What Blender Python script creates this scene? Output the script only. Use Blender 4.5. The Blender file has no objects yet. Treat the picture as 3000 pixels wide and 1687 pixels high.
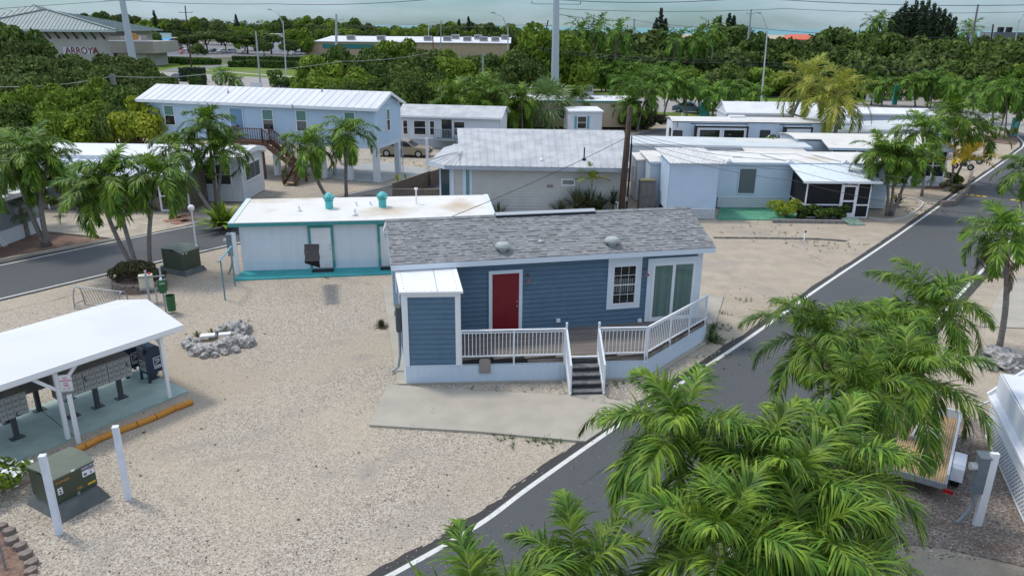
import bpy, math, random
import numpy as np
from mathutils import Vector, Matrix
R = math.radians
S = bpy.context.scene
C = S.collection
# ------------------------------------------------------------------ camera, sky, sun, exposure
FPX, PITCH, ROLL, HC = 2200.0, R(19.2), R(0.57), 11.0
cam = bpy.data.objects.new('camera', bpy.data.cameras.new('camera')); C.objects.link(cam); S.camera = cam
cam.location = (0, 0, HC)
cam.rotation_euler = (Matrix.Rotation(math.pi/2-PITCH, 3, 'X') @ Matrix.Rotation(ROLL, 3, 'Z')).to_euler()
cam.data.sensor_width = 36; cam.data.lens = FPX/3000*36
cam.data.clip_start = .1; cam.data.clip_end = 60000
S.render.resolution_x, S.render.resolution_y = 1024, 575
S.view_settings.view_transform = 'Standard'; S.view_settings.look = 'None'
S.view_settings.exposure = 0.39; S.view_settings.gamma = 1
SUN_EL, SUN_AZ = R(62), R(-62)      # azimuth measured from +Y towards +X
W = bpy.data.worlds.new("World"); S.world = W; W.use_nodes = True
def build_world():
    n = W.node_tree.nodes; l = W.node_tree.links; n.clear()
    out = n.new('ShaderNodeOutputWorld'); bg = n.new('ShaderNodeBackground'); bg.inputs[1].default_value = .125
    sky = n.new('ShaderNodeTexSky'); sky.sky_type = 'NISHITA'; sky.sun_disc = False
    sky.sun_elevation = SUN_EL; sky.sun_rotation = SUN_AZ; sky.air_density = 1.0; sky.dust_density = .6; sky.ozone_density = 3.0
    tc = n.new('ShaderNodeTexCoord'); mp = n.new('ShaderNodeMapping'); mp.inputs['Scale'].default_value = (1, 1, 4.5)
    ns = n.new('ShaderNodeTexNoise'); ns.inputs['Scale'].default_value = 3.2; ns.inputs['Detail'].default_value = 9; ns.inputs['Roughness'].default_value = .58
    cr = n.new('ShaderNodeValToRGB'); cr.color_ramp.elements[0].position = .44; cr.color_ramp.elements[1].position = .70
    mx = n.new('ShaderNodeMixRGB'); mx.inputs[2].default_value = (6.0, 6.7, 7.0, 1)
    ml = n.new('ShaderNodeMath'); ml.operation = 'MULTIPLY'; ml.inputs[1].default_value = .9
    tint = n.new('ShaderNodeMixRGB'); tint.blend_type = 'MULTIPLY'; tint.inputs[0].default_value = 1; tint.inputs[2].default_value = (.66, .86, 1.0, 1)
    l.new(tc.outputs['Generated'], mp.inputs['Vector']); l.new(mp.outputs[0], ns.inputs['Vector'])
    l.new(ns.outputs['Fac'], cr.inputs[0]); l.new(cr.outputs[0], ml.inputs[0]); l.new(ml.outputs[0], mx.inputs[0])
    l.new(sky.outputs[0], tint.inputs[1]); l.new(tint.outputs[0], mx.inputs[1]); 
    sx = n.new('ShaderNodeSeparateXYZ'); l.new(tc.outputs['Generated'], sx.inputs[0])       # thin bright overcast overhead, duller towards the horizon
    mr = n.new('ShaderNodeMapRange'); mr.interpolation_type = 'SMOOTHSTEP'; mr.inputs['From Min'].default_value = .02; mr.inputs['From Max'].default_value = .40; l.new(sx.outputs[2], mr.inputs['Value'])
    el = n.new('ShaderNodeMixRGB'); el.inputs[1].default_value = (.55, .60, .665, 1); el.inputs[2].default_value = (2.0, 1.66, 1.40, 1); l.new(mr.outputs[0], el.inputs[0])
    fin = n.new('ShaderNodeMixRGB'); fin.blend_type = 'MULTIPLY'; fin.inputs[0].default_value = 1; l.new(mx.outputs[0], fin.inputs[1]); l.new(el.outputs[0], fin.inputs[2])
    l.new(fin.outputs[0], bg.inputs[0]); l.new(bg.outputs[0], out.inputs[0])
build_world()
sun = bpy.data.objects.new('sun', bpy.data.lights.new('sun', 'SUN')); C.objects.link(sun)
sun.data.energy = 1.65; sun.data.angle = R(9); sun.data.color = (1, .93, .83)
_d = Vector((math.sin(SUN_AZ)*math.cos(SUN_EL), math.cos(SUN_AZ)*math.cos(SUN_EL), math.sin(SUN_EL)))
sun.rotation_euler = _d.to_track_quat('Z', 'Y').to_euler()
# ------------------------------------------------------------------ surveying helpers: photo pixel -> place on the ground, on a wall, on a level
def ray(px, py):
    x = (px-1500)/FPX; y = -(py-843.5)/FPX; c, s = math.cos(ROLL), math.sin(ROLL)
    a, b = c*x-s*y, s*x+c*y
    return (a, math.cos(PITCH)+b*math.sin(PITCH), -math.sin(PITCH)+b*math.cos(PITCH))
def G(px, py, z=0.):
    d = ray(px, py); t = (z-HC)/d[2]; return (d[0]*t, d[1]*t)
def AtY(px, py, Y):
    d = ray(px, py); t = Y/d[1]; return (d[0]*t, Y, HC+d[2]*t)
class Fr:
    """site frame of a building: u along its front, n into its depth"""
    def __init__(s, o, ang=None, to=None):
        s.o = o; s.a = R(ang) if ang is not None else math.atan2(to[1]-o[1], to[0]-o[0])
        s.u = (math.cos(s.a), math.sin(s.a)); s.n = (-s.u[1], s.u[0])
        s.L = math.hypot(to[0]-o[0], to[1]-o[1]) if to else 0
    def loc(s, p): v = (p[0]-s.o[0], p[1]-s.o[1]); return (v[0]*s.u[0]+v[1]*s.u[1], v[0]*s.n[0]+v[1]*s.n[1])
    def w(s, u, n, z=0): return (s.o[0]+u*s.u[0]+n*s.n[0], s.o[1]+u*s.u[1]+n*s.n[1], z)
    def top(s, px, py, z): return s.loc(G(px, py, z))
    def hit(s, px, py, n=0.):
        d = ray(px, py); dn = d[0]*s.n[0]+d[1]*s.n[1]; on = s.o[0]*s.n[0]+s.o[1]*s.n[1]+n; t = on/dn
        return (s.loc((d[0]*t, d[1]*t))[0], HC+d[2]*t)
    def hitu(s, px, py, u=0.):
        d = ray(px, py); dn = d[0]*s.u[0]+d[1]*s.u[1]; on = s.o[0]*s.u[0]+s.o[1]*s.u[1]+u; t = on/dn
        return (s.loc((d[0]*t, d[1]*t))[1], HC+d[2]*t)
# ------------------------------------------------------------------ materials
MATS = {}
def mat(name, col, rough=.7, col2=None, scale=2., lo=.35, hi=.65, detail=4, bump=0., bscale=None, bdist=.02, metal=0., spec=.4, stretch=(1, 1, 1), island=0., obj=0., trans=0., emit=None, alpha=None, vor=False, col3=None, s3=.3, lo3=.5, hi3=.7, coord='Object'):
    if name in MATS: return MATS[name]
    m = bpy.data.materials.new(name); m.use_nodes = True; n = m.node_tree.nodes; l = m.node_tree.links
    b = n['Principled BSDF']; b.inputs['Roughness'].default_value = rough; b.inputs['Metallic'].default_value = metal
    b.inputs['Specular IOR Level'].default_value = spec
    c = lambda v: (v[0], v[1], v[2], 1)
    cur = None
    tc = n.new('ShaderNodeTexCoord'); mp = n.new('ShaderNodeMapping'); mp.inputs['Scale'].default_value = stretch; l.new(tc.outputs[coord], mp.inputs[0])
    def noise(sc, lo_, hi_, det):
        t = n.new('ShaderNodeTexNoise'); t.inputs['Scale'].default_value = sc; t.inputs['Detail'].default_value = det; l.new(mp.outputs[0], t.inputs['Vector'])
        r = n.new('ShaderNodeValToRGB'); r.color_ramp.elements[0].position = lo_; r.color_ramp.elements[1].position = hi_; l.new(t.outputs['Fac'], r.inputs[0]); return r.outputs[0]
    def mix(fac, a, bcol, mode='MIX'):
        x = n.new('ShaderNodeMixRGB'); x.blend_type = mode
        if isinstance(fac, float): x.inputs[0].default_value = fac
        else: l.new(fac, x.inputs[0])
        if isinstance(a, tuple): x.inputs[1].default_value = c(a)
        else: l.new(a, x.inputs[1])
        if isinstance(bcol, tuple): x.inputs[2].default_value = c(bcol)
        else: l.new(bcol, x.inputs[2])
        return x.outputs[0]
    cur = tuple(col)
    if col2:
        if vor:
            v = n.new('ShaderNodeTexVoronoi'); v.inputs['Scale'].default_value = scale; l.new(mp.outputs[0], v.inputs['Vector'])
            sp = n.new('ShaderNodeSeparateXYZ'); l.new(v.outputs['Color'], sp.inputs[0])
            cur = mix(sp.outputs[0], cur, tuple(col2))
        else: cur = mix(noise(scale, lo, hi, detail), cur, tuple(col2))
    if col3: cur = mix(noise(s3, lo3, hi3, 5), cur, tuple(col3))
    if island or obj:
        mul = n.new('ShaderNodeMath'); mul.operation = 'MULTIPLY_ADD'
        if island: g = n.new('ShaderNodeNewGeometry'); l.new(g.outputs['Random Per Island'], mul.inputs[0]); k = island
        else: g = n.new('ShaderNodeObjectInfo'); l.new(g.outputs['Random'], mul.inputs[0]); k = obj
        mul.inputs[1].default_value = 2*k; mul.inputs[2].default_value = 1-k
        fac = mul.outputs[0]
        if island and obj:
            g2 = n.new('ShaderNodeObjectInfo'); m2 = n.new('ShaderNodeMath'); m2.operation = 'MULTIPLY_ADD'; l.new(g2.outputs['Random'], m2.inputs[0])
            m2.inputs[1].default_value = 2*obj; m2.inputs[2].default_value = 1-obj
            m3 = n.new('ShaderNodeMath'); m3.operation = 'MULTIPLY'; l.new(fac, m3.inputs[0]); l.new(m2.outputs[0], m3.inputs[1]); fac = m3.outputs[0]
        cb = n.new('ShaderNodeCombineXYZ')
        for i in range(3): l.new(fac, cb.inputs[i])
        x = n.new('ShaderNodeMixRGB'); x.blend_type = 'MULTIPLY'; x.inputs[0].default_value = 1
        if isinstance(cur, tuple): x.inputs[1].default_value = c(cur)
        else: l.new(cur, x.inputs[1])
        l.new(cb.outputs[0], x.inputs[2]); cur = x.outputs[0]
    if isinstance(cur, tuple): b.inputs['Base Color'].default_value = c(cur)
    else: l.new(cur, b.inputs['Base Color'])
    if bump:
        t = n.new('ShaderNodeTexNoise'); t.inputs['Scale'].default_value = bscale or scale*2; t.inputs['Detail'].default_value = 5; l.new(mp.outputs[0], t.inputs['Vector'])
        bp = n.new('ShaderNodeBump'); bp.inputs['Strength'].default_value = bump; bp.inputs['Distance'].default_value = bdist
        l.new(t.outputs['Fac'], bp.inputs['Height']); l.new(bp.outputs[0], b.inputs['Normal'])
    if trans:
        tr = n.new('ShaderNodeBsdfTranslucent'); ms = n.new('ShaderNodeMixShader'); ms.inputs[0].default_value = trans
        if isinstance(cur, tuple): tr.inputs[0].default_value = c(cur)
        else: l.new(cur, tr.inputs[0])
        l.new(b.outputs[0], ms.inputs[1]); l.new(tr.outputs[0], ms.inputs[2]); l.new(ms.outputs[0], n['Material Output'].inputs[0])
    if alpha is not None:   # see-through mesh screen or clear glass
        tr = n.new('ShaderNodeBsdfTransparent'); ms = n.new('ShaderNodeMixShader'); ms.inputs[0].default_value = alpha
        l.new(tr.outputs[0], ms.inputs[1]); l.new(b.outputs[0], ms.inputs[2]); l.new(ms.outputs[0], n['Material Output'].inputs[0])
    MATS[name] = m; return m
white = mat('white_paint', (.78, .79, .80), .5, col2=(.70, .71, .72), scale=1.3, bump=.03)
white_paint = white
white_trim = mat('white_trim', (.82, .83, .84), .45)
white_roof = mat('white_roof_coating', (.70, .69, .65), .6, col2=(.63, .61, .56), scale=.8, lo=.45, hi=.75, col3=(.50, .40, .28), s3=.33, lo3=.56, hi3=.74)
metal_roof = mat('white_metal_roof', (.66, .675, .69), .42, col2=(.57, .59, .61), scale=.7, metal=.0, spec=.5, stretch=(1, .3, 1))
old_metal_roof = mat('weathered_metal_roof', (.50, .51, .515), .5, col2=(.38, .395, .405), scale=1.1, lo=.4, hi=.62, detail=7, spec=.5)
blue_lap = mat('blue_siding', (0.109, 0.190, 0.269), .62, col2=(0.094, 0.167, 0.241), scale=3, bump=.05, bscale=40)
blue_trim = mat('blue_white_trim', (.72, .78, .84), .5)
shingle = mat('grey_shingle', (.275, .278, .283), .92, col2=(.20, .204, .21), scale=26, lo=.3, hi=.7, island=.20, bump=.3, bscale=120, bdist=.004, spec=.15)
glass_dark = mat('dark_window_glass', (.015, .02, .022), .06, spec=.9)
glass_clear = mat('clear_window_glass', (.02, .03, .03), .03, spec=1, alpha=.22)
curtain = mat('pale_green_curtain', (.42, .62, .54), .85, col2=(.28, .46, .40), scale=9, stretch=(1, 1, .02))
shade_green = mat('green_window_shade', (.10, .22, .18), .4, spec=.7)
red_door = mat('red_door_paint', (.22, .010, .020), .38, col2=(.19, .010, .018), scale=4)
brass = mat('brushed_metal', (.45, .40, .33), .35, metal=.9)
steel = mat('galvanised_steel', (.36, .38, .40), .45, metal=.35, col2=(.28, .30, .32), scale=5)
deck_wood = mat('weathered_deck_board', (.23, .20, .175), .85, col2=(.14, .125, .11), scale=5, lo=.3, hi=.7, stretch=(.15, 2, 1), island=.12, bump=.1)
gap_shade = mat('riser_gap_shade', (.045, .048, .05), .8, col2=(.07, .07, .07), scale=6)
tread = mat('worn_grey_tread', (.20, .20, .20), .8, col2=(.12, .12, .12), scale=8)
brown_wood = mat('brown_stained_wood', (.16, .085, .05), .75, col2=(.10, .055, .035), scale=6, island=.15)
grey_wood = mat('grey_weathered_wood', (.22, .18, .145), .9, col2=(.12, .10, .085), scale=7, stretch=(2, 2, .3), island=.2)
teal = mat('teal_paint', (.055, .30, .29), .5, col2=(.045, .26, .25), scale=3)
teal_slab = mat('teal_floor_paint', (.045, .36, .37), .55, col2=(.035, .30, .31), scale=1.5, bump=.05)
teal_pipe = mat('teal_steel_pipe', (.10, .25, .28), .45)
mint_slab = mat('mint_painted_concrete', (.36, .47, .43), .7, col2=(.30, .40, .37), scale=2.5, bump=.05)
concrete = mat('pale_concrete', (0.416, 0.385, 0.321), .85, col2=(0.343, 0.320, 0.265), scale=1.1, lo=.35, hi=.7, detail=8, col3=(.27, .25, .22), s3=2.3, lo3=.66, hi3=.8, bump=.12, bscale=60, bdist=.005)
old_concrete = mat('grey_concrete', (.26, .26, .25), .9, col2=(.19, .19, .18), scale=2, detail=8, bump=.1)
pad_concrete = mat('moulded_pad', (.135, .15, .145), .85, col2=(.10, .115, .11), scale=3)
box_green = mat('olive_green_steel', (.055, .07, .045), .42, col2=(.06, .078, .052), scale=4)
box_top = mat('pale_olive_steel', (.13, .155, .115), .5, col2=(.11, .135, .10), scale=3)  # lid colour, paler than the cabinet sides
black = mat('black_rubber', (.012, .012, .013), .8)
dark = mat('dark_interior', (.018, .02, .022), .9)
screen = mat('insect_screen', (.012, .013, .016), .7, alpha=.82)
grey_lap = mat('grey_siding', (.50, .50, .48), .7, col2=(.45, .455, .44), scale=1.5)
light_blue_lap = mat('light_blue_siding', (.50, .63, .75), .6, col2=(.47, .60, .72), scale=1)
pale_lap = mat('pale_blue_white_siding', (.60, .70, .80), .55, col2=(.56, .66, .76), scale=1)
white_lap = mat('white_siding', (.68, .72, .76), .55, col2=(.63, .67, .71), scale=1.2)
tan_wall = mat('tan_stucco', (.52, .40, .25), .85, col2=(.47, .36, .22), scale=1)
cream = mat('cream_stucco', (.50, .47, .42), .85, col2=(.45, .42, .38), scale=.5)
seam_grey = mat('grey_green_metal_roof', (.24, .29, .28), .45, col2=(.20, .25, .24), scale=.3)
red_tile = mat('red_roof_paint', (.60, .13, .07), .7)
blue_canopy = mat('bright_blue_canopy', (.05, .32, .60), .5)
trunk_grey = mat('palm_trunk', (.27, .245, .215), .9, col2=(.16, .145, .125), scale=9, stretch=(.6, .6, 3), bump=.35, bscale=14)
bark = mat('brown_bark', (.12, .09, .07), .95, col2=(.07, .055, .045), scale=8, bump=.4)
pole_wood = mat('tarred_pole_wood', (.050, .035, .028), .9, col2=(.09, .065, .05), scale=9, stretch=(2, 2, .2), bump=.3)
pole_grey = mat('grey_pole', (.42, .45, .48), .6, col2=(.36, .39, .42), scale=1)
crownshaft = mat('palm_crownshaft', (.17, .26, .08), .5, col2=(.24, .28, .10), scale=4)
leaf_palm = mat('palm_leaflets', (.072, .160, .018), .48, col2=(.215, .315, .030), scale=2.5, lo=.38, hi=.72, island=.5, obj=.12, trans=.22, spec=.22)
leaf_palm_far = mat('palm_fronds', (0.090, 0.186, 0.031), .6, col2=(0.147, 0.254, 0.038), scale=2, island=.35, obj=.16, trans=.18, spec=.08)
leaf_coco = mat('coconut_fronds', (.20, .27, .035), .6, col2=(.40, .38, .06), scale=1.2, island=.3, trans=.25, spec=.3)
leaf_yellow = mat('yellow_fronds', (.68, .46, .035), .55, col2=(.52, .42, .04), scale=2, island=.25, trans=.25)
leaf_dry = mat('dead_palm_leaf', (.13, .085, .055), .9, col2=(.20, .14, .09), scale=4, island=.25)
leaf_fan = mat('fan_palm_leaf', (.12, .21, .06), .5, col2=(.20, .29, .09), scale=2, island=.25, trans=.2)
leaf_a = mat('dark_green_leaves', (.062, .108, .026), .8, col2=(.125, .175, .040), scale=.7, island=.38, obj=.22, trans=.18, spec=.08)
leaf_b = mat('olive_green_leaves', (.082, .118, .036), .8, col2=(.130, .168, .046), scale=.6, island=.35, obj=.2, trans=.15, spec=.08)
leaf_c = mat('fresh_green_leaves', (0.112, 0.191, 0.028), .6, col2=(0.214, 0.293, 0.034), scale=.6, island=.35, obj=.1, trans=.2, spec=.08)
leaf_d = mat('yellow_green_leaves', (.20, .27, .022), .6, col2=(.34, .38, .03), scale=1, island=.3, trans=.2, spec=.25)
leaf_hedge = mat('hedge_leaves', (0.049, 0.105, 0.020), .65, col2=(0.084, 0.154, 0.022), scale=1.2, island=.35, trans=.12, spec=.2)
leaf_brown = mat('brown_green_shrub', (.060, .062, .022), .8, col2=(.09, .085, .03), scale=2, island=.35, trans=.1)
petal = mat('white_petals', (.85, .86, .84), .6)
grass_m = mat('mown_grass', (0.100, 0.163, 0.025), .95, col2=(0.150, 0.213, 0.037), scale=.25, col3=(.15, .15, .06), s3=.08, lo3=.6, hi3=.8, detail=8, spec=.1)
mulch = mat('red_brown_mulch', (.13, .070, .050), .95, col2=(.21, .14, .11), scale=14, lo=.35, hi=.6, detail=6, bump=.5, bscale=20, bdist=.03, col3=(.30, .22, .15), s3=.6, lo3=.55, hi3=.8)
litter = mat('leaf_litter_soil', (.16, .12, .105), .95, col2=(.33, .30, .26), scale=16, lo=.42, hi=.62, detail=6, bump=.5, bscale=20, bdist=.03, col3=(.12, .085, .06), s3=.9, lo3=.5, hi3=.75)
coral = mat('coral_rock', (.44, .425, .40), .95, col2=(.20, .195, .19), scale=7, lo=.42, hi=.6, detail=8, bump=.7, bscale=9, bdist=.05, island=.15)
block = mat('retaining_block', (.24, .20, .175), .95, col2=(.17, .14, .125), scale=10, island=.15, bump=.4)
orange = mat('orange_paint', (.56, .25, .035), .55, col2=(.50, .21, .03), scale=5)
postal_blue = mat('postal_blue', (.018, .035, .075), .4)
mailbox_m = mat('mailbox_door_metal', (.38, .39, .38), .45, col2=(.34, .35, .34), scale=2)
mailbox_body = mat('mailbox_body', (.15, .14, .125), .6, col2=(.18, .17, .155), scale=6)
mark_white = mat('white_road_paint', (.66, .66, .62), .7, col2=(.56, .56, .53), scale=6, lo=.4, hi=.7)
yellow = mat('yellow_paint', (.60, .42, .03), .6)
lattice_m = mat('white_lattice', (.70, .74, .77), .6)
asphalt = mat('road_asphalt', (.074, .079, .083), .9, col2=(.100, .105, .109), scale=60, lo=.35, hi=.7, detail=3, col3=(.115, .113, .115), s3=.22, lo3=.55, hi3=.8, bump=.25, bscale=90, bdist=.004)
asphalt_old = mat('road_edge_asphalt', (.042, .042, .044), .95, col2=(.065, .063, .06), scale=40, bump=.4, bscale=60, bdist=.008)
highway_m = mat('pale_highway_asphalt', (.33, .31, .285), .9, col2=(.29, .27, .25), scale=.3)
lot_m = mat('parking_lot_asphalt', (.20, .20, .20), .9, col2=(.16, .16, .16), scale=.3)
def ground_mat():
    m = bpy.data.materials.new('crushed_coral_gravel'); m.use_nodes = True; n = m.node_tree.nodes; l = m.node_tree.links; b = n['Principled BSDF']
    b.inputs['Roughness'].default_value = .95; b.inputs['Specular IOR Level'].default_value = .15
    tc = n.new('ShaderNodeTexCoord')
    def V(sc): v = n.new('ShaderNodeTexVoronoi'); v.inputs['Scale'].default_value = sc; l.new(tc.outputs['Object'], v.inputs['Vector']); return v
    def N(sc, d, lo, hi, dist=0.):
        t = n.new('ShaderNodeTexNoise'); t.inputs['Scale'].default_value = sc; t.inputs['Detail'].default_value = d; t.inputs['Distortion'].default_value = dist; l.new(tc.outputs['Object'], t.inputs['Vector'])
        r = n.new('ShaderNodeValToRGB'); r.color_ramp.elements[0].position = lo; r.color_ramp.elements[1].position = hi; l.new(t.outputs['Fac'], r.inputs[0]); return r.outputs[0]
    def M(f, a, c2, mode='MIX'):
        x = n.new('ShaderNodeMixRGB'); x.blend_type = mode
        if isinstance(f, float): x.inputs[0].default_value = f
        else: l.new(f, x.inputs[0])
        for i, v in ((1, a), (2, c2)):
            if isinstance(v, tuple): x.inputs[i].default_value = v+(1,)
            else: l.new(v, x.inputs[i])
        return x.outputs[0]
    v1 = V(30); v2 = V(7)
    sp = n.new('ShaderNodeSeparateXYZ'); l.new(v1.outputs['Color'], sp.inputs[0])
    r1 = n.new('ShaderNodeValToRGB'); e = r1.color_ramp.elements; e[0].position = 0; e[0].color = (.23, .193, .155, 1); e[1].position = 1; e[1].color = (.61, .548, .455, 1)
    x = e.new(.35); x.color = (.39, .345, .285, 1); l.new(sp.outputs[0], r1.inputs[0])
    sand = M(N(90, 4, .3, .7), (.48, .41, .305), (.57, .49, .37))
    c = M(N(.16, 6, .47, .80, .6), r1.outputs[0], sand)               # sandy, driven-over patches
    sx = n.new('ShaderNodeSeparateXYZ'); l.new(tc.outputs['Object'], sx.inputs[0])      # the yard to the right is packed sand
    mr = n.new('ShaderNodeMapRange'); mr.interpolation_type = 'SMOOTHSTEP'; mr.inputs['From Min'].default_value = 4; mr.inputs['From Max'].default_value = 9; mr.inputs['To Max'].default_value = .8
    wob = n.new('ShaderNodeTexNoise'); wob.inputs['Scale'].default_value = .5; l.new(tc.outputs['Object'], wob.inputs['Vector']); ad = n.new('ShaderNodeMath'); ad.operation = 'MULTIPLY_ADD'; ad.inputs[1].default_value = 9; l.new(wob.outputs['Fac'], ad.inputs[0])
    sb = n.new('ShaderNodeMath'); sb.operation = 'SUBTRACT'; l.new(sx.outputs[0], sb.inputs[0]); sb.inputs[1].default_value = 4.5; l.new(sb.outputs[0], ad.inputs[2]); l.new(ad.outputs[0], mr.inputs['Value'])
    c = M(mr.outputs[0], c, M(N(1.1, 8, .35, .72), (.50, .43, .335), (.375, .32, .245)))
    c = M(N(.11, 5, .50, .74), c, (.42, .355, .275)); c = M(N(.35, 7, .56, .72, 1.), c, (.36, .325, .28))                    # tan soil showing through
    c = M(N(1.3, 7, .64, .80), c, (.30, .23, .205))                    # dirt
    grit = n.new('ShaderNodeValToRGB'); grit.color_ramp.elements[0].position = .28; grit.color_ramp.elements[0].color = (.55, .54, .52, 1); grit.color_ramp.elements[1].position = .5
    t = n.new('ShaderNodeTexNoise'); t.inputs['Scale'].default_value = 17; t.inputs['Detail'].default_value = 8; t.inputs['Roughness'].default_value = .85; l.new(tc.outputs['Object'], t.inputs['Vector']); l.new(t.outputs['Fac'], grit.inputs[0])
    c = M(.8, c, grit.outputs[0], 'MULTIPLY')
    l.new(c, b.inputs['Base Color'])
    bp = n.new('ShaderNodeBump'); bp.inputs['Strength'].default_value = .8; bp.inputs['Distance'].default_value = .03
    l.new(v1.outputs['Distance'], bp.inputs['Height']); l.new(bp.outputs[0], b.inputs['Normal'])
    return m
gravel = ground_mat()
# ------------------------------------------------------------------ mesh builder
class MB:
    def __init__(s): s.v = []; s.f = []; s.m = []
    def add(s, vs, fs, mi=0):
        k = len(s.v); s.v += [tuple(p) for p in vs]; s.f += [tuple(k+i for i in f) for f in fs]; s.m += [mi]*len(fs); return s
    def box(s, x0, x1, y0, y1, z0, z1, mi=0):
        if x0 > x1: x0, x1 = x1, x0
        if y0 > y1: y0, y1 = y1, y0
        if z0 > z1: z0, z1 = z1, z0
        return s.add([(x0, y0, z0), (x1, y0, z0), (x1, y1, z0), (x0, y1, z0), (x0, y0, z1), (x1, y0, z1), (x1, y1, z1), (x0, y1, z1)],
                     [(0, 3, 2, 1), (4, 5, 6, 7), (0, 1, 5, 4), (1, 2, 6, 5), (2, 3, 7, 6), (3, 0, 4, 7)], mi)
    def quad(s, a, b, c, d, mi=0): return s.add([a, b, c, d], [(0, 1, 2, 3)], mi)
    def prism(s, poly, z0, z1, mi=0):      # poly: ccw xy list
        n = len(poly); vs = [(p[0], p[1], z0 if not callable(z0) else z0(p)) for p in poly]+[(p[0], p[1], z1 if not callable(z1) else z1(p)) for p in poly]
        return s.add(vs, [tuple(range(n-1, -1, -1)), tuple(range(n, 2*n))]+[(i, (i+1) % n, n+(i+1) % n, n+i) for i in range(n)], mi)
    def slab(s, pts, t, mi=0):             # pts: top ccw 3d points, extruded straight down by t
        n = len(pts); vs = [tuple(p) for p in pts]+[(p[0], p[1], p[2]-t) for p in pts]
        return s.add(vs, [tuple(range(n)), tuple(range(2*n-1, n-1, -1))]+[((i+1) % n, i, n+i, n+(i+1) % n) for i in range(n)], mi)
    def bar(s, p, q, w, h=None, mi=0, up=(0, 0, 1)):
        h = w if h is None else h; p = Vector(p); q = Vector(q); d = (q-p)
        if d.length < 1e-6: return s
        d.normalize(); up = Vector(up)
        if abs(d.dot(up)) > .98: up = Vector((0, 1, 0))
        x = d.cross(up).normalized(); y = x.cross(d).normalized(); x *= w/2; y *= h/2
        vs = [p-x-y, p+x-y, p+x+y, p-x+y, q-x-y, q+x-y, q+x+y, q-x+y]
        return s.add(vs, [(0, 1, 2, 3), (7, 6, 5, 4), (0, 4, 5, 1), (1, 5, 6, 2), (2, 6, 7, 3), (3, 7, 4, 0)], mi)
    def tube(s, pts, r, n=8, mi=0, cap=True):
        pts = [Vector(p) for p in pts]; k = len(pts); rs = r if isinstance(r, (list, tuple)) else [r]*k
        vs = []; prev = None
        for i, p in enumerate(pts):
            d = (pts[min(i+1, k-1)]-pts[max(i-1, 0)])
            d = d.normalized() if d.length > 1e-9 else Vector((0, 0, 1))
            if prev is None: a = Vector((0, 0, 1)) if abs(d.z) < .9 else Vector((1, 0, 0))
            else: a = prev
            x = (a-d*a.dot(d)).normalized(); prev = x; y = d.cross(x)
            for j in range(n):
                t = 2*math.pi*j/n; vs.append(p+(x*math.cos(t)+y*math.sin(t))*rs[i])
        fs = [(i*n+j, i*n+(j+1) % n, (i+1)*n+(j+1) % n, (i+1)*n+j) for i in range(k-1) for j in range(n)]
        if cap: fs += [tuple(range(n-1, -1, -1)), tuple(range((k-1)*n, k*n))]
        return s.add(vs, fs, mi)
    def lathe(s, prof, c=(0, 0, 0), n=20, mi=0):
        vs = []; k = len(prof)
        for r, z in prof:
            for j in range(n): t = 2*math.pi*j/n; vs.append((c[0]+r*math.cos(t), c[1]+r*math.sin(t), c[2]+z))
        fs = [(i*n+j, i*n+(j+1) % n, (i+1)*n+(j+1) % n, (i+1)*n+j) for i in range(k-1) for j in range(n)]+[tuple(range(n-1, -1, -1)), tuple(range((k-1)*n, k*n))]
        return s.add(vs, fs, mi)
    def mesh(s, name, mats, smooth=False):
        me = bpy.data.meshes.new(name); me.from_pydata(s.v, [], s.f)
        for m in (mats if isinstance(mats, (list, tuple)) else [mats]): me.materials.append(m)
        if any(s.m): me.polygons.foreach_set('material_index', s.m)
        if smooth: me.polygons.foreach_set('use_smooth', [True]*len(s.f))
        me.update(); return me
    def build(s, name, mats, parent=None, smooth=False, **kw):
        o = bpy.data.objects.new(name, s.mesh(name, mats, smooth)); C.objects.link(o)
        if parent: o.parent = parent
        for k, v in kw.items(): o[k] = v
        return o
def build_each(mb, name, mats, parent, rng=None):
    """the same shapes, but every piece that does not touch another becomes an object of its own"""
    seen = list(range(len(mb.f))); box = []
    for f in mb.f: P = [mb.v[i] for i in f]; box.append(([min(p[k] for p in P)-.004 for k in range(3)], [max(p[k] for p in P)+.004 for k in range(3)]))
    def find(i):
        while seen[i] != i: seen[i] = seen[seen[i]]; i = seen[i]
        return i
    for i in range(len(mb.f)):
        for j in range(i+1, len(mb.f)):
            if find(i) != find(j) and all(box[i][0][k] <= box[j][1][k] and box[j][0][k] <= box[i][1][k] for k in range(3)): seen[find(i)] = find(j)
    out = []
    for r in sorted(set(find(i) for i in range(len(mb.f)))):
        g = MB()
        for i, f in enumerate(mb.f):
            if find(i) == r: g.add([mb.v[k] for k in f], [tuple(range(len(f)))], mb.m[i])
        out.append(g.build(name, mats, parent))
    return out
def tag(o, label=None, category=None, group=None, kind=None):
    for k, v in (('label', label), ('category', category), ('group', group), ('kind', kind)):
        if v: o[k] = v
    return o
def thing(name, label, category, loc=(0, 0, 0), rz=0., group=None):
    o = bpy.data.objects.new(name, None); C.objects.link(o); o.empty_display_size = .3
    o.location = (loc[0], loc[1], loc[2] if len(loc) > 2 else 0); o.rotation_euler = (0, 0, rz)
    return tag(o, label, category, group)
def one(mb, name, mats, label, category, loc=(0, 0, 0), rz=0., group=None, smooth=False):
    o = mb.build(name, mats, None, smooth); o.location = (loc[0], loc[1], loc[2] if len(loc) > 2 else 0); o.rotation_euler = (0, 0, rz); return tag(o, label, category, group)
def copy_tree(o, parent=None):
    kids = list(o.children); c = o.copy(); C.objects.link(c); c.parent = parent
    for k in kids: copy_tree(k, c)
    return c
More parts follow.
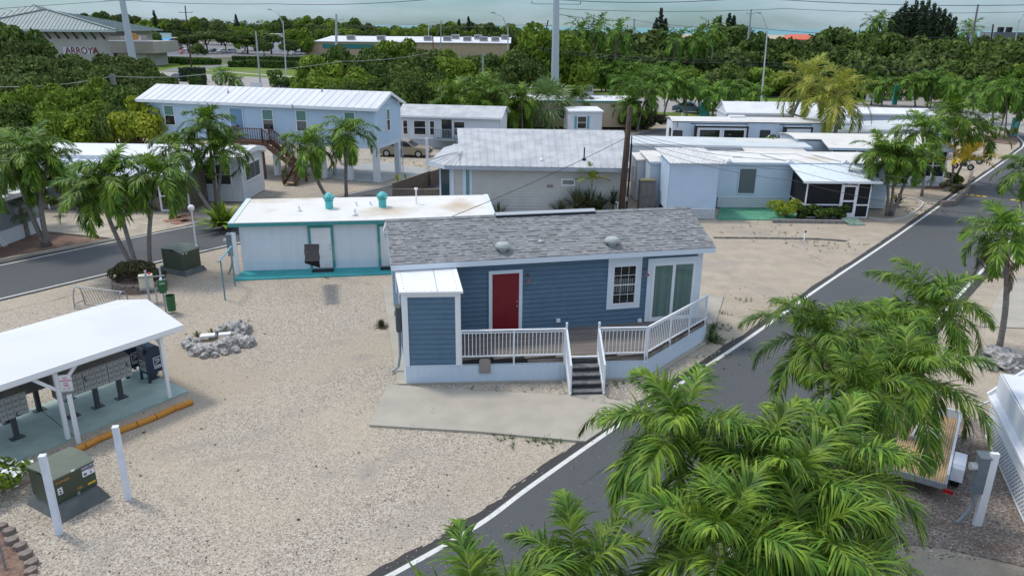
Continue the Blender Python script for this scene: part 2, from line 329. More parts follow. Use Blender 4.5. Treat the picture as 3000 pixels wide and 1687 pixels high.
def house(name, fr, label, cat='mobile home'): return thing(name, label, cat, (fr.o[0], fr.o[1], 0), fr.a)
def text_mesh(txt, size, m, parent, mtx, name='lettering', ext=.002, align='CENTER', sx=1.):
    cu = bpy.data.curves.new('t', 'FONT'); cu.body = txt; cu.size = size; cu.extrude = ext; cu.align_x = align; cu.align_y = 'CENTER'; cu.offset = size*.012
    t = bpy.data.objects.new('t', cu); C.objects.link(t); bpy.context.view_layer.update()
    me = bpy.data.meshes.new_from_object(t.evaluated_get(bpy.context.evaluated_depsgraph_get())); bpy.data.objects.remove(t)
    me.materials.clear(); me.materials.append(m); me.name = name
    me.transform(mtx @ Matrix.Diagonal((sx, 1, 1, 1)))
    o = bpy.data.objects.new(name, me); C.objects.link(o); o.parent = parent; return o
# a face of a building in its local frame: a runs along the wall, d outwards
class Face:
    def __init__(s, o, a, d): s.o, s.a, s.d = o, a, d
    def p(s, a, z, d=0.): return (s.o[0]+s.a[0]*a+s.d[0]*d, s.o[1]+s.a[1]*a+s.d[1]*d, z)
def front(n=0.): return Face((0, n), (1, 0), (0, -1))
def back(n=0.): return Face((0, n), (1, 0), (0, 1))
def right(u=0.): return Face((u, 0), (0, 1), (1, 0))
def left(u=0.): return Face((u, 0), (0, 1), (-1, 0))
def fbox(mb, F, a0, a1, z0, z1, d0, d1, mi=0):
    x = [F.p(a, z, d) for z in (z0, z1) for (a, d) in ((a0, d0), (a1, d0), (a1, d1), (a0, d1))]
    fs = [(0, 3, 2, 1), (4, 5, 6, 7), (0, 1, 5, 4), (1, 2, 6, 5), (2, 3, 7, 6), (3, 0, 4, 7)]
    c = F.a[0]*F.d[1]-F.a[1]*F.d[0]
    if c < 0: fs = [f[::-1] for f in fs]
    mb.add(x, fs, mi)
def lap(mb, F, a0, a1, z0, z1, ex=.16, d=.028, ridge=None, mi=0, skip=()):
    """lap siding: each board leans out at its foot; ridge=(apex a, apex z) continues it up a gable"""
    z = z0; top = ridge[1] if ridge else z1
    while z < top-.01:
        zt = min(z+ex, top)
        if ridge:
            def lim(zz):
                if zz <= z1: return a0, a1
                t = (zz-z1)/(ridge[1]-z1); return a0+(ridge[0]-a0)*t, a1+(ridge[0]-a1)*t
        else: lim = lambda zz: (a0, a1)
        l0, r0 = lim(z); l1, r1 = lim(zt); g = .022 if zt < top-.02 else 0
        mb.quad(F.p(l0, z, d+.004), F.p(r0, z, d+.004), F.p(r1, zt-g, .010), F.p(l1, zt-g, .010), mi)
        mb.quad(F.p(l0, z, .0), F.p(r0, z, .0), F.p(r0, z, d+.004), F.p(l0, z, d+.004), mi)
        z += ex
def corrug(mb, F, a0, a1, z0, z1, step=.12, d=.012, mi=0):
    a = a0; k = 0
    while a < a1-.005:
        b = min(a+step, a1); d0, d1 = (.003, d) if k % 2 == 0 else (d, .003)
        mb.quad(F.p(a, z0, d0), F.p(b, z0, d1), F.p(b, z1, d1), F.p(a, z1, d0), mi); a = b; k += 1
def roofplane(mb, P, t=.06, ribs=.4, rw=.03, rh=.035, ribmi=0, mi=0):
    """P: eave-left, eave-right, ridge-right, ridge-left"""
    mb.slab(P, t, mi)
    if ribs:
        a, b, c, d = [Vector(p) for p in P]; L = (b-a).length; k = max(1, round(L/ribs))
        for i in range(1, k):
            f = i/k; p = a+(b-a)*f; q = d+(c-d)*f; up = (b-a).cross(d-a).normalized()
            if up.z < 0: up = -up
            mb.bar(p+up*rh*.4, q+up*rh*.4, rw, rh, ribmi, up=up)
def shift(F, d): return Face((F.o[0]+F.d[0]*d, F.o[1]+F.d[1]*d), F.a, F.d)
def window(root, F, a0, a1, z0, z1, frame_m=None, pane_m=None, trim=.07, sash=True, muntin=0, name='window', mid=None, shade=None, blinds=False):
    frame_m = frame_m or white_trim; pane_m = pane_m or glass_dark
    F = shift(F, .033); f = MB(); t = trim; D0, D1 = -.02, .045
    fbox(f, F, a0-t, a1+t, z1, z1+t, D0, D1); fbox(f, F, a0-t, a1+t, z0-t, z0, D0, D1)
    fbox(f, F, a0-t, a0, z0, z1, D0, D1); fbox(f, F, a1, a1+t, z0, z1, D0, D1)
    zm = z0+(z1-z0)*(mid or .5)
    if sash: fbox(f, F, a0, a1, zm-.02, zm+.02, .006, .034)
    for i in range(1, muntin): fbox(f, F, a0+(a1-a0)*i/muntin-.008, a0+(a1-a0)*i/muntin+.008, z0, z1, .01, .026)
    w = f.build(name, frame_m, root)
    p = MB(); fbox(p, F, a0, a1, z0, z1, .022 if blinds else .002, .026 if blinds else .02)
    p.build('pane', pane_m, w)
    if shade:
        s = MB(); fbox(s, F, a0, a1, zm+.02, z1, .021, .024); s.build('shade', shade, w)
    if blinds:
        s = MB(); fbox(s, F, a0, a1, z0, z1, .001, .004); s.build('blind', blinds, w)
    return w
def door(root, F, a0, a1, z0, z1, leaf_m, frame_m=None, trim=.1, panels=True, knob='r', name='door'):
    frame_m = frame_m or white_trim
    F = shift(F, .033); d = MB(); fbox(d, F, a0, a1, z0, z1, -.02, .03)
    if panels:
        w = a1-a0; h = z1-z0
        for (x0, x1) in ((.14, .46), (.54, .86)):
            for (y0, y1) in ((.07, .34), (.40, .72), (.78, .93)):
                fbox(d, F, a0+w*x0, a0+w*x1, z0+h*y0, z0+h*y1, .03, .036)
    o = d.build(name, leaf_m, root)
    f = MB(); fbox(f, F, a0-trim, a0, z0, z1+trim, .0, .05); fbox(f, F, a1, a1+trim, z0, z1+trim, .0, .05); fbox(f, F, a0, a1, z1, z1+trim, .0, .05)
    f.build('door_frame', frame_m, o)
    k = MB(); ka = a1-.07 if knob == 'r' else a0+.07; c = F.p(ka, z0+.95, .03); e = F.p(ka, z0+.95, .09)
    k.tube([c, e], [.02, .032], 8); c = F.p(ka, z0+1.1, .03); e = F.p(ka, z0+1.1, .05); k.tube([c, e], .028, 8)
    k.build('door_knob', brass, o); return o
def lattice(mb, F, a0, a1, z0, z1, step=.11, w=.03):
    """diagonal lath clipped to its panel"""
    for sgn in (1, -1):
        c = -(z1-z0)
        L = a1-a0; h = z1-z0
        while c < L:
            p0, p1 = max(c, 0), min(c+h, L)
            if p1-p0 > .02:
                y0, y1 = p0-c, p1-c
                if sgn < 0: y0, y1 = h-y0, h-y1
                d = .006 if sgn > 0 else .014
                P = [F.p(a0+p0, z0+y0, d), F.p(a0+p1, z0+y1, d)]
                mb.bar(P[0], P[1], w, .006, up=(F.d[0], F.d[1], 0))
            c += step
    fbox(mb, F, a0, a1, z1-.03, z1+.02, 0, .03); fbox(mb, F, a0, a1, z0-.0, z0+.03, 0, .03)
# ------------------------------------------------------------------ ground, roads, water
def sheet(name, px, z, m, zg=0., world=None, side=0.):
    pts = [G(*p) for p in px] if world is None else world
    area = sum(pts[i][0]*pts[(i+1) % len(pts)][1]-pts[(i+1) % len(pts)][0]*pts[i][1] for i in range(len(pts)))
    if area < 0: pts = pts[::-1]
    mb = MB()
    if side: mb.prism(pts, z-side, z)
    else: mb.add([(p[0], p[1], z) for p in pts], [tuple(range(len(pts)))])
    return tag(mb.build(name, m), kind='structure')
sheet('ground', None, 0, gravel, world=[(-900, -30), (900, -30), (900, 1500), (-900, 1500)])
sea = sheet('sea', None, -.3, mat('sea_water', (.045, .20, .20), .35, col2=(.05, .23, .225), scale=.01, spec=.4, bump=.2, bscale=.15), world=[(-30000, -200), (30000, -200), (30000, 45000), (-30000, 45000)])
sheet('far_ground', None, .004, mat('scrub_ground', (.07, .085, .035), .95, col2=(.12, .11, .06), scale=.05), world=[(-880, 158), (-30, 158), (300, 140), (880, 140), (880, 900), (-880, 900)])
def smooth(pts, n=8):
    P = [Vector((p[0], p[1])) for p in pts]; P = [2*P[0]-P[1]]+P+[2*P[-1]-P[-2]]; out = []
    for i in range(1, len(P)-2):
        for k in range(n):
            t = k/n; a, b, c, d = P[i-1:i+3]
            out.append(.5*((2*b)+(c-a)*t+(2*a-5*b+4*c-d)*t*t+(3*b-a-3*c+d)*t*t*t))
    return out+[P[-2]]
def offset(pts, d):
    o = []
    for i, p in enumerate(pts):
        t = (pts[min(i+1, len(pts)-1)]-pts[max(i-1, 0)]).normalized(); o.append(p+Vector((t.y, -t.x))*d)   # + = right of travel
    return o
def strip(name, pts, d0, d1, z, m, jag=0., kind='structure'):
    rg = random.Random(5); a = offset(pts, d0); b = offset(pts, d1); mb = MB(); n = len(pts)
    vs = [(p.x+rg.uniform(-jag, jag), p.y+rg.uniform(-jag, jag), z) for p in a]+[(p.x, p.y, z) for p in b]
    mb.add(vs, [(i, n+i, n+i+1, i+1) for i in range(n-1)]); return tag(mb.build(name, m), kind=kind)
lw = [(-6.8, 9.6), (-4.6, 11.2)]+[G(*p) for p in ((1141, 1687), (1400, 1539), (1562, 1420), (1805, 1250), (1990, 1126), (2200, 986), (2402, 843), (2616, 700), (2802, 569), (2868, 525), (2970, 452), (2999, 421))]+[(57.5, 88), (58.6, 90.5)]
lw = smooth(lw, 8)
RW = 4.95
strip('road_shoulder', lw, -.34, RW+.4, .004, asphalt_old, jag=.05)
strip('road', lw, -.10, RW+.1, .010, asphalt)
strip('road_edge_line', lw, -.07, .07, .014, mark_white)
strip('road_edge_line', lw, RW-.07, RW+.07, .014, mark_white)
lr = [Vector(G(*p)) for p in ((0, 778), (376, 700), (600, 655), (979, 578), (1271, 516))]
d0 = (lr[-1]-lr[0]).normalized(); lr = [lr[0]-d0*14]+lr+[Vector((11.84, 81.1)), Vector((20.4, 92.2)), Vector((24.5, 97.5))]; lr = smooth(lr, 6)
strip('side_road_shoulder', lr, -.25, 5.45, .004, asphalt_old, jag=.03)
strip('side_road', lr, -.08, 5.25, .010, asphalt)
strip('side_road_edge_line', lr, -.06, .06, .014, mark_white)
strip('side_road_edge_line', lr, 5.08, 5.20, .014, mark_white)
strip('side_road_seal', lr[:22], -.55, -.25, .007, asphalt_old)
sheet('highway', [(380, 205), (547, 214), (800, 230), (1400, 260), (2000, 288), (2450, 304), (2873, 322), (3300, 340), (3300, 388), (3000, 376), (2500, 353), (2015, 333), (1928, 328), (1400, 300), (850, 273), (380, 240)], .012, highway_m)
sheet('entrance_apron', [(2850, 340), (3200, 352), (3200, 400), (3040, 399), (2975, 386), (2860, 366)], .016, highway_m)
sheet('grass_verge', [(300, 170), (560, 180), (800, 196), (1400, 230), (2000, 258), (2560, 280), (3300, 300), (3300, 340), (2873, 322), (2450, 304), (2000, 288), (1400, 260), (800, 230), (547, 214), (300, 198)], .008, grass_m)
sheet('sidewalk', [(560, 200), (584, 203), (800, 221), (1400, 248), (2000, 274), (2450, 288), (2450, 291), (2000, 277.5), (1400, 251.5), (800, 224), (584, 205)], .016, concrete)
sheet('grass_verge', [(850, 273), (1400, 300), (1928, 328), (2015, 333), (2500, 353), (2850, 366), (2800, 400), (2100, 372), (1900, 350), (1850, 360), (1400, 330), (850, 300)], .006, grass_m)
sheet('side_driveway', [(2500, 303), (2579, 298), (2634, 279), (2685, 277), (2720, 264), (2726, 256), (2740, 240), (2760, 240), (2756, 261), (2763, 273), (2751, 295), (2770, 312), (2790, 320), (2500, 307)], .018, highway_m)
sheet('store_driveway', [(470, 209), (512, 199), (637, 191), (699, 186), (680, 168), (615, 170), (590, 150), (400, 140), (440, 120), (900, 128), (980, 160), (830, 168), (750, 172), (770, 190), (640, 196), (560, 212)], .020, lot_m)
sheet('parking_lot', [(300, 128), (900, 120), (1000, 165), (760, 160), (610, 168), (480, 165), (420, 158)], .024, lot_m)
sheet('mulch_bed', [(-90, 705), (99, 682), (152, 683), (338, 704), (40, 758), (-120, 792)], .03, mulch)
sheet('sand_lot', [(99, 680), (345, 703), (600, 650), (700, 620), (560, 590), (150, 650)], .016, mat('packed_sand', (.50, .44, .345), .95, col2=(.36, .32, .26), scale=1.2, detail=8, col3=(.30, .27, .22), s3=.5, lo3=.58, hi3=.75, bump=.2, bscale=40))
sheet('leaf_litter_bed', [(2790, 1222), (2925, 1232), (3080, 1380), (3080, 1680), (2767, 1606), (2600, 1590), (2440, 1480), (2480, 1330)], .012, litter)
sheet('concrete_driveway', [(1082, 1250), (1400, 1269), (1700, 1297), (1716, 1297), (1840, 1215), (1872, 1190), (1841, 1183), (1779, 1173), (1752, 1120), (1643, 1116), (1659, 1161), (1400, 1149), (1136, 1131)], .07, concrete, side=.09)
sheet('house_slab', [(1166, 1128), (1131, 912), (1122, 840), (2120, 870), (2082, 1000), (1903, 1113), (1640, 1119)], .05, old_concrete if False else concrete, side=.08)
sheet('concrete_slab', [(2874, 958), (3080, 966), (3080, 800), (2950, 820)], .04, concrete, side=.06)
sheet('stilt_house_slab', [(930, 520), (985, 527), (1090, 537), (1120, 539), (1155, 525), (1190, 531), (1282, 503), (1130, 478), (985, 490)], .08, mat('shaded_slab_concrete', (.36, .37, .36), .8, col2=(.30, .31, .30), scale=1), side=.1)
MF = Fr(G(0, 1375), to=G(552, 1150))
sheet('mailbox_slab', None, .07, mint_slab, world=[MF.w(-4, -.0)[:2], MF.w(MF.L+.0, 0)[:2], MF.w(MF.L, 2.75)[:2], MF.w(-4, 2.75)[:2]], side=.09)
sheet('green_patio', [(2100, 645), (2110, 607), (2385, 607), (2330, 640), (2290, 646)], .06, mat('green_patio_paint', (.055, .25, .15), .7, col2=(.12, .33, .22), scale=1.6, detail=8), side=.08)
sheet('street_bed', [(2895, 400), (2960, 395), (2985, 410), (2975, 425), (2900, 418)], .05, mulch, side=.05)
# a worn control joint across the mail slab
j = MB(); a = MF.w(1.9, .02, .072); b = MF.w(2.1, 2.7, .072); j.bar(a, b, .012, .004); tag(j.build('slab_joint', black), kind='structure')
# scattered debris on the gravel: twigs, leaves, coral bits - uncountable
def debris():
    rg = np.random.default_rng(3); mbs = [MB(), MB(), MB()]
    def put(k, x, y, s):
        a = rg.uniform(0, 6.28); c, d = math.cos(a)*s, math.sin(a)*s; w = rg.uniform(.2, .8); h = rg.uniform(.005, .03)
        mbs[k].add([(x-c, y-d, .004), (x+d*w, y-c*w, .006+h), (x+c, y+d, .004), (x-d*w, y+c*w, h)], [(0, 1, 2, 3)])
    for i in range(5200):
        py = 560+1120*rg.random()**.7; px = rg.uniform(0, 2500); x, y = G(px, py)
        if py < 700 and rg.random() < .4: continue
        put(int(rg.integers(0, 2)), x, y, rg.uniform(.008, .03)*(1 if rg.random() > .04 else 2.2))
    for cx, cy, n, sp in ((1240, 1100, 26, .3), (735, 950, 26, .5), (1290, 960, 20, .4), (2300, 910, 40, .8), (2220, 880, 50, 1.2), (900, 890, 18, 1.), (2700, 1215, 60, 1.), (1870, 1240, 30, .8), (2440, 760, 20, .6), (430, 760, 22, 1.2)):
        gx, gy = G(cx, cy)
        for i in range(n): put(0 if rg.random() < .7 else 1, gx+rg.normal()*sp, gy+rg.normal()*sp, rg.uniform(.015, .05))
    for i in range(1500):
        x, y = G(rg.uniform(2500, 3000), rg.uniform(1230, 1640)); put(int(rg.choice([0, 2, 2])), x, y, rg.uniform(.015, .05))
    for mb, nm, m in zip(mbs, ('dead_leaf_debris', 'coral_grit', 'pale_coral_chips'), (mat('brown_debris', (.10, .075, .05), .95, island=.4), mat('coral_grit', (.40, .37, .33), .95, island=.3), mat('coral_chip', (.55, .53, .50), .95, island=.2))):
        tag(mb.build(nm, m), kind='stuff')
debris()
def weeds():
    rg = np.random.default_rng(9); mb = MB()
    spots = [(1400, 1146, 3, .25), (1520, 1146, 4, .3), (1660, 1160, 10, .10), (1850, 1120, 16, .25), (1800, 1130, 8, .3), (2075, 1000, 60, .35), (2080, 960, 40, .3), (2130, 960, 12, .4), (2110, 920, 10, .3), (2180, 880, 8, .3), (2140, 1050, 20, .7), (1330, 600, 6, .3), (1480, 1285, 8, .2), (1600, 1290, 22, .35), (1760, 1180, 12, .15),
             (2450, 720, 40, 1.2), (2270, 690, 30, 1.5), (2280, 655, 16, 1.), (2700, 620, 40, .7), (2730, 600, 30, .6), (1300, 490, 60, 1.2), (1200, 480, 60, 1.6), (1130, 470, 30, 1.2), (960, 815, 3, .1), (1590, 800, 3, .1)]
    for px, py, n, sp in spots:
        gx, gy = G(px, py)
        for i in range(n):
            x = gx+rg.normal()*sp; y = gy+rg.normal()*sp*.5; k = 7
            for j in range(k):
                a = rg.uniform(0, 6.28); l = rg.uniform(.05, .16); w = .012; c, s = math.cos(a), math.sin(a)
                mb.add([(x-s*w, y+c*w, .01), (x+s*w, y-c*w, .01), (x+c*l, y+s*l, rg.uniform(.03, .14))], [(0, 1, 2)])
    tag(mb.build('weeds', mat('weed_green', (.07, .12, .03), .8, island=.4)), kind='stuff')
weeds()

def kerb(px, name='bed_kerb', h=.12, w=.12, m=None):
    g = MB(); P = [G(*p) for p in px]
    for i in range(len(P)-1): g.bar((*P[i], h/2), (*P[i+1], h/2), w, h)
    tag(g.build(name, m or concrete), kind='structure')
kerb([(-90, 706), (99, 682), (152, 684), (342, 704)]); kerb([(342, 704), (40, 758), (-120, 790)])

# cracks and tar lines in the asphalt, sand drifted over its edge
def road_wear():
    rg = random.Random(21); g = MB()
    for px, py, n, st in ((1700, 1420, 9, .35), (2050, 1230, 8, .3), (2350, 1000, 8, .4), (2620, 800, 9, .5), (2760, 680, 8, .6), (300, 850, 9, .5), (520, 720, 8, .5)):
        x, y = G(px, py); a = rg.uniform(0, 3.1); pts = [(x, y)]
        for i in range(n): a += rg.uniform(-.6, .6); x += math.cos(a)*st; y += math.sin(a)*st; pts.append((x, y))
        for i in range(n):
            p, q = Vector((*pts[i], .012)), Vector((*pts[i+1], .012)); s_ = Vector((-(q-p).y, (q-p).x, 0)).normalized()*rg.uniform(.006, .014); g.quad(p-s_, q-s_*.7, q+s_*.7, p+s_)
    tag(g.build('road_crack', mat('crack_tar', (.025, .025, .027), .8)), kind='structure')
    g = MB()
    for i in range(90):
        t = rg.random(); p = lw[int(t*(len(lw)-1))]; d = (lw[min(int(t*(len(lw)-1))+1, len(lw)-1)]-p); 
        if d.length < 1e-6: continue
        d.normalize(); nn = Vector((d.y, -d.x)); c = p+d*rg.uniform(0, 1)-nn*rg.uniform(.22, .40); r = rg.uniform(.02, .06)
        k = 7; ring_ = []
        for j in range(k): a = 6.283*j/k; q = c+d*math.cos(a)*r*rg.uniform(1., 2.6)+nn*math.sin(a)*r*rg.uniform(.25, .7); ring_.append((q.x, q.y, .0165+i*1e-6))
        g.add(ring_, [tuple(range(k))[::-1]])
    tag(g.build('drifted_sand', mat('drifted_sand_grit', (.40, .355, .29), .95, col2=(.27, .24, .20), scale=25)), kind='stuff')
road_wear()
# ------------------------------------------------------------------ the blue mobile home in the middle
A0 = Vector((-.70, 24.34)); BH = Fr((-.70, 24.34), ang=12.5)
ZD = .85
bh = house('mobile_home', BH, 'dark blue mobile home with white trim, red front door and grey shingle roof')
UL, UR, DEP = -3.12, 7.72, 3.86          # walls: left end, right end, depth
ZE, ZR, NR = 3.50, 4.58, 1.92
def blue_house():
    core = MB(); core.box(UL+.02, UR-.02, .02, DEP-.02, ZD-.15, ZE-.02)
    lap(core, front(0), UL, UR, ZD, ZE, .17); lap(core, left(UL), 0, DEP, ZD, ZE, .17, ridge=(NR, ZR-.1)); lap(core, right(UR), 0, DEP, ZD, ZE, .17, ridge=(NR, ZR-.1)); lap(core, back(DEP), UL, UR, ZD, ZE, .17)
    core.build('wall', blue_lap, bh)
    # skirting below the side and back walls
    sk = MB(); sk.box(UL+.03, UR-.03, .05, DEP-.03, .05, ZD-.15); corrug(sk, left(UL+.03), 0, DEP, .05, ZD, .14, .015); corrug(sk, right(UR-.03), 0, DEP, .05, ZD, .14, .015); sk.build('skirting', pale_lap, bh)
    # trim boards
    t = MB(); F = front(0)
    fbox(t, F, UR-.17, UR+.03, ZD-.1, ZE, .0, .045); fbox(t, F, UL-.03, UL+.14, ZD, ZE, .0, .045)
    for FF in (left(UL), right(UR)):
        fbox(t, FF, -.03, .14, ZD-.1, ZE, .0, .045); fbox(t, FF, DEP-.14, DEP+.03, ZD-.1, ZE, .0, .045)
    fbox(t, F, UL, UR, ZE-.16, ZE-.02, .0, .03)
    t.build('corner_trim', blue_trim, bh)
    # roof deck + fascia
    OV, EL, ER = .42, UL-.26, UR+.27
    ez = ZR-(ZR-3.68)*1.0; f = MB()
    e0, e1 = -OV, DEP+OV; slope = (ZR-3.68)/(NR+OV)
    f.slab([(EL, e0, 3.66), (ER, e0, 3.66), (ER, NR, ZR-.02), (EL, NR, ZR-.02)], .06)
    f.slab([(EL, NR, ZR-.02), (ER, NR, ZR-.02), (ER, e1, ZR-.02-slope*(e1-NR)), (EL, e1, ZR-.02-slope*(e1-NR))], .06)
    rf = f.build('roof', blue_trim, bh)
    g = MB(); g.box(EL, ER, e0-.025, e0, 3.47, 3.665); g.box(EL, ER, e1, e1+.025, 3.3, 3.5)
    g.box(EL+.02, ER-.02, e0, .0, 3.47, 3.49)
    for x in (EL-.022, ER):
        for (na, za, nb, zb) in ((e0-.025, 3.665, NR, ZR-.0), (NR, ZR-.0, e1+.02, ZR-slope*(e1-NR))):
            g.add([(x, na, za-.19), (x+.022, na, za-.19), (x+.022, nb, zb-.19), (x, nb, zb-.19), (x, na, za), (x+.022, na, za), (x+.022, nb, zb), (x, nb, zb)], [(0, 3, 2, 1), (4, 5, 6, 7), (0, 1, 5, 4), (1, 2, 6, 5), (2, 3, 7, 6), (3, 0, 4, 7)])
    g.build('fascia', blue_trim, rf)
    # shingles: every tab its own island, laid in courses
    rg = random.Random(4); s = MB(); nc = 17
    for side in (0, 1):
        L = (NR+OV+.03) if side == 0 else (e1-NR+.03); dz = (ZR-3.665)
        nx, nz = L/math.hypot(L, slope*L), slope
        for c in range(nc):
            f0, f1 = c/nc, (c+1)/nc
            x = EL-.03-rg.random()*.2
            while x < ER+.03:
                w = rg.choice((.10, .13, .16, .20, .24)); x0 = max(x, EL-.03); x1 = min(x+w, ER+.03); x += w
                if x1-x0 < .02: continue
                thick = rg.choice((.004, .004, .024)) + .008
                n0 = e0-.03+L*f0 if side == 0 else e1+.03-L*f0; n1 = e0-.03+L*(f1+.04) if side == 0 else e1+.03-L*(f1+.04)
                za = (ZR-.015)-slope*abs(n0-NR)+thick+.008; zb = (ZR-.015)-slope*abs(n1-NR)+.010
                if side == 0: n1 = min(n1, NR)
                else: n1 = max(n1, NR)
                zb = (ZR-.015)-slope*abs(n1-NR)+.010
                P = [(x0+.002, n0, za), (x1-.002, n0, za), (x1-.002, n1, zb), (x0+.002, n1, zb)]
                Q = [(x0+.002, n0, za-thick-.006), (x1-.002, n0, za-thick-.006)]
                if side: s.add(P+Q, [(3, 2, 1, 0), (4, 5, 1, 0)])
                else: s.add(P+Q, [(0, 1, 2, 3), (0, 4, 5, 1)])
    for i in range(int((ER-EL)/.24)+1):     # ridge caps
        x0 = EL-.03+i*.24; x1 = min(x0+.25, ER+.03)
        s.slab([(x0, NR-.13, ZR-.02), (x1, NR-.13, ZR-.03), (x1, NR, ZR+.03), (x0, NR, ZR+.038)], .01); s.slab([(x0, NR, ZR+.038), (x1, NR, ZR+.03), (x1, NR+.13, ZR-.03), (x0, NR+.13, ZR-.02)], .01)
    s.build('shingles', shingle, rf)
    # ridge vent
    ua, _ = BH.hit(1450, 636, NR); ub, _ = BH.hit(1741, 616, NR)
    v = MB(); v.slab([(ua, NR-.16, ZR+.05), (ub, NR-.16, ZR+.05), (ub, NR, ZR+.115), (ua, NR, ZR+.115)], .025); v.slab([(ua, NR, ZR+.115), (ub, NR, ZR+.115), (ub, NR+.16, ZR+.05), (ua, NR+.16, ZR+.05)], .025)
    v.build('ridge_vent', mat('ridge_vent_grey', (.40, .43, .46), .6), rf)
    v = MB(); v.box(ua+.01, ub-.01, NR-.155, NR+.155, ZR-.04, ZR+.035); v.build('vent_slot', black, rf)
    # two round roof vents and a plumbing pipe
    def roofpt(px, py):
        # walk the sloping roof plane
        lo, hi = 3.4, ZR
        for i in range(40):
            z = (lo+hi)/2; u, n = BH.top(px, py, z)
            if ZR-slope*(NR-n) > z: lo = z
            else: hi = z
        return u, n, z
    vent_m = mat('galvanised_roof_vent', (.40, .43, .42), .5, col2=(.34, .37, .36), scale=3)
    for px, py in ((1473, 726), (1793, 710)):
        u, n, z = roofpt(px, py+6)
        v = MB(); v.lathe([(.13, -.12), (.13, .10)], (u, n, z), 20); v.lathe([(.20, .06), (.255, .08), (.262, .13), (.262, .17), (.235, .185), (.232, .215), (.19, .25), (.10, .268), (.03, .275)], (u, n, z), 28)
        v.box(u-.28, u+.28, n-.28, n+.28, z-.1, z-.1)
        r = v.build('roof_vent', vent_m, bh, smooth=False)
    u, n, z = roofpt(1586, 706); v = MB(); v.tube([(u, n, z-.05), (u, n, z+.2)], .03, 10); v.lathe([(.12, -.0), (.05, .06)], (u, n, z), 12); v.build('plumbing_pipe', vent_m, bh)
    # red door
    a0, zt = BH.hit(1441, 802); a1, _ = BH.hit(1520, 798); print('door', a0, a1, zt)
    d = door(bh, F, a0+.0, a1, ZD+.04, zt+.0, red_door, blue_trim, trim=.12)
    v = MB(); ub, zb = BH.hit(1527, 833); fbox(v, F, ub-.03, ub+.03, zb-.06, zb+.06, .05, .08); v.build('doorbell', black, bh)
    # window with grid, on its wide white panel
    w0, wzt = BH.hit(1797, 777); w1, _ = BH.hit(1864, 777); _, wzb = BH.hit(1790, 890); print('win', w0, w1, wzb, wzt)
    p0, _ = BH.hit(1782, 760); p1, _ = BH.hit(1880, 755)
    wz0, wz1 = wzb, wzt-.02
    F0_, F = F, shift(F, .033); q = MB(); fbox(q, F, w0-.2, w1+.2, wz1, ZE-.02, -.01, .028); fbox(q, F, w0-.2, w0-.01, wz0-.19, wz1, 0, .028); fbox(q, F, w1+.01, w1+.2, wz0-.19, wz1, 0, .028); fbox(q, F, w0-.01, w1+.01, wz0-.19, wz0-.01, 0, .028); q.build('window_surround', blue_trim, bh)
    w = window(bh, F0_, w0+.03, w1-.03, wz0+.03, wz1-.03, white_trim, glass_clear, trim=.05, blinds=dark)
    m = MB(); h = wz1-wz0; F = shift(F0_, .033)
    for i in (1, 2): fbox(m, F, w0+(w1-w0)*i/3-.005, w0+(w1-w0)*i/3+.005, wz0+.03, wz1-.03, .028, .036)
    for zz in (.25, .75): fbox(m, F, w0+.03, w1-.03, wz0+h*zz-.008, wz0+h*zz+.008, .028, .036)
    m.build('muntins', white_trim, w)
    b = MB()
    for i in range(9): x = w0+.06+i*(w1-w0-.12)/9; fbox(b, shift(F0_, .033), x, x+.045, wz0+h*.3, wz0+h*.66, .006, .010)
    b.build('vertical_blind', grey_lap, w)
    # sliding glass door
    F = F0_
    s0, szt = BH.hit(1915, 775); s1, _ = BH.hit(2033, 769); print('slide', s0, s1, szt)
    z0, z1 = ZD+.06, szt; F = shift(F, .033)
    q = MB(); tr = .17
    fbox(q, F, s0-.06-tr, s1+.06+tr, z1+.07, z1+.07+tr, 0, .04); fbox(q, F, s0-.06-tr, s0-.06, ZD+.02, z1+.07, 0, .04); fbox(q, F, s1+.06, s1+.06+tr, ZD+.02, z1+.07, 0, .04)
    sd = q.build('sliding_door', blue_trim, bh)
    q = MB(); sm = (s0+s1)/2
    for x0, x1, dd in ((s0-.06, sm+.04, .05), (sm-.04, s1+.06, .03)):
        fbox(q, F, x0, x1, z1-.03, z1+.07, .012, dd+.01); fbox(q, F, x0, x1, ZD+.02, ZD+.17, .012, dd+.01); fbox(q, F, x0, x0+.10, ZD+.17, z1-.03, .012, dd+.01); fbox(q, F, x1-.10, x1, ZD+.17, z1-.03, .012, dd+.01)
    q.build('door_frame', white_trim, sd)
    for x0, x1 in ((s0+.04, sm-.06), (sm+.06, s1-.04)):
        q = MB(); fbox(q, F, x0, x1, ZD+.17, z1-.03, .026, .029); q.build('pane', glass_clear, sd)
        q = MB(); k = 12
        for i in range(k):
            a, b_ = x0+(x1-x0)*i/k, x0+(x1-x0)*(i+1)/k
            q.quad(F.p(a, ZD+.17, .008), F.p(b_, ZD+.17, .022), F.p(b_, z1-.03, .022), F.p(a, z1-.03, .008))
        q.build('curtain', curtain, sd)
    # gooseneck lamps
    F = F0_; lamp_m = mat('faded_red_lamp', (.17, .10, .125), .5)
    for px, py in ((1544, 805), (1885, 787)):
        ub, zb = BH.hit(px, py)
        v = MB(); fbox(v, F, ub-.05, ub+.05, zb-.05, zb+.05, .02, .045); v.tube([F.p(ub, zb, .03), F.p(ub, zb+.06, .14), F.p(ub, zb+.04, .26), F.p(ub, zb-.08, .30)], .014, 6)
        c = F.p(ub, zb-.1, .30); v.lathe([(.02, .06), (.05, .04), (.12, -.04), (.125, -.05), (.11, -.05), (.04, .02)], c, 16); v.build('wall_lamp', lamp_m, bh)
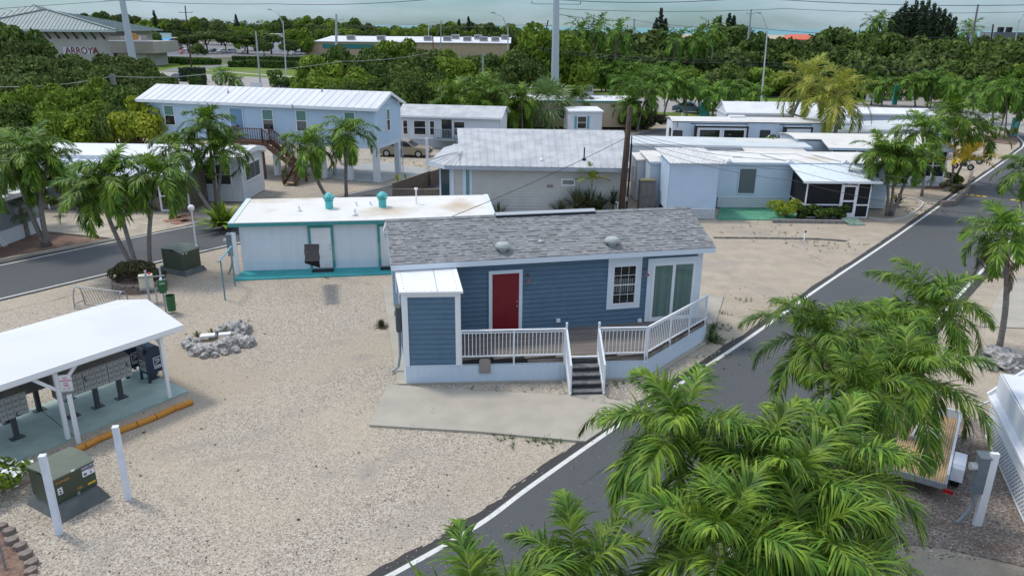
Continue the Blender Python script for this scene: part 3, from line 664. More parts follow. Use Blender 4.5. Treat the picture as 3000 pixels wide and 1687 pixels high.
    for px, py in ((1634, 935), (1872, 935)):
        ub, zb = BH.hit(px, py); v = MB(); fbox(v, F, ub-.07, ub+.07, zb-.08, zb+.04, .02, .10); v.build('outlet_cover', white_trim, bh)
    # meter and pipes on the left wall
    LF = left(UL); v = MB(); fbox(v, LF, -.9, -.5, 1.5, 2.35, .05, .22); v.build('electric_panel', pad_concrete, bh)
    v = MB(); c = LF.p(-.3, 1.95, .03); e = LF.p(-.3, 1.95, .24); fbox(v, LF, -.45, -.15, 1.75, 2.15, 0, .1); v.tube([c, e], .10, 14); v.build('electric_meter', steel, bh)
    v = MB(); v.tube([LF.p(-.7, 1.5, .12), LF.p(-.7, .6, .12), LF.p(-.75, .2, .2), LF.p(-.8, .06, .42)], .045, 8); v.build('conduit', steel, bh)
    fan = MB(); fbox(fan, left(UL), 1.2, 1.5, 2.1, 3.0, .0, .05); fan.build('side_window', white_trim, bh)
    return slope
SL = blue_house()
def shed_and_deck():
    zs = .66
    P = lambda px, py, z: BH.top(px, py, z)
    FL = P(1191, 1121, .05); FLt = P(1191, 1069, zs); SR = P(1347, 1068, zs); ST = P(1667, 1110, .05); FR = P(1888, 1104, .05); EN = P(2064, 995, .05)
    print('deck pts', FL, FLt, SR, ST, FR, EN)
    # shed: four-sided prism flush with the left wall
    L = math.hypot(SR[0]-FL[0], SR[1]-FL[1]); a = ((SR[0]-FL[0])/L, (SR[1]-FL[1])/L); nout = (a[1], -a[0])
    F = Face(FL, a, nout)
    zt0, zt1 = 3.17, 3.42          # roof rises to the house
    hs = MB(); poly = [FL, SR, (SR[0], -.02), (UL, -.02)]
    def zt(p): f = (p[1]-FL[1])/(-FL[1]); return zt0-.05+(zt1-zt0)*f
    hs.prism(poly, zs, zt)
    lap(hs, F, 0, L, zs+.08, zt0-.08, .17)
    rl = -SR[1]; FRt = Face((SR[0], SR[1]), (0, 1), (1, 0)); lap(hs, FRt, 0, rl-.03, zs+.08, zt0-.02, .17)
    ll = math.hypot(UL-FL[0], FL[1]); la = ((UL-FL[0])/ll, -FL[1]/ll); FLf = Face(FL, la, (-la[1], la[0])); lap(hs, FLf, 0, ll, zs+.08, zt0-.02, .17)
    sh = hs.build('utility_closet', blue_lap, bh)
    t = MB(); fbox(t, F, -.03, .13, zs, zt0-.06, 0, .05); fbox(t, F, L-.12, L+.03, zs, zt0-.06, 0, .05); fbox(t, F, 0, L, zt0-.16, zt0-.06, 0, .045)
    fbox(t, FLf, -.03, .12, zs, zt0-.06, 0, .05); fbox(t, FLf, ll-.15, ll, zs, zt0, 0, .05); fbox(t, FRt, -.03, .10, zs, zt0-.06, 0, .05)
    build_each(t, 'closet_trim', white_trim, sh)
    r = MB(); c0 = F.p(-.10, zt0, .16); c1 = F.p(L+.14, zt0, .16)
    top = [c0, c1, (c1[0]+.05, -.03, zt1+.03), (UL-.16, -.03, zt1+.03)]
    r.slab([(p[0], p[1], p[2]+.05) for p in top], .07)
    ro = r.build('closet_roof', mat('white_sheet_roof', (.80, .81, .80), .4, col2=(.74, .75, .74), scale=2), sh)
    rv = MB()
    tp = [Vector((p[0], p[1], p[2]+.052)) for p in top]
    for i in range(9):
        for f in (.08, .92):
            if i > 0: q = tp[0].lerp(tp[3], i/9.5+.02).lerp(tp[1].lerp(tp[2], i/9.5+.02), f); rv.box(q.x-.015, q.x+.015, q.y-.015, q.y+.015, q.z-.01, q.z+.006)
        q = tp[0].lerp(tp[1], .12+.76*i/8); rv.box(q.x-.015, q.x+.015, q.y+.07, q.y+.10, q.z-.01, q.z+.014)
    rv.build('rivets', steel, ro)
    q0 = tp[0].lerp(tp[1], .6); q1 = tp[3].lerp(tp[2], .62); sm = MB(); sm.bar(q0+Vector((0, 0, .003)), q1+Vector((0, 0, .003)), .015, .006); sm.build('roof_seam', steel, ro)
    # deck platform
    zt_ = ZD; DK = [(SR[0], SR[1]+.0), ST, FR, EN]
    # outline of the deck front: from the closet corner along the skirt to the angled end, back to the wall
    d = MB(); sr = (SR[0], SR[1]); u1 = 7.75
    end = (EN[0]+.05, min(EN[1], -.02)); outline = [sr, FR, EN, (EN[0], -.03), (SR[0], -.03)] if EN[1] < -.1 else [sr, FR, (EN[0], -.03), (SR[0], -.03)]
    def nfront(u):
        if u <= FR[0]: f = (u-sr[0])/(FR[0]-sr[0]); return sr[1]+(FR[1]-sr[1])*f
        f = (u-FR[0])/(EN[0]-FR[0]); return FR[1]+(EN[1]-FR[1])*f
    # boards run along the house
    n = -.03; bw = .14
    while n > min(FR[1], sr[1]):
        n0 = n-bw+.008
        ua = SR[0]+.02; ub = EN[0]
        if n0 < EN[1]: ub = EN[0]+(FR[0]-EN[0])*(n0-EN[1])/(FR[1]-EN[1])
        # clip to the slanted front edge
        fa = nfront(SR[0]+.01)
        if n0 < fa: # board starts where the front edge allows
            ua = SR[0]+(n0-sr[1])/((FR[1]-sr[1])/(FR[0]-sr[0])) if abs(FR[1]-sr[1]) > 1e-3 else ua
        if ub-ua > .05: d.box(ua, ub-.03, n0, n, zt_-.04, zt_-.002)
        n -= bw
    dk = d.build('deck', deck_wood, bh)
    j = MB(); j.prism([(p[0], p[1]) for p in ([sr, FR, EN] if True else 0)]+[(EN[0], -.03), (SR[0], -.03)], zt_-.22, zt_-.045); j.build('joists', dark, dk)
    # skirt + rim board along the front, stairs gap between ST and stair right
    segs = [(FL, FR), (FR, EN)]
    sk = MB(); rim = MB()
    for p, q in segs:
        l = math.hypot(q[0]-p[0], q[1]-p[1]); aa = ((q[0]-p[0])/l, (q[1]-p[1])/l); FF = Face(p, aa, (aa[1], -aa[0]))
        fbox(sk, FF, 0, l, .05, zs-.0, -.03, 0); corrug(sk, FF, 0, l, .05, zs, .11, .014); fbox(sk, FF, 0, l, zs-.015, zs+.01, -.03, .025)
        s0 = L if p == FL else 0; fbox(rim, FF, s0, l, zs+.012, zt_-.045, -.01, .012)
    # left return of the skirt
    FF = FLf; fbox(sk, FF, 0, ll, .05, zs, -.03, 0); corrug(sk, FF, 0, ll, .05, zs, .11, .014)
    sk.build('deck_skirting', pale_lap, bh); rim.build('rim_board', mat('stained_rim_board', (.13, .10, .08), .9, col2=(.30, .27, .24), scale=3, lo=.4, hi=.7, stretch=(.3, 1, 2), detail=8), dk)
    # a beige hatch hung on the skirt
    l = math.hypot(FR[0]-FL[0], FR[1]-FL[1]); aa = ((FR[0]-FL[0])/l, (FR[1]-FL[1])/l); FF = Face(FL, aa, (aa[1], -aa[0]))
    def along(px, py, z): u_, n_ = P(px, py, z); return (u_-FL[0])*aa[0]+(n_-FL[1])*aa[1]
    ha, hb = along(1404, 1065, .7), along(1437, 1065, .7)
    v = MB(); fbox(v, FF, ha, hb, .36, .82, .03, .08); fbox(v, FF, ha+.04, hb-.04, .82, .86, .03, .08); fbox(v, FF, ha+.05, hb-.05, .42, .76, .08, .09); v.build('skirt_hatch', mat('beige_hatch', (.30, .27, .24), .7), bh)
    # railing
    rail_m = mat('white_aluminium_rail', (.80, .83, .86), .35)
    def rail(P0, P1, posts, name='railing', z0=ZD, z1=None):
        z1 = z0 if z1 is None else z1
        r = MB(); p = Vector((P0[0], P0[1], z0)); q = Vector((P1[0], P1[1], z1)); up = Vector((0, 0, 1))
        r.bar(p+up*.98, q+up*.98, .06, .045); r.bar(p+up*.09, q+up*.09, .045, .035); r.bar(p+up*.90, q+up*.90, .035, .03)
        l = (q-p).length; n = max(2, int(l/.118))
        for i in range(1, n):
            c = p.lerp(q, i/n); r.bar(c+up*.09, c+up*.90, .02)
        for f in posts:
            c = p.lerp(q, f); r.bar(c+up*(-.28), c+up*1.0, .05)
        return r.build(name, rail_m, bh)
    OUT = Vector((aa[1], -aa[0]))*(-.02)
    def onl(t, d=-.0): return (FL[0]+aa[0]*t+aa[1]*(d), FL[1]+aa[1]*t-aa[0]*d)
    t0 = L+.05; tsL = along(1655, 1038, ZD); tsR = along(1747, 1037, ZD); print('stairs', tsL, tsR, l)
    rail(onl(t0), onl(tsL), (0.0, .5, .985)); rail(onl(tsR), onl(l-.02), (.01, .985))
    le = math.hypot(EN[0]-FR[0], EN[1]-FR[1]); ae = ((EN[0]-FR[0])/le, (EN[1]-FR[1])/le)
    rail((FR[0]+ae[0]*.05, FR[1]+ae[1]*.05), (FR[0]+ae[0]*le*1.0, FR[1]+ae[1]*le*1.0), (.0, .36, .68, .97))
    if EN[1] < -.45: rail((EN[0], EN[1]+.05), (EN[0], -.08), (.02, .95))
    # stairs: five treads going down towards the driveway
    ns = 5; rise = ZD/ns; out = .24
    tL, tR = tsL+.02, tsR-.0
    st = MB(); rs = MB()
    for k in range(ns):
        zt2 = ZD-rise*(k+.0)-(0 if k else 0); d0 = out*(k-0)-.02
        if k > 0: fbox(st, FF, tL, tR, zt2-.04, zt2, d0-.02, d0+out-.02+.02)
        fbox(rs, FF, tL+.01, tR-.01, zt2-rise+.0, zt2-.042, d0+out-.06, d0+out-.045)
    s_ = st.build('stairs', tread, bh); rs.build('riser_gaps', gap_shade, s_)  # dark plates put the shade of the open risers into colour
    edge = MB(); fbox(edge, FF, tL-.02, tR+.02, ZD-.03, ZD+.02, -.01, .06); edge.build('top_nosing', white_trim, s_)
    str_ = MB(); nz = MB()
    for t in (tL-.04, tR+.0):
        a_ = Vector(FF.p(t+.02, ZD-.10, .0)); b_ = Vector(FF.p(t+.02, .05, out*ns)); str_.bar(a_, b_, .035, .25)
    build_each(str_, 'stringer', white_trim, s_)
    for t in (tL-.02, tR+.02):
        r = MB(); up = Vector((0, 0, 1)); a_ = Vector(FF.p(t, ZD+.02, .02)); b_ = Vector(FF.p(t, .10, out*ns-.02))
        r.bar(a_+up*.97, b_+up*.97, .055, .045); r.bar(a_+up*.16, b_+up*.16, .04, .035)
        for i in range(1, 10): c = a_.lerp(b_, i/10); r.bar(c+up*.16, c+up*.95, .02)
        r.bar(a_+up*(-.1), a_+up*1.17, .055); r.bar(Vector((b_.x, b_.y, .05)), b_+up*1.0, .055)
        r.bar(Vector(FF.p(t, ZD+1.17, .0)), a_+up*1.17, .06, .05); r.bar(Vector(FF.p(t, ZD+1.17, .03)), Vector(FF.p(t, ZD+.99, -.0)), .05, .05)
        r.build('stair_rail', rail_m, bh)
shed_and_deck()
# ------------------------------------------------------------------ laundry building, teal and white
def laundry():
    F0 = Fr(G(714, 797), ang=7.6); h = house('laundry_building', F0, 'white laundry building with teal trim and flat white roof', 'building')
    L = 11.5; D = 3.7; ZT = 2.30
    w = MB(); w.box(0, L, 0, D, 0.05, ZT)
    F = front(0)
    for a in (1.7, 2.35, 5.05, 7.2, 8.6, 10.0): fbox(w, F, a-.012, a+.012, .08, ZT, 0, .008)
    w.build('wall', mat('lightly_ribbed_white_wall', (.70, .75, .80), .6, col2=(.65, .71, .77), scale=1.5, stretch=(3, 3, .4)), h)
    b = MB(); b.box(.1, .2, -.1, .2, 0, .1)
    s = MB(); s.prism([(-.15, -1.3), (L, -.95), (L, 0.05), (-.05, .05)], -.04, .06); s.build('porch_slab', teal_slab, h)
    r = MB(); r.slab([(-.38, -.32, 2.42), (L+.4, -.32, 2.42), (L+.4, D+.3, 2.60), (-.38, D+.3, 2.60)], .05); rf = r.build('roof', white_roof, h)
    e = MB(); e.box(-.40, L+.42, -.355, -.322, 2.26, 2.40); e.box(-.41, -.385, -.32, D+.3, 2.30, 2.42); e.box(L+.405, L+.43, -.32, D+.3, 2.3, 2.42); e.build('fascia', teal, rf)
    e = MB(); e.slab([(-.38, -.35, 2.455), (-.15, -.35, 2.455), (-.15, D+.3, 2.635), (-.38, D+.3, 2.635)], .03); e.slab([(L+.17, -.35, 2.455), (L+.4, -.35, 2.455), (L+.4, D+.3, 2.635), (L+.17, D+.3, 2.635)], .03); e.slab([(-.15, -.35, 2.452), (L+.17, -.35, 2.452), (L+.17, -.28, 2.456), (-.15, -.28, 2.456)], .025); e.build('roof_edge', mat('pale_mint_edge', (.62, .70, .72), .5), rf)
    z = lambda px, py: F0.top(px, py, 2.52)
    for px, py in ((965, 610), (1121, 606)):
        u, n = z(px, py); v = MB(); v.lathe([(.19, -.04), (.19, .34), (.22, .36), (.22, .40)], (u, n, 2.52), 20)
        t = v.build('turbine_vent', teal_pipe if False else mat('turquoise_vent', (.10, .52, .52), .4, col2=(.08, .46, .46), scale=4), h)
        v = MB(); k = 18
        for i in range(k):
            a = 2*math.pi*i/k; pts = []
            for j in range(7):
                f = j/6; rr = .13+.155*math.sin(math.pi*min(1, .12+f*.88)); aa = a+.35*f; pts.append((u+rr*math.cos(aa), n+rr*math.sin(aa), 2.93+.30*f))
            for j in range(6):
                p, q = Vector(pts[j]), Vector(pts[j+1]); wd = Vector((-(p.y-n), p.x-u, 0)).normalized()*.042; v.quad(p-wd*.6, p+wd, q+wd, q-wd*.6)
        v.lathe([(.10, .70), (.16, .71), (.10, .745), (.02, .75)], (u, n, 2.52), 16)
        v.build('fins', MATS['turquoise_vent'], t); c = MB(); c.lathe([(.11, .4), (.11, .70)], (u, n, 2.52), 12); c.build('core', dark, t)
    for px, py, hh, r_ in ((877, 617, .26, .05), (1044, 603, .24, .045), (1040, 627, .28, .055), (1085, 602, .22, .06), (1220, 598, .75, .035)):
        u, n = z(px, py); v = MB(); v.tube([(u, n, 2.5), (u, n, 2.5+hh)], r_, 10); v.lathe([(r_*2.4, 0), (r_*1.3, .06)], (u, n, 2.52), 12)
        if hh > .5: v.lathe([(.07, hh-.02), (.09, hh+.02), (.09, hh+.08), (.05, hh+.1)], (u, n, 2.5), 12)
        v.build('roof_pipe', white_trim, h)
    for (pa, pb) in ((912, 978), (1112, 1178)):
        a0 = F0.top(pa, 788, .1)[0]+.08; a1 = a0+.92
        d = door(h, F, a0, a1, .12, 2.06, white, teal, trim=.12, panels=True)
    return F0
LA = laundry()
u = LA.top(940, 792, .08)
o = MB(); o.box(-.5, .5, -.22, .22, 0, .02); m1 = one(o, 'door_mat', black, 'black door mat at the laundry door behind the hanging towel', 'door mat', LA.w(3.68, -.36, .062), LA.a)
m2 = m1.copy(); C.objects.link(m2); m2.location = LA.w(6.85, -.33, .062); m2['label'] = 'black door mat half hidden by the blue mobile home, at the second laundry door'
# ------------------------------------------------------------------ grey hip-roofed house behind
def grey_house():
    F0 = Fr((-5.0, 45.95), ang=-2); h = house('grey_house', F0, 'pale grey lap-sided house with weathered white metal roof', 'house')
    T = lambda px, py, z: F0.top(px, py, z)+(z,)
    ez = 3.02; rz = 4.55
    uL = T(1345, 488, ez); uR = T(1847, 497, ez); n0 = uL[1]; rL = T(1339, 375, rz); rR = T(1826, 373, rz)
    n0 = -.62; NRr = 4.9
    a0 = uL[0]; a1 = uR[0]; b0 = F0.hit(1339, 375, NRr)[0]; b1 = F0.hit(1826, 373, NRr)[0]; print('grey', a0, a1, b0, b1, rL, rR)
    r = MB(); roofplane(r, [(a0, n0, ez), (a1, n0, ez), (b1, NRr, rz), (b0, NRr, rz)], .05, .42, .04, .035)
    roofplane(r, [(b1, 9.8, ez), (a0, 9.8, ez), (b0, NRr, rz), (b1, NRr, rz)], .05, .42)
    # lower fan-shaped corner on the left
    zap = ez+(rz-ez)*.38; ap = (a0+.03, n0+(NRr-n0)*.38, zap); ea = (T(1300, 488, ez)[0], n0, ez); eb = T(1253, 473, ez); ec = T(1262, 452, ez)
    ec = (eb[0]+.15, eb[1]+1.6, ez)
    for p, q in (((a0, n0, ez), ea), (ea, eb), (eb, ec)):
        r.slab([q, p, ap], .04)
        for f in (.0, .33, .66): s = Vector(p).lerp(Vector(q), f); r.bar(s+Vector((0, 0, .012)), Vector(ap).lerp(s, f*.3)+Vector((0, 0, .012)), .035, .03)
    r.slab([ec, ap, (a0+.03, n0+4, zap+.3), (eb[0]+.3, 6.5, ez)], .04)
    rf = r.build('roof', old_metal_roof, h)
    f = MB()
    for p, q in (((a1, n0), (ea[0], n0)), ((ea[0], n0), (eb[0], eb[1])), ((eb[0], eb[1]), (ec[0], ec[1])), ((ec[0], ec[1]), (eb[0]+.3, 6.5))):
        f.add([(p[0], p[1], ez-.24), (q[0], q[1], ez-.24), (q[0], q[1], ez-.02), (p[0], p[1], ez-.02)], [(0, 1, 2, 3), (3, 2, 1, 0)]); f.bar((p[0], p[1]+.02, ez-.13), (q[0], q[1]+.02, ez-.13), .03, .22)
    f.bar((a1+.01, n0, ez-.1), (b1+.01, NRr, rz-.1), .03, .18)
    f.build('fascia', mat('pale_blue_fascia', (.66, .72, .80), .5), rf)
    w = MB(); x0 = .35; x1 = a1-.3; w.prism([(x0+.9, 0), (x1, 0), (x1, 8.8), (x0, 8.8), (x0, 1.1)], 0, ez-.1); lap(w, front(0), x0+.9+1.1, x1, .1, ez-.12, .19)
    lap(w, right(x1), 0, 8.8, .1, ez-.12, .19, ridge=(4.9, rz-.15)); w.build('wall', grey_lap, h)
    t = MB(); F = front(0)
    for a in (x0+.9, x0+1.02+1.0): fbox(t, F, a-.06, a+.1, 0, ez-.1, 0, .05)
    fbox(t, F, x0+1.55, x0+1.68, 0, ez-.1, 0, .05); dl = math.hypot(.9, 1.1); CF = Face((x0+.9, 0), (-.9/dl, 1.1/dl), (-1.1/dl, -.9/dl)); fbox(t, CF, dl-.1, dl, 0, ez-.1, 0, .05); fbox(t, CF, 0, .12, 0, ez-.1, .0, .05); t.build('corner_post', pale_lap, h)
    window(h, CF, .2, dl-.2, .5, ez-.3, pale_lap, mat('dark_teal_glass', (.025, .06, .075), .15, spec=.6), sash=False)
    window(h, F, x0+1.75, x0+1.98, .5, ez-.3, pale_lap, mat('aqua_glass', (.10, .24, .25), .15, spec=.7), sash=False)
    p, q = F0.hit(1648, 527), F0.hit(1681, 541); window(h, F, p[0], q[0], q[1], p[1], white_trim, mat('frosted_pane', (.20, .23, .23), .3), sash=False)
    for px in (1607, 1616): p = F0.hit(px, 545); v = MB(); fbox(v, F, p[0]-.09, p[0]+.09, p[1]-.08, p[1]+.08, .02, .06); v.build('wall_vent', mat('rusty_vent', (.25, .20, .17), .8), h)
    for px, py, hh, r_, m in ((1711, 466, .75, .04, black), (1587, 465, .4, .035, white_trim)):
        z = ez+.35; u, n = F0.top(px, py, z); sl = (rz-ez)/(NRr-n0); zz = ez+sl*(n-n0)
        v = MB(); v.tube([(u, n, zz-.05), (u, n, zz+hh)], r_, 10); v.lathe([(.14, -.02), (.13, .06), (.05, .14)], (u, n, zz), 14); v.build('roof_pipe', m, h)
    return F0
GH = grey_house()
# ------------------------------------------------------------------ light blue house on stilts
def stilt_house():
    ez, rz, fz = 5.42, 6.38, 2.75
    e0, e1 = G(421, 287, ez), G(1100, 314, ez); base = G(1110, 537)
    ang = math.atan2(e1[1]-e0[1], e1[0]-e0[0]); print('stilt', e0, e1, math.degrees(ang), base)
    F0 = Fr(base, ang=math.degrees(ang)); h = house('stilt_house', F0, 'light blue house raised on concrete columns with white metal roof', 'house')
    uL = F0.loc(e0)[0]+.45; D = 4.3; uR = 0.0
    n_e = F0.loc(e1)[1]; print('eave n', n_e, 'uL', uL, F0.loc(e1))
    w = MB(); w.box(uL, uR, 0, D, fz, ez-.1)
    lap(w, front(0), uL, uR, fz, ez-.05, .17, .02); lap(w, right(uR), 0, D, fz, ez-.05, .17, .02, ridge=(D/2, rz-.12)); lap(w, left(uL), 0, D, fz, ez-.05, .17, .02, ridge=(D/2, rz-.12)); w.build('wall', light_blue_lap, h)
    r = MB(); EL, ER, OV = uL-.45, uR+.32, .4
    roofplane(r, [(EL, -OV, ez), (ER, -OV, ez), (ER, D/2, rz), (EL, D/2, rz)], .06, .62, .03, .03); roofplane(r, [(ER, D+OV, ez), (EL, D+OV, ez), (EL, D/2, rz), (ER, D/2, rz)], .06, .62, .03, .03)
    rf = r.build('roof', metal_roof, h)
    g = MB(); g.box(EL, ER, -OV-.03, -OV, ez-.22, ez-.01); g.box(EL+.05, ER, -OV, 0, ez-.2, ez-.18)
    g.bar((ER+.012, -OV, ez-.12), (ER+.012, D/2, rz-.12), .03, .2); g.bar((ER+.012, D+OV, ez-.12), (ER+.012, D/2, rz-.12), .03, .2); g.bar((EL-.012, -OV, ez-.12), (EL-.012, D/2, rz-.12), .03, .2)
    g.build('fascia', white_trim, rf)
    for px, py in ((577, 270), (668, 265), (854, 279), (944, 272)):
        u, n = F0.top(px, py, ez+.75); zz = ez+(rz-ez)*(n+OV)/(D/2+OV); v = MB(); v.lathe([(.11, -.05), (.04, .16), (.04, .24)], (u, n, zz), 10); v.build('roof_pipe', steel, h)
    t = MB(); fbox(t, front(0), uR-.12, uR+.02, fz, ez-.1, 0, .035); fbox(t, right(0), -.02, .12, fz, ez-.1, 0, .035); fbox(t, right(0), D-.12, D+.02, fz, ez-.1, 0, .035); fbox(t, front(0), uL-.02, uL+.1, fz, ez-.1, 0, .035); build_each(t, 'corner_trim', pale_lap, h)
    F = front(0)
    for x0, y0, x1, y1 in ((481, 310, 514, 356), (588, 315, 619, 360), (769, 322, 804, 384), (868, 325, 901, 386), (1010, 330, 1042, 392)):
        p, q = F0.hit(x0, y0), F0.hit(x1, y1); zl = min(q[1], p[1]-1.25) if y1-y0 > 50 else p[1]-1.45
        w_ = window(h, F, p[0], q[0], p[1]-1.42, p[1], white_trim, glass_dark, trim=.06, shade=shade_green)
    p, q = F0.hitu(1130, 322, 0), F0.hitu(1141, 385, 0); window(h, right(0), p[0], q[0], p[1]-1.5, p[1], white_trim, glass_dark, trim=.06, shade=shade_green)
    p, q = F0.hit(673, 317), F0.hit(710, 322); door(h, F, p[0], q[0], fz+.05, p[1], mat('slate_blue_door', (.16, .30, .44), .5), white_trim, trim=.05, panels=False)
    # columns
    def col(u, n, s=.4): c = MB(); c.box(u-s/2, u+s/2, n-s/2, n+s/2, .05, fz); return c.build('column', white_lap, h)
    cu = [F0.loc(G(*p)) for p in ((1097, 537), (1028, 528), (945, 528))]; print('cols', cu, F0.loc(G(1158, 500)))
    for u in (-.22, -2.4, -4.6, -8.5, -12.5, uL+.3): col(u, .22)
    for u in (-.22, -4.6, -8.5, -12.5, uL+.3): col(u, D-.25)
    for u in (-12.5, -8.5): col(u, D/2)
    b = MB(); b.box(uL, uR, 0, D, fz-.28, fz-.002); b.build('floor_beam', pale_lap, h)
    v = MB(); fbox(v, right(0), D-.15, D+.05, 1.35, 1.9, .0, .16); v.tube([(.1, D-.05, 1.35), (.1, D-.05, .1)], .03, 6); v.tube([(.1, D-.05, 1.9), (.1, D-.05, 2.7)], .03, 6); v.build('electric_box', steel, h)
    # wooden landing and stair on the front
    A = F0.hit(650, 380)[0]; bz = fz; st = MB(); rl = MB()
    lu0, lu1 = F0.hit(672, 385, -1.2)[0], F0.hit(765, 372, -1.2)[0]; print('landing', lu0, lu1)
    for i in range(9): st.box(lu0, lu1, -.13*i-.12, -.13*i-.01, bz-.04, bz)
    st.box(lu0, lu1, -1.2, -.0, bz-.22, bz-.05)
    for x, y in ((lu0+.1, -1.15), (lu1-.1, -1.15), (lu0+.1, -.1)): st.box(x-.08, x+.08, y-.08, y+.08, 0, bz)
    deck = st.build('stair_landing', brown_wood, h)
    def guard(a, b, n):
        g = MB(); a = Vector(a); b = Vector(b); up = Vector((0, 0, 1))
        g.bar(a+up*.95, b+up*.95, .12, .05); g.bar(a+up*.12, b+up*.12, .05, .09)
        for i in range(n+1): c = a.lerp(b, i/n); g.bar(c+up*.12, c+up*.95, .035)
        for c in (a, b): g.bar(c, c+up*1.0, .1)
        g.build('guard_rail', brown_wood, h)
    guard((lu0, -1.2, bz), (lu1, -1.2, bz), 14)
    guard((lu0, -.1, bz), (lu0, -1.2, bz), 6)
    # flight descends to the right along the wall, turning on a low landing
    fl = MB(); n = 9; run = .27; bx = lu1; z = bz
    for i in range(n): z -= bz/15; fl.box(bx+run*i, bx+run*(i+1)+.02, -1.2, -.25, z-.04, z)
    zl = z; ex = bx+run*n
    fl.bar((bx, -1.2, bz-.1), (ex, -1.2, zl-.1), .05, .28); fl.bar((bx, -.25, bz-.1), (ex, -.25, zl-.1), .05, .28)
    fl.box(ex, ex+1.05, -1.3, -.2, zl-.1, zl-.001); 
    for x, y in ((ex+.1, -1.2), (ex+.95, -1.2)): fl.box(x-.07, x+.07, y-.07, y+.07, 0, zl-.1)
    m = 6; z = zl
    for i in range(m): z -= zl/(m+1); fl.box(ex+.1, ex+1.0, -1.3-.27*(i+1), -1.3-.27*i+.02, z-.04, z)
    for x in (ex+.1, ex+1.0): fl.bar((x, -1.3, zl-.1), (x, -1.3-.27*m, .12), .05, .26)
    fl.build('stair_flight', brown_wood, h)
    guard((bx, -1.2, bz), (ex, -1.2, zl), 12); guard((bx, -.25, bz), (ex, -.25, zl), 12); guard((ex+1.0, -1.3, zl), (ex+1.0, -1.3-.27*m, .12), 8); guard((ex+.1, -1.3, zl), (ex+.1, -1.3-.27*m, .12), 8)
    return F0
SH = stilt_house()
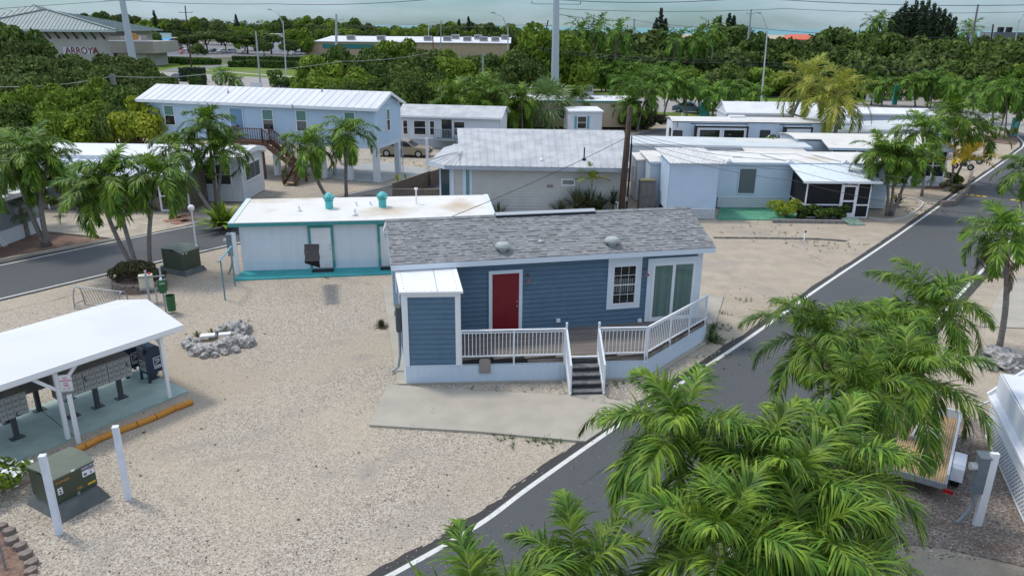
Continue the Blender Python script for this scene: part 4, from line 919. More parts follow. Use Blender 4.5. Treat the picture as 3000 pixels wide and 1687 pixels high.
# ------------------------------------------------------------------ long white mobile home on the left with awning
def left_home():
    ez = 2.95; K = G(657, 612); B = G(803, 578)
    # long axis: from the right end back to the left
    pR, pL = G(805, 420, 3.05), G(170, 411, 3.05)
    ang = math.degrees(math.atan2(pR[1]-pL[1], pR[0]-pL[0])); pR2 = G(712, 462, 2.95); pL2 = G(195, 441, 2.95); print('lefthome', pR, pL, ang, pR2, pL2)
    F0 = Fr(pR2, ang=ang); h = house('mobile_home', F0, 'long white mobile home with arched roof and striped awning beside the side road')
    D = F0.loc(pR)[1]; uL = F0.loc(pL)[0]; D = max(3.2, min(D, 5.5)); D = 4.3; print('D', D, uL, F0.loc(K), F0.loc(B), F0.loc(pR))
    # body; the right end wall runs skewed as in many additions
    w = MB(); w.box(uL+.3, -.3, .15, D-.15, .05, ez-.05); corrug(w, front(.15), uL+.3, -.3, .05, ez-.05, .10, .012)
    RF = right(-.3); 
    lap(w, RF, .15, D-.15, .05, .95, .45, .012); 
    rz = ez+.36
    w.add([RF.p(.15, .9, .01), RF.p(D-.15, .9, .01), RF.p(D-.15, ez-.02, .01), RF.p(D*.6, rz-.05, .01), RF.p(D*.35, rz-.05, .01), RF.p(.15, ez-.02, .01)], [(0, 1, 2, 3, 4, 5)])
    w.build('wall', white_lap, h)
    r = MB(); k = 9; P = []
    for i in range(k+1):
        f = i/k; P.append((f*D, ez+.36*math.sin(math.pi*f)**.7))
    for i in range(k):
        (n0, z0), (n1, z1) = P[i], P[i+1]; r.slab([(uL, n0, z0), (0, n0, z0), (0, n1, z1), (uL, n1, z1)], .09)
    rf = r.build('roof', mat('white_membrane_roof', (.74, .75, .77), .5, col2=(.68, .69, .71), scale=.8), h)
    e = MB(); e.box(uL, 0, -.03, 0, ez-.22, ez); e.box(uL, .01, -.05, .02, ez-.01, ez+.03); e.build('gutter', white_trim, rf)
    e = MB()
    for i in range(k):
        (n0, z0), (n1, z1) = P[i], P[i+1]; e.quad((.012, n0, z0-.3), (.012, n1, z1-.3), (.012, n1, z1), (.012, n0, z0)); e.quad((-.3, n0, z0-.3), (-.3, n1, z1-.3), (.012, n1, z1-.3), (.012, n0, z0-.3))
    e.build('end_cap', white_trim, rf)
    # window in the end wall
    p, q = F0.hitu(722, 478, -.3), F0.hitu(781, 510, -.3); a0, a1 = .75, D-.95; z0, z1 = 1.30, 2.28
    window(h, RF, a0, a1, z0, z1, white_trim, mat('jalousie_pane', (.085, .10, .11), .35), trim=.12, sash=False, muntin=3)
    g = MB()
    for zz in (.33, .66): fbox(g, RF, a0, a1, z0+(z1-z0)*zz-.01, z0+(z1-z0)*zz+.01, .02, .04)
    g.build('window_rails', white_trim, h)
    FF = front(.15); window(h, FF, -1.9, -1.0, 1.2, 2.45, white_trim, mat('dark_jalousie', (.04, .045, .05), .4), trim=.06, sash=True); window(h, FF, -3.3, -2.1, 1.2, 2.45, white_trim, MATS['dark_jalousie'], trim=.06)
    g = MB()
    for i in range(7): fbox(g, FF, -1.9, -1.0, 1.25+i*.17, 1.26+i*.17, .02, .035); fbox(g, FF, -3.3, -2.1, 1.25+i*.17, 1.26+i*.17, .02, .035)
    g.build('louvres', grey_lap, h)
    # awning: striped metal pans sloping down to the road over a screened porch
    a1 = F0.top(600, 473, ez-.25)[0]; print('awn', a1); aL = uL+.3; an = -2.9; az = ez-.75
    s = MB(); n = int((a1-aL)/.3)
    for i in range(n):
        u0 = aL+(a1-aL)*i/n; u1 = aL+(a1-aL)*(i+1)/n; s.slab([(u0, an, az+.03), (u1-.02, an, az+.03), (u1-.02, -.04, ez-.2), (u0, -.04, ez-.2)], .02, i % 2)
        s.bar((u0, an, az+.05), (u0, -.04, ez-.18), .025, .05, 0)
    s.build('awning', [mat('awning_white', (.80, .82, .86), .45), mat('awning_blue_grey', (.38, .47, .62), .5)], h)
    s = MB(); s.box(aL, a1, an-.03, an, az-.13, az+.03); s.build('awning_edge', white_trim, h)
    s = MB(); s.box(aL+.1, a1-.2, an+.25, an+.28, .9, az); s.build('porch_screen', screen, h)
    s = MB(); s.box(aL+.1, a1-.2, an+.22, an+.30, .05, .9); s.build('porch_wall', grey_wood, h)
    l = MB(); lattice(l, front(an+.2), a1-4, a1-2.4, .5, 2.0, .16, .03); l.build('porch_lattice', mat('grey_lattice', (.20, .21, .23), .8), h); l = MB(); lattice(l, front(an+.2), aL+.1, aL+4.5, .5, 2.0, .16, .03); l.build('porch_lattice', mat('grey_lattice', (.20, .21, .23), .8), h)
    s = MB()
    for i in range(8): x = aL+.1+(a1-.3-aL)*i/7; s.box(x, x+.08, an+.16, an+.24, .05, az)
    s.build('porch_posts', white_trim, h)
    s = MB(); 
    for (x0, x1, y0, y1) in ((0, .09, 0, 2.0), (.8, .89, 0, 2.0), (.09, .8, 0, .12), (.09, .8, 1.9, 2.0), (.09, .8, .9, 1.0)): s.box(a1-1.9+x0, a1-1.9+x1, an+.10, an+.15, .05+y0, .05+y1)
    s.build('screen_door', white_trim, h)
    s = MB(); s.box(a1-.25, a1-.2, an+.3, .1, .05, 2.2); s.build('porch_side_wall', grey_wood, h)
    return F0
LH = left_home()
# ------------------------------------------------------------------ row on the right of the grey house
def home_w_porch():
    F0 = Fr(G(2100, 610), ang=0.6); h = house('mobile_home', F0, 'pale blue mobile home with screened porch and green patio slab')
    F = front(0); ez = 3.0; L = F0.top(2585, 612, 0)[0]; D = 3.6
    w = MB(); w.box(-4.5, L, .02, D, .05, ez-.05); lap(w, F, -4.5, L, .75, ez-.05, .14, .022); lap(w, right(L), 0, D, .75, ez-.05, .14, .022); w.build('wall', pale_lap, h)
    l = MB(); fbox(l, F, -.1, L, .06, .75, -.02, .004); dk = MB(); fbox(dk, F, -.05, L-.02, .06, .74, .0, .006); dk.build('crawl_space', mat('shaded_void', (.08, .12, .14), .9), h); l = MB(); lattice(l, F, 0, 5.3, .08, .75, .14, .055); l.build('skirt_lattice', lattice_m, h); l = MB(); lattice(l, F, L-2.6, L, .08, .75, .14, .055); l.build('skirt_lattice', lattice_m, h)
    r = MB(); r.slab([(-4.6, -.15, ez), (L+.1, -.15, ez), (L+.1, D+.2, ez+.1), (-4.6, D+.2, ez+.1)], .06); rf = r.build('roof', white_roof, h)
    e = MB(); e.box(-4.6, L+.1, -.175, -.15, ez-.14, ez-.005); e.build('fascia', pale_lap, rf)
    for px, py in ((2323, 480), (2483, 480), (2128, 470)):
        u, n = F0.top(px, py, ez); n = -.1; v = MB(); v.box(u-.18, u+.18, n-.05, n+.25, ez, ez+.09); v.box(u-.06, u+.06, n, n+.15, ez+.09, ez+.2); v.slab([(u-1.2, n+2.6, ez+.2), (u-.15, n+.2, ez+.12), (u, n+.3, ez+.12), (u-1.0, n+2.7, ez+.2)], .08); v.build('roof_seam', white_trim, h)
    v = MB(); u, n = F0.top(2158, 458, 3.1); v.box(u-.35, u+.35, n-.25, n+.25, ez, ez+.16); v.build('roof_hatch', white_trim, h)
    p, q = F0.hit(2168, 494), F0.hit(2208, 566); window(h, F, p[0], q[0], q[1], p[1], pale_lap, mat('shaded_jalousie', (.12, .14, .15), .5), trim=.06, sash=False)
    p, q = F0.hit(2563, 533), F0.hit(2574, 543); window(h, F, L-.9, L-.4, 1.7, 2.0, white_trim, glass_dark, sash=False)
    # screened porch
    a0, a1, n0 = 5.0, L-3.0, -2.75
    a0 = F0.top(2352, 640, 0)[0]; a1 = F0.top(2538, 641, 0)[0]; n0 = F0.top(2538, 641, 0)[1]; print('porch', a0, a1, n0, L)
    z = 2.35; zb = 2.95
    pr = MB(); roofplane(pr, [(a0-.35, n0-.3, z), (a1+.45, n0-.3, z), (a1+.45, -.02, zb), (a0-.35, -.02, zb)], .05, .4, .03, .03); ro = pr.build('porch_roof', mat('pale_pan_roof', (.66, .73, .76), .45, col2=(.58, .64, .66), scale=2.5, lo=.5, hi=.75), h)
    pr = MB(); pr.box(a0-.37, a1+.47, n0-.34, n0-.3, z-.12, z+.02); pr.box(a1+.45, a1+.47, n0-.3, 0, z-.1, z+.0); pr.build('porch_fascia', white_trim, ro)
    PF = front(n0); fr = MB(); sc = MB(); d0 = a1-1.75; d1 = a1-.85
    for x in (a0, d0-.07, d1, a1-.06): fbox(fr, PF, x, x+.07, .06, z, -.04, .03)
    fbox(fr, PF, a0, a1, z-.16, z-.08, -.04, .028); fbox(fr, PF, a0, d0, .82, .9, -.04, .028); fbox(fr, PF, d1, a1, .82, .9, -.04, .028); fbox(fr, PF, a0, a1, .06, .12, -.04, .028)
    fbox(sc, PF, a0, a1, .06, z-.1, -.02, -.012)
    LFf = left(a0); fbox(fr, LFf, n0, 0, .82, .88, -.03, .02); fbox(sc, LFf, n0, -.02, .06, z-.1, -.02, -.01)
    sc.add([(a0+.015, n0, z-.1), (a0+.015, -.02, z-.1), (a0+.015, -.02, zb-.06)], [(0, 1, 2)])
    RFf = right(a1); fbox(fr, RFf, n0, 0, .82, .88, -.03, .02); fbox(sc, RFf, n0, -.02, .06, z-.1, -.02, -.01)
    fr.build('porch_frame', white_trim, h); sc.build('porch_screen', screen, h)
    dd = MB(); 
    for (x0, x1, y0, y1) in ((d0, d0+.11, .1, 2.1), (d1-.11, d1, .1, 2.1), (d0+.11, d1-.11, .1, .36), (d0+.11, d1-.11, 1.98, 2.1), (d0+.11, d1-.11, 1.05, 1.15)): fbox(dd, PF, x0, x1, y0, y1, -.005, .05)
    dd.build('screen_door', white_trim, h)
    fl = MB(); fl.box(a0, a1, n0, 0, .02, .1); fl.build('porch_floor', old_concrete, h)
    ins = MB(); ins.box(a0+1.0, a0+2.2, -.9, -.4, .1, .55); ins.box(a0+1.0, a0+2.2, -.5, -.4, .55, 1.0); ins.build('porch_bench', grey_wood, h)
    # closet addition with old ribbed roof
    X = [F0.loc(G(1952, 640)), F0.loc(G(2092, 641))]; print('shed', X)
    x0, x1, y0 = X[0][0], X[1][0], X[1][1]
    s = MB(); s.box(x0, x1, y0, -.03, .6, 3.4); lap(s, left(x0), y0, 0, .5, 3.4, .12, .02); shd = s.build('storage_addition', mat('pale_blue_panel', (.50, .62, .76), .6, col2=(.47, .59, .73), scale=2), h)
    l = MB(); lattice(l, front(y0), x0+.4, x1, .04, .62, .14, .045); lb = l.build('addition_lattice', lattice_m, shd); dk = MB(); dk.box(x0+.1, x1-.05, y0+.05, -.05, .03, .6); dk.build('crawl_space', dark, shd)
    r = MB(); n = 17
    ya, yb = y0-.25, 1.7
    r.slab([(x0-.1, ya, 3.42), (x1+.35, ya, 3.42), (x1+.1, yb, 3.62), (x0-.1, yb, 3.62)], .03, 0)
    for i in range(n):
        f = i/(n-1); r.bar((x0-.1+(x1+.45-x0)*f, ya, 3.44), (x0-.1+(x1+.2-x0)*f, yb, 3.64), .05, .04, 0)
    r.build('addition_roof', mat('old_ribbed_roof', (.66, .66, .65), .6, col2=(.50, .50, .49), scale=3, lo=.45, hi=.7), shd)
    # lower entry block at its left with arched top
    b = MB(); b.box(x0-1.15, x0-.05, 1.8, 4.0, .05, 2.75); lap(b, left(x0-1.15), 1.8, 4.0, .6, 2.75, .14, .02)
    b.build('entry_block', white_lap, h); b = MB(); b.slab([(x0-1.25, 1.7, 2.80), (x0+.0, 1.7, 2.85), (x0+.0, 4.1, 2.95), (x0-1.25, 4.1, 2.90)], .1); b.build('entry_roof', white_roof, h)
    window(h, left(x0-1.15), 2.3, 2.9, 1.3, 2.2, white_trim, glass_dark, trim=.06)
    return F0
HP = home_w_porch()
def plain_home(name, label, F0, L, D, z0, ez, wall_m, roof_m, lap_ex=.15, rise=.12, arch=0, windows=(), ends=(), ov=.12, cat='mobile home', fasc=None):
    h = house(name, F0, label, cat)
    w = MB(); w.box(0, L, 0, D, z0, ez-.03)
    if lap_ex: lap(w, front(0), 0, L, z0, ez-.04, lap_ex, .02); lap(w, left(0), 0, D, z0, ez-.04, lap_ex, .02); lap(w, right(L), 0, D, z0, ez-.04, lap_ex, .02)
    w.build('wall', wall_m, h)
    r = MB()
    if arch:
        k = 10; P = [(-ov+(D+2*ov)*i/k, ez+arch*math.sin(math.pi*i/k)**.6) for i in range(k+1)]
        for i in range(k): r.slab([(-ov, P[i][0], P[i][1]), (L+ov, P[i][0], P[i][1]), (L+ov, P[i+1][0], P[i+1][1]), (-ov, P[i+1][0], P[i+1][1])], .06)
        w2 = MB(); 
        for u in (0, L): w2.add([(u, -0+.01, ez-.1)]+[(u, p[0], p[1]-.02) for p in P]+[(u, D-.01, ez-.1)], [tuple(range(len(P)+2))])
        w2.build('gable_end', wall_m, h)
    elif rise > .3:
        r.slab([(-ov, -ov, ez), (L+ov, -ov, ez), (L+ov, D/2, ez+rise), (-ov, D/2, ez+rise)], .06); r.slab([(-ov, D/2, ez+rise), (L+ov, D/2, ez+rise), (L+ov, D+ov, ez), (-ov, D+ov, ez)], .06)
        w2 = MB()
        for u in (0, L): w2.add([(u, 0, ez-.05), (u, D, ez-.05), (u, D/2, ez+rise-.05)], [(0, 1, 2)])
        w2.build('gable_end', wall_m, h)
    else: r.slab([(-ov, -ov, ez), (L+ov, -ov, ez), (L+ov, D+ov, ez+rise), (-ov, D+ov, ez+rise)], .06)
    rf = r.build('roof', roof_m, h)
    e = MB(); e.box(-ov, L+ov, -ov-.025, -ov, ez-.16, ez+.0); e.box(-ov-.025, -ov, -ov, D+ov, ez-.14, ez-.07); e.build('fascia', fasc or white_trim, rf)
    for a0, a1, y0, y1 in windows: window(h, front(0), a0, a1, y0, y1, white_trim, glass_dark, trim=.06)
    for a0, a1, y0, y1 in ends: window(h, left(0), a0, a1, y0, y1, white_trim, glass_dark, trim=.06)
    return h
# white flat-roofed home with wall air conditioner
MW = Fr(G(1850, 420, 2.85), ang=0); MW = Fr(G(1850, 420, 2.85), to=G(2150, 431, 2.85)); print('MW', math.degrees(MW.a))
MW = Fr(MW.w(-.2, 0)[:2], ang=-4.5)
mw = plain_home('mobile_home', 'long white flat-roofed mobile home with a wall air conditioner beside the wooden pole', MW, 13.2, 3.4, .75, 2.85, white_lap, mat('grey_white_roof', (.58, .62, .62), .6, col2=(.50, .54, .54), scale=.7), None, .1)
def mw_bits():
    F = front(0)
    u, z = MW.hit(1870, 469); v = MB(); fbox(v, F, u-.36, u+.36, z-.22, z+.24, .0, .06); a = v.build('air_conditioner', white_trim, mw); v = MB(); fbox(v, F, u-.24, u+.24, z-.18, z+.18, .06, .3); v.build('grille', mat('dusty_grille', (.16, .15, .14), .8), a)
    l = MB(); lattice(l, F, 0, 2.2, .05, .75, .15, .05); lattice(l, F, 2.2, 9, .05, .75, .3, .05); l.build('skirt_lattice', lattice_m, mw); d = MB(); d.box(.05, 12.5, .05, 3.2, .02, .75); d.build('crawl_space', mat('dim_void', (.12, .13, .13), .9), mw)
    w = MB(); fbox(w, F, 1.55, 3.6, .05, 1.35, .5, .6); w.build('ramp_wall', cream, mw)
    # raised canopy at the right end
    w = MB(); a = MW.top(2090, 455, 2.75)[0]; w.slab([(8.3, -1.2, 2.62), (12.8, -1.2, 2.62), (12.2, 2.8, 2.98), (8.3, 2.8, 2.98)], .08); w.build('canopy_roof', mat('stained_cream_roof', (.62, .60, .55), .7, col2=(.42, .38, .34), scale=.6, lo=.5, hi=.62, stretch=(.4, 1, 1)), mw)
    w = MB(); w.box(8.4, 12.5, -1.0, -.95, 1.2, 2.5); w.build('canopy_screen', dark, mw)
mw_bits()
# second home with arched gable and screened porch
def second_porch_home():
    p = G(2300, 380, 3.35); q = G(2700, 382, 3.35)
    F0 = Fr(G(2322, 520), ang=-2.0)
    F0 = Fr((21.4, 57.6), ang=-3); u_r = F0.hit(2790, 428, -1.5)[0]; print('second', F0.top(2297, 377, 3.3), F0.top(2765, 540, .2), F0.hit(2790, 428, -1.5), F0.hit(2335, 420, 0), F0.top(2755, 555, .1))
    h = house('mobile_home', F0, 'white mobile home with arched roof and a tall screened porch by the road')
    L, D, ez = 10.6, 4.6, 3.0
    w = MB(); w.box(.2, L, 0, D, .05, ez-.05); lap(w, left(.2), 0, D, .5, ez, .16, .02); lap(w, front(0), .2, L, .5, ez, .16, .02); w.build('wall', white_lap, h)
    k = 10; P = [(D*i/k-.1, ez+.26*math.sin(math.pi*(.18+.82*i/k))**.8) for i in range(k+1)]
    r = MB()
    for i in range(k): r.slab([(0, P[i][0], P[i][1]), (L+.3, P[i][0], P[i][1]), (L+.3, P[i+1][0], P[i+1][1]), (0, P[i+1][0], P[i+1][1])], .06)
    r.slab([(1.9, -1.9, 2.78), (L+.3, -1.9, 2.78), (L+.3, P[0][0], P[0][1]), (1.9, P[0][0], P[0][1])], .08)
    rf = r.build('roof', white_roof, h); e = MB(); e.box(1.9, L+.32, -1.95, -1.9, 2.62, 2.79); e.box(L+.3, L+.33, -1.9, D, 2.62, 2.8); e.build('fascia', pale_lap, rf)
    w = MB(); w.add([(.2, .0, ez-.1)]+[(.2, p_[0], p_[1]-.05) for p_ in P]+[(.2, D, ez-.1)], [tuple(range(len(P)+2))]); w.build('gable_end', white_lap, h)
    window(h, left(.2), .5, 1.3, 1.5, 2.5, white_trim, glass_dark)
    PF = front(-1.7); fr = MB(); sc = MB(); fbox(sc, PF, 2.2, L, .75, 2.7, -.02, -.01); fbox(sc, right(L), -1.7, D-.5, .75, 2.7, -.02, -.01)
    kn = MB(); fbox(kn, PF, 2.2, L, .05, .75, -.06, .0); fbox(kn, right(L), -1.7, D-.5, .05, .75, -.06, .0); kn.build('porch_wall', white_lap, h)
    for x in (2.2, 4.0, 5.8, 7.4, 8.6, 9.6, L-.1): fbox(fr, PF, x, x+.1, .05, 2.75, -.02, .04)
    fbox(fr, PF, 2.2, L, 1.55, 1.63, -.02, .035); fbox(fr, PF, 2.2, L, .72, .8, -.02, .035)
    for x in (-1.7, -.2, 1.4, 3.0): fbox(fr, right(L), x, x+.1, .05, 2.75, -.02, .04)
    fbox(fr, right(L), -1.7, D-.5, 1.55, 1.63, -.02, .035); fbox(fr, right(L), -1.7, D-.5, .72, .8, -.02, .035)
    fr.build('porch_frame', white_trim, h); sc.build('porch_screen', screen, h); b = MB(); b.box(2.3, L-.1, -1.6, .0, .05, .12); b.build('porch_floor', old_concrete, h)
    return F0
SP = second_porch_home()
# ------------------------------------------------------------------ park trailer with slide-outs
def trailer_home():
    ez = 3.45; a = G(1973, 355, ez); b = G(2345, 355, ez); F0 = Fr(a, ang=-1.5); h = house('park_trailer', F0, 'long white park trailer with black-framed slide-out windows', 'trailer')
    L, D = 12.8, 2.9; w = MB(); w.box(.35, L, 0, D, .6, ez-.02); lap(w, front(0), .35+.9, L, .6, ez-.08, .16, .014)
    w.build('wall', pale_lap, h)
    r = MB(); k = 8; P = [(-.08+(D+.16)*i/k, ez+.22*math.sin(math.pi*i/k)**.7) for i in range(k+1)]
    for i in range(k): r.slab([(-.15, P[i][0], P[i][1]), (L, P[i][0], P[i][1]), (L, P[i+1][0], P[i+1][1]), (-.15, P[i+1][0], P[i+1][1])], .07)
    rf = r.build('roof', mat('cream_rubber_roof', (.70, .69, .66), .6, col2=(.62, .61, .58), scale=1), h)
    e = MB(); e.box(-.1, L, -.10, -.07, ez-.06, ez-.01); e.box(.33, .36, -.1, D, ez-.5, ez-.03); e.build('trim_line', black, rf)
    n = MB(); n.box(-.05, .9, -.03, D+.03, .6, ez-.08); n.build('front_cap', white_lap, h); window(h, front(-.03), .12, .75, 1.0, 2.6, black, glass_dark, sash=False); window(h, left(-.05), .5, 1.0, 1.2, 2.7, black, glass_dark, sash=False)
    def slide(u0, u1, z1=3.05):
        s = MB(); s.box(u0, u1, -.75, -.0, .9, z1); o = s.build('slide_out', white_lap, h)
        t = MB(); SF = front(-.75); fbox(t, SF, u0-.06, u0+.08, .9, z1+.04, .0, .03); fbox(t, SF, u1-.08, u1+.06, .9, z1+.04, .0, .03); fbox(t, SF, u0-.06, u1+.06, z1-.02, z1+.12, .0, .04); fbox(t, left(u0), -.75, 0, .9, z1+.1, 0, .02); fbox(t, front(0), u0-.35, u1+.2, z1+.18, z1+.24, 0, .05); t.build('black_trim', black, o)
        m = (u0+u1)/2
        if u1-u0 > 3:
            for a0, a1 in ((u0+.3, m-.18), (m+.18, u1-.3)): window(h, SF, a0, a1, 1.75, z1-.2, white_trim, glass_dark, trim=.05, sash=False)
        t = MB(); t.box(u0, u1, -.7, 0, z1+.0, z1+.06); t.build('slide_roof', white_trim, o)
    slide(1.85, 6.2); slide(9.4, 11.6)
    window(h, front(0), 7.5, 8.3, 1.0, 2.75, black, glass_dark, trim=.03, sash=False)
    u, n_ = F0.top(2118, 345, 3.7); v = MB(); v.box(5.1, 6.4, 1.1, 1.8, ez+.1, ez+.38); v.box(5.0, 5.5, 1.2, 1.7, ez+.1, ez+.3); v.build('roof_air_conditioner', white_trim, h)
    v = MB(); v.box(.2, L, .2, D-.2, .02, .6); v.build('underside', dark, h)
    return F0
trailer_home()
# ------------------------------------------------------------------ homes further back
def behind(label, pa, pb, z, D, ez, wall_m, roof_m, rise=.12, arch=0, wins=(), ov=.12, name='mobile_home', cat='mobile home', lap_ex=.16, fasc=None):
    a = G(pa[0], pa[1], z); b = G(pb[0], pb[1], z); F0 = Fr(a, to=b)
    return plain_home(name, label, F0, F0.L, D, .3, ez, wall_m, roof_m, lap_ex, rise, arch, wins, (), ov, cat, fasc), F0
hh, F1 = behind('white gable-roofed mobile home behind the park trailer, near the highway', (2130, 330), (2480, 335), 3.0, 4.5, 3.0, white_lap, mat('bright_white_roof', (.74, .75, .76), .5, col2=(.64, .65, .66), scale=.6, col3=(.5, .49, .46), s3=.5, lo3=.62, hi3=.8), .9, 0, ((.8, 1.5, 1.2, 2.3),))
h2, F2 = behind('cream flat-roofed home under the two coconut palms', (2410, 362), (2520, 362), 2.9, 9, 3.0, cream, MATS['grey_white_roof'], .3, 0, ((.5, 1.3, 1.3, 2.3),))
h3, F3 = behind('white mobile home with long grey-blue wall behind the screened porch home', (2520, 332), (2742, 336), 3.1, 5, 3.1, mat('blue_grey_panel', (.42, .49, .58), .6), MATS['bright_white_roof'], .35, 0, ())
h4, F4 = behind('white flat roof home in the front of the grey-blue walled one', (2420, 385), (2800, 372), 2.7, 4.5, 2.7, white_lap, MATS['grey_white_roof'], .15, 0, ())
h5, F5 = behind('teal-trimmed beige home with a white roof beyond the fan palm', (1475, 296), (1878, 299), 3.1, 4.5, 3.2, mat('beige_siding', (.50, .42, .30), .7), MATS['bright_white_roof'], .35, 0, ((6, 7, 1.2, 2.2),), fasc=teal)
h6, F6 = behind('small white lap-sided home with blue shutters behind the grey roof', (1670, 325), (1765, 325), 2.7, 3.5, 2.7, white_lap, MATS['bright_white_roof'], .1, 0, ((.85, 1.75, .9, 2.1),))
sh = MB()
for a in (.5, 1.85): fbox(sh, front(0), a, a+.25, .85, 2.15, .02, .05)
sh.build('shutters', mat('aqua_shutter', (.12, .35, .42), .6), h6)
# bay-window house behind the stilt house
def bay_house():
    a = G(1172, 337, 3.0); b = G(1305, 338, 3.0); F0 = Fr((-10.6, 70.9), ang=0); F0 = Fr(a, ang=-8); print('bay', a, b)
    h = plain_home('mobile_home', 'white mobile home with bay window and grey wooden steps behind the stilt house', F0, 9.5, 4.6, .8, 3.0, white_lap, old_metal_roof, .16, .8, 0, ((5.2, 6.2, 1.3, 2.5),), ov=.35)
    for x0 in (.3, 1.35, 2.9): window(h, front(-.02), x0, x0+(.4 if x0 != 1.35 else 1.1), 1.25, 2.5, white_trim, glass_dark)
    window(h, front(-.02), 4.0, 5.0, 1.0, 2.7, white_trim, glass_dark, sash=False)
    s = MB(); F = front(0); s.box(3.6, 5.6, -1.6, -.02, .9, 1.0)
    for i in range(6): s.box(5.6+i*.27, 5.87+i*.27, -1.6, -.6, .85-i*.15, .9-i*.15)
    for p, q in (((3.6, -1.6, 1.0), (5.6, -1.6, 1.0)), ((5.6, -1.6, 1.0), (7.2, -1.6, .1))):
        p = Vector(p); q = Vector(q); up = Vector((0, 0, 1)); s.bar(p+up*.95, q+up*.95, .1, .05); s.bar(p+up*.1, q+up*.1, .05, .08)
        for i in range(13): c = p.lerp(q, i/12); s.bar(c+up*.1, c+up*.95, .04)
    s.build('entry_steps', mat('blue_grey_wood', (.20, .24, .27), .8), h)
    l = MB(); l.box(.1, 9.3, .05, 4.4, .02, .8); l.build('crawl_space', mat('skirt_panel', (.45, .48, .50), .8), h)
bay_house()
# ------------------------------------------------------------------ mail shelter and its boxes
def mail_shelter():
    h = house('mail_shelter', MF, 'white open shelter with low gable roof over rows of mailboxes', 'shelter')
    UR_, UL_ = 5.43, -4.2; zf, zr = 2.33, 2.74; nf, nr, nb = -.14, 1.72, 3.5
    r = MB(); r.slab([(UL_, nf, zf), (UR_, nf, zf), (UR_+.02, nr, zr), (UL_, nr, zr)], .05); r.slab([(UL_, nr, zr), (UR_+.02, nr, zr), (UR_, nb, zf), (UL_, nb, zf)], .05)
    rf = r.build('roof', mat('painted_plywood_roof', (.68, .69, .70), .55, col2=(.62, .63, .645), scale=.5, lo=.4, hi=.7), h)
    f = MB(); f.box(UL_, UR_, nf-.03, nf, zf-.16, zf+.0); f.box(UL_, UR_, nb, nb+.03, zf-.16, zf); f.bar((UR_+.01, nf, zf-.09), (UR_+.01, nr, zr-.09), .03, .14); f.bar((UR_+.01, nb, zf-.09), (UR_+.01, nr, zr-.09), .03, .14); f.build('fascia', white_trim, rf)
    m = MB(); m.box(UL_, UR_-.2, .0, .09, zf-.25, zf-.06); m.box(UL_, UR_-.2, 3.2, 3.29, zf-.25, zf-.06)
    for u in (-3.6, -1.9, 0, 1.75, 3.4, 4.78): m.bar((u, 0, zf-.1), (u, nr, zr-.12), .05, .12); m.bar((u, 3.25, zf-.1), (u, nr, zr-.12), .05, .12); m.box(u-.025, u+.025, 0, 3.25, zf-.2, zf-.1)
    m.build('rafters', white_paint, h)
    for u in (4.78, 1.75, -1.4):
        for n in (.05, 3.2):
            p = MB(); p.box(u-.05, u+.05, n-.05, n+.05, .07, zf-.2); p.build('post', white_trim, h)
            p = MB(); s = 1 if u < 4 else 0
            if s: p.bar((u, n, 1.55), (u+.62, n, 2.16), .05, .09)
            p.bar((u, n, 1.62 if not s else 1.55), (u-.62, n, 2.16), .05, .09) if s else p.bar((u, n, 1.75), (u, n+(.4 if n < 1 else -.4), 2.16), .05, .09)
            p.build('brace', white_trim, h)
mail_shelter()
def cluster(u, n, w, rows, cols, facing, label, ped=(.5,), parcel=None):
    """bank of small locked mailboxes on a pedestal"""
    z0, z1, d = .78, 1.44, .42; p = MF.w(u, n); t = thing('mailbox_cluster', label, 'mailbox', (p[0], p[1], .07), MF.a+(0 if facing < 0 else math.pi), 'mailbox clusters under the shelter')
    z0 -= .07; z1 -= .07
    b = MB(); b.prism([(0, 0), (w, 0), (w, d), (0, d)], z0, lambda q: z1+(.0 if q[1] < .1 else .06)); b.build('cabinet', mailbox_body, t)
    F = front(0)
    for c in range(cols):
        for r_ in range(rows):
            x0 = w*c/cols+.006; x1 = w*(c+1)/cols-.006; y0 = z0+(z1-z0)*r_/rows+.006; y1 = z0+(z1-z0)*(r_+1)/rows-.006
            g = MB(); fbox(g, F, x0, x1, y0, y1, .0, .012); fbox(g, F, (x0+x1)/2-.05, (x0+x1)/2+.02, y1-.04, y1-.022, .012, .015, 1); fbox(g, F, (x0+x1)/2+.035, (x0+x1)/2+.05, y1-.04, y1-.025, .012, .017, 1)
            if parcel and (c, r_) in parcel: fbox(g, F, x0+.03, x0+.045, y0+.01, y1-.02, .012, .04, 2); fbox(g, F, x0+.03, x1-.03, y0+.02, y0+.03, .012, .03, 2)
            g.build('mailbox_door', [mailbox_m, mat('small_dark_label', (.07, .07, .07), .6), black], t)
    for q in ped:
        g = MB(); x = w*q; g.box(x-.06, x+.06, d*.5-.06, d*.5+.06, 0.02, z0); g.lathe([(.09, .02), (.06, .12)], (x, d*.5, 0), 8); g.box(x-.17, x+.17, d*.5-.12, d*.5+.12, 0, .02); g.build('pedestal', mat('dark_grey_steel', (.06, .065, .07), .5), t)
    return t
cluster(3.54, 1.0, .71, 4, 4, -1, 'right-hand mailbox cluster nearest the dark blue collection boxes', parcel=((3, 2),))
cluster(2.82, 1.0, .71, 4, 4, -1, 'middle mailbox cluster of the three joined in the front row', parcel=((0, 2),))
cluster(2.10, 1.0, .71, 4, 4, -1, 'mailbox cluster behind the no parking sign')
cluster(.58, 1.0, .72, 4, 4, -1, 'mailbox cluster left of the shelter post with an open parcel slot', parcel=((2, 0),))
cluster(-.15, 1.0, .72, 4, 4, -1, 'mailbox cluster cut by the left edge of the photo')
cluster(3.3, 2.62, .8, 4, 4, 1, 'back row mailbox cluster facing away, at its right end')
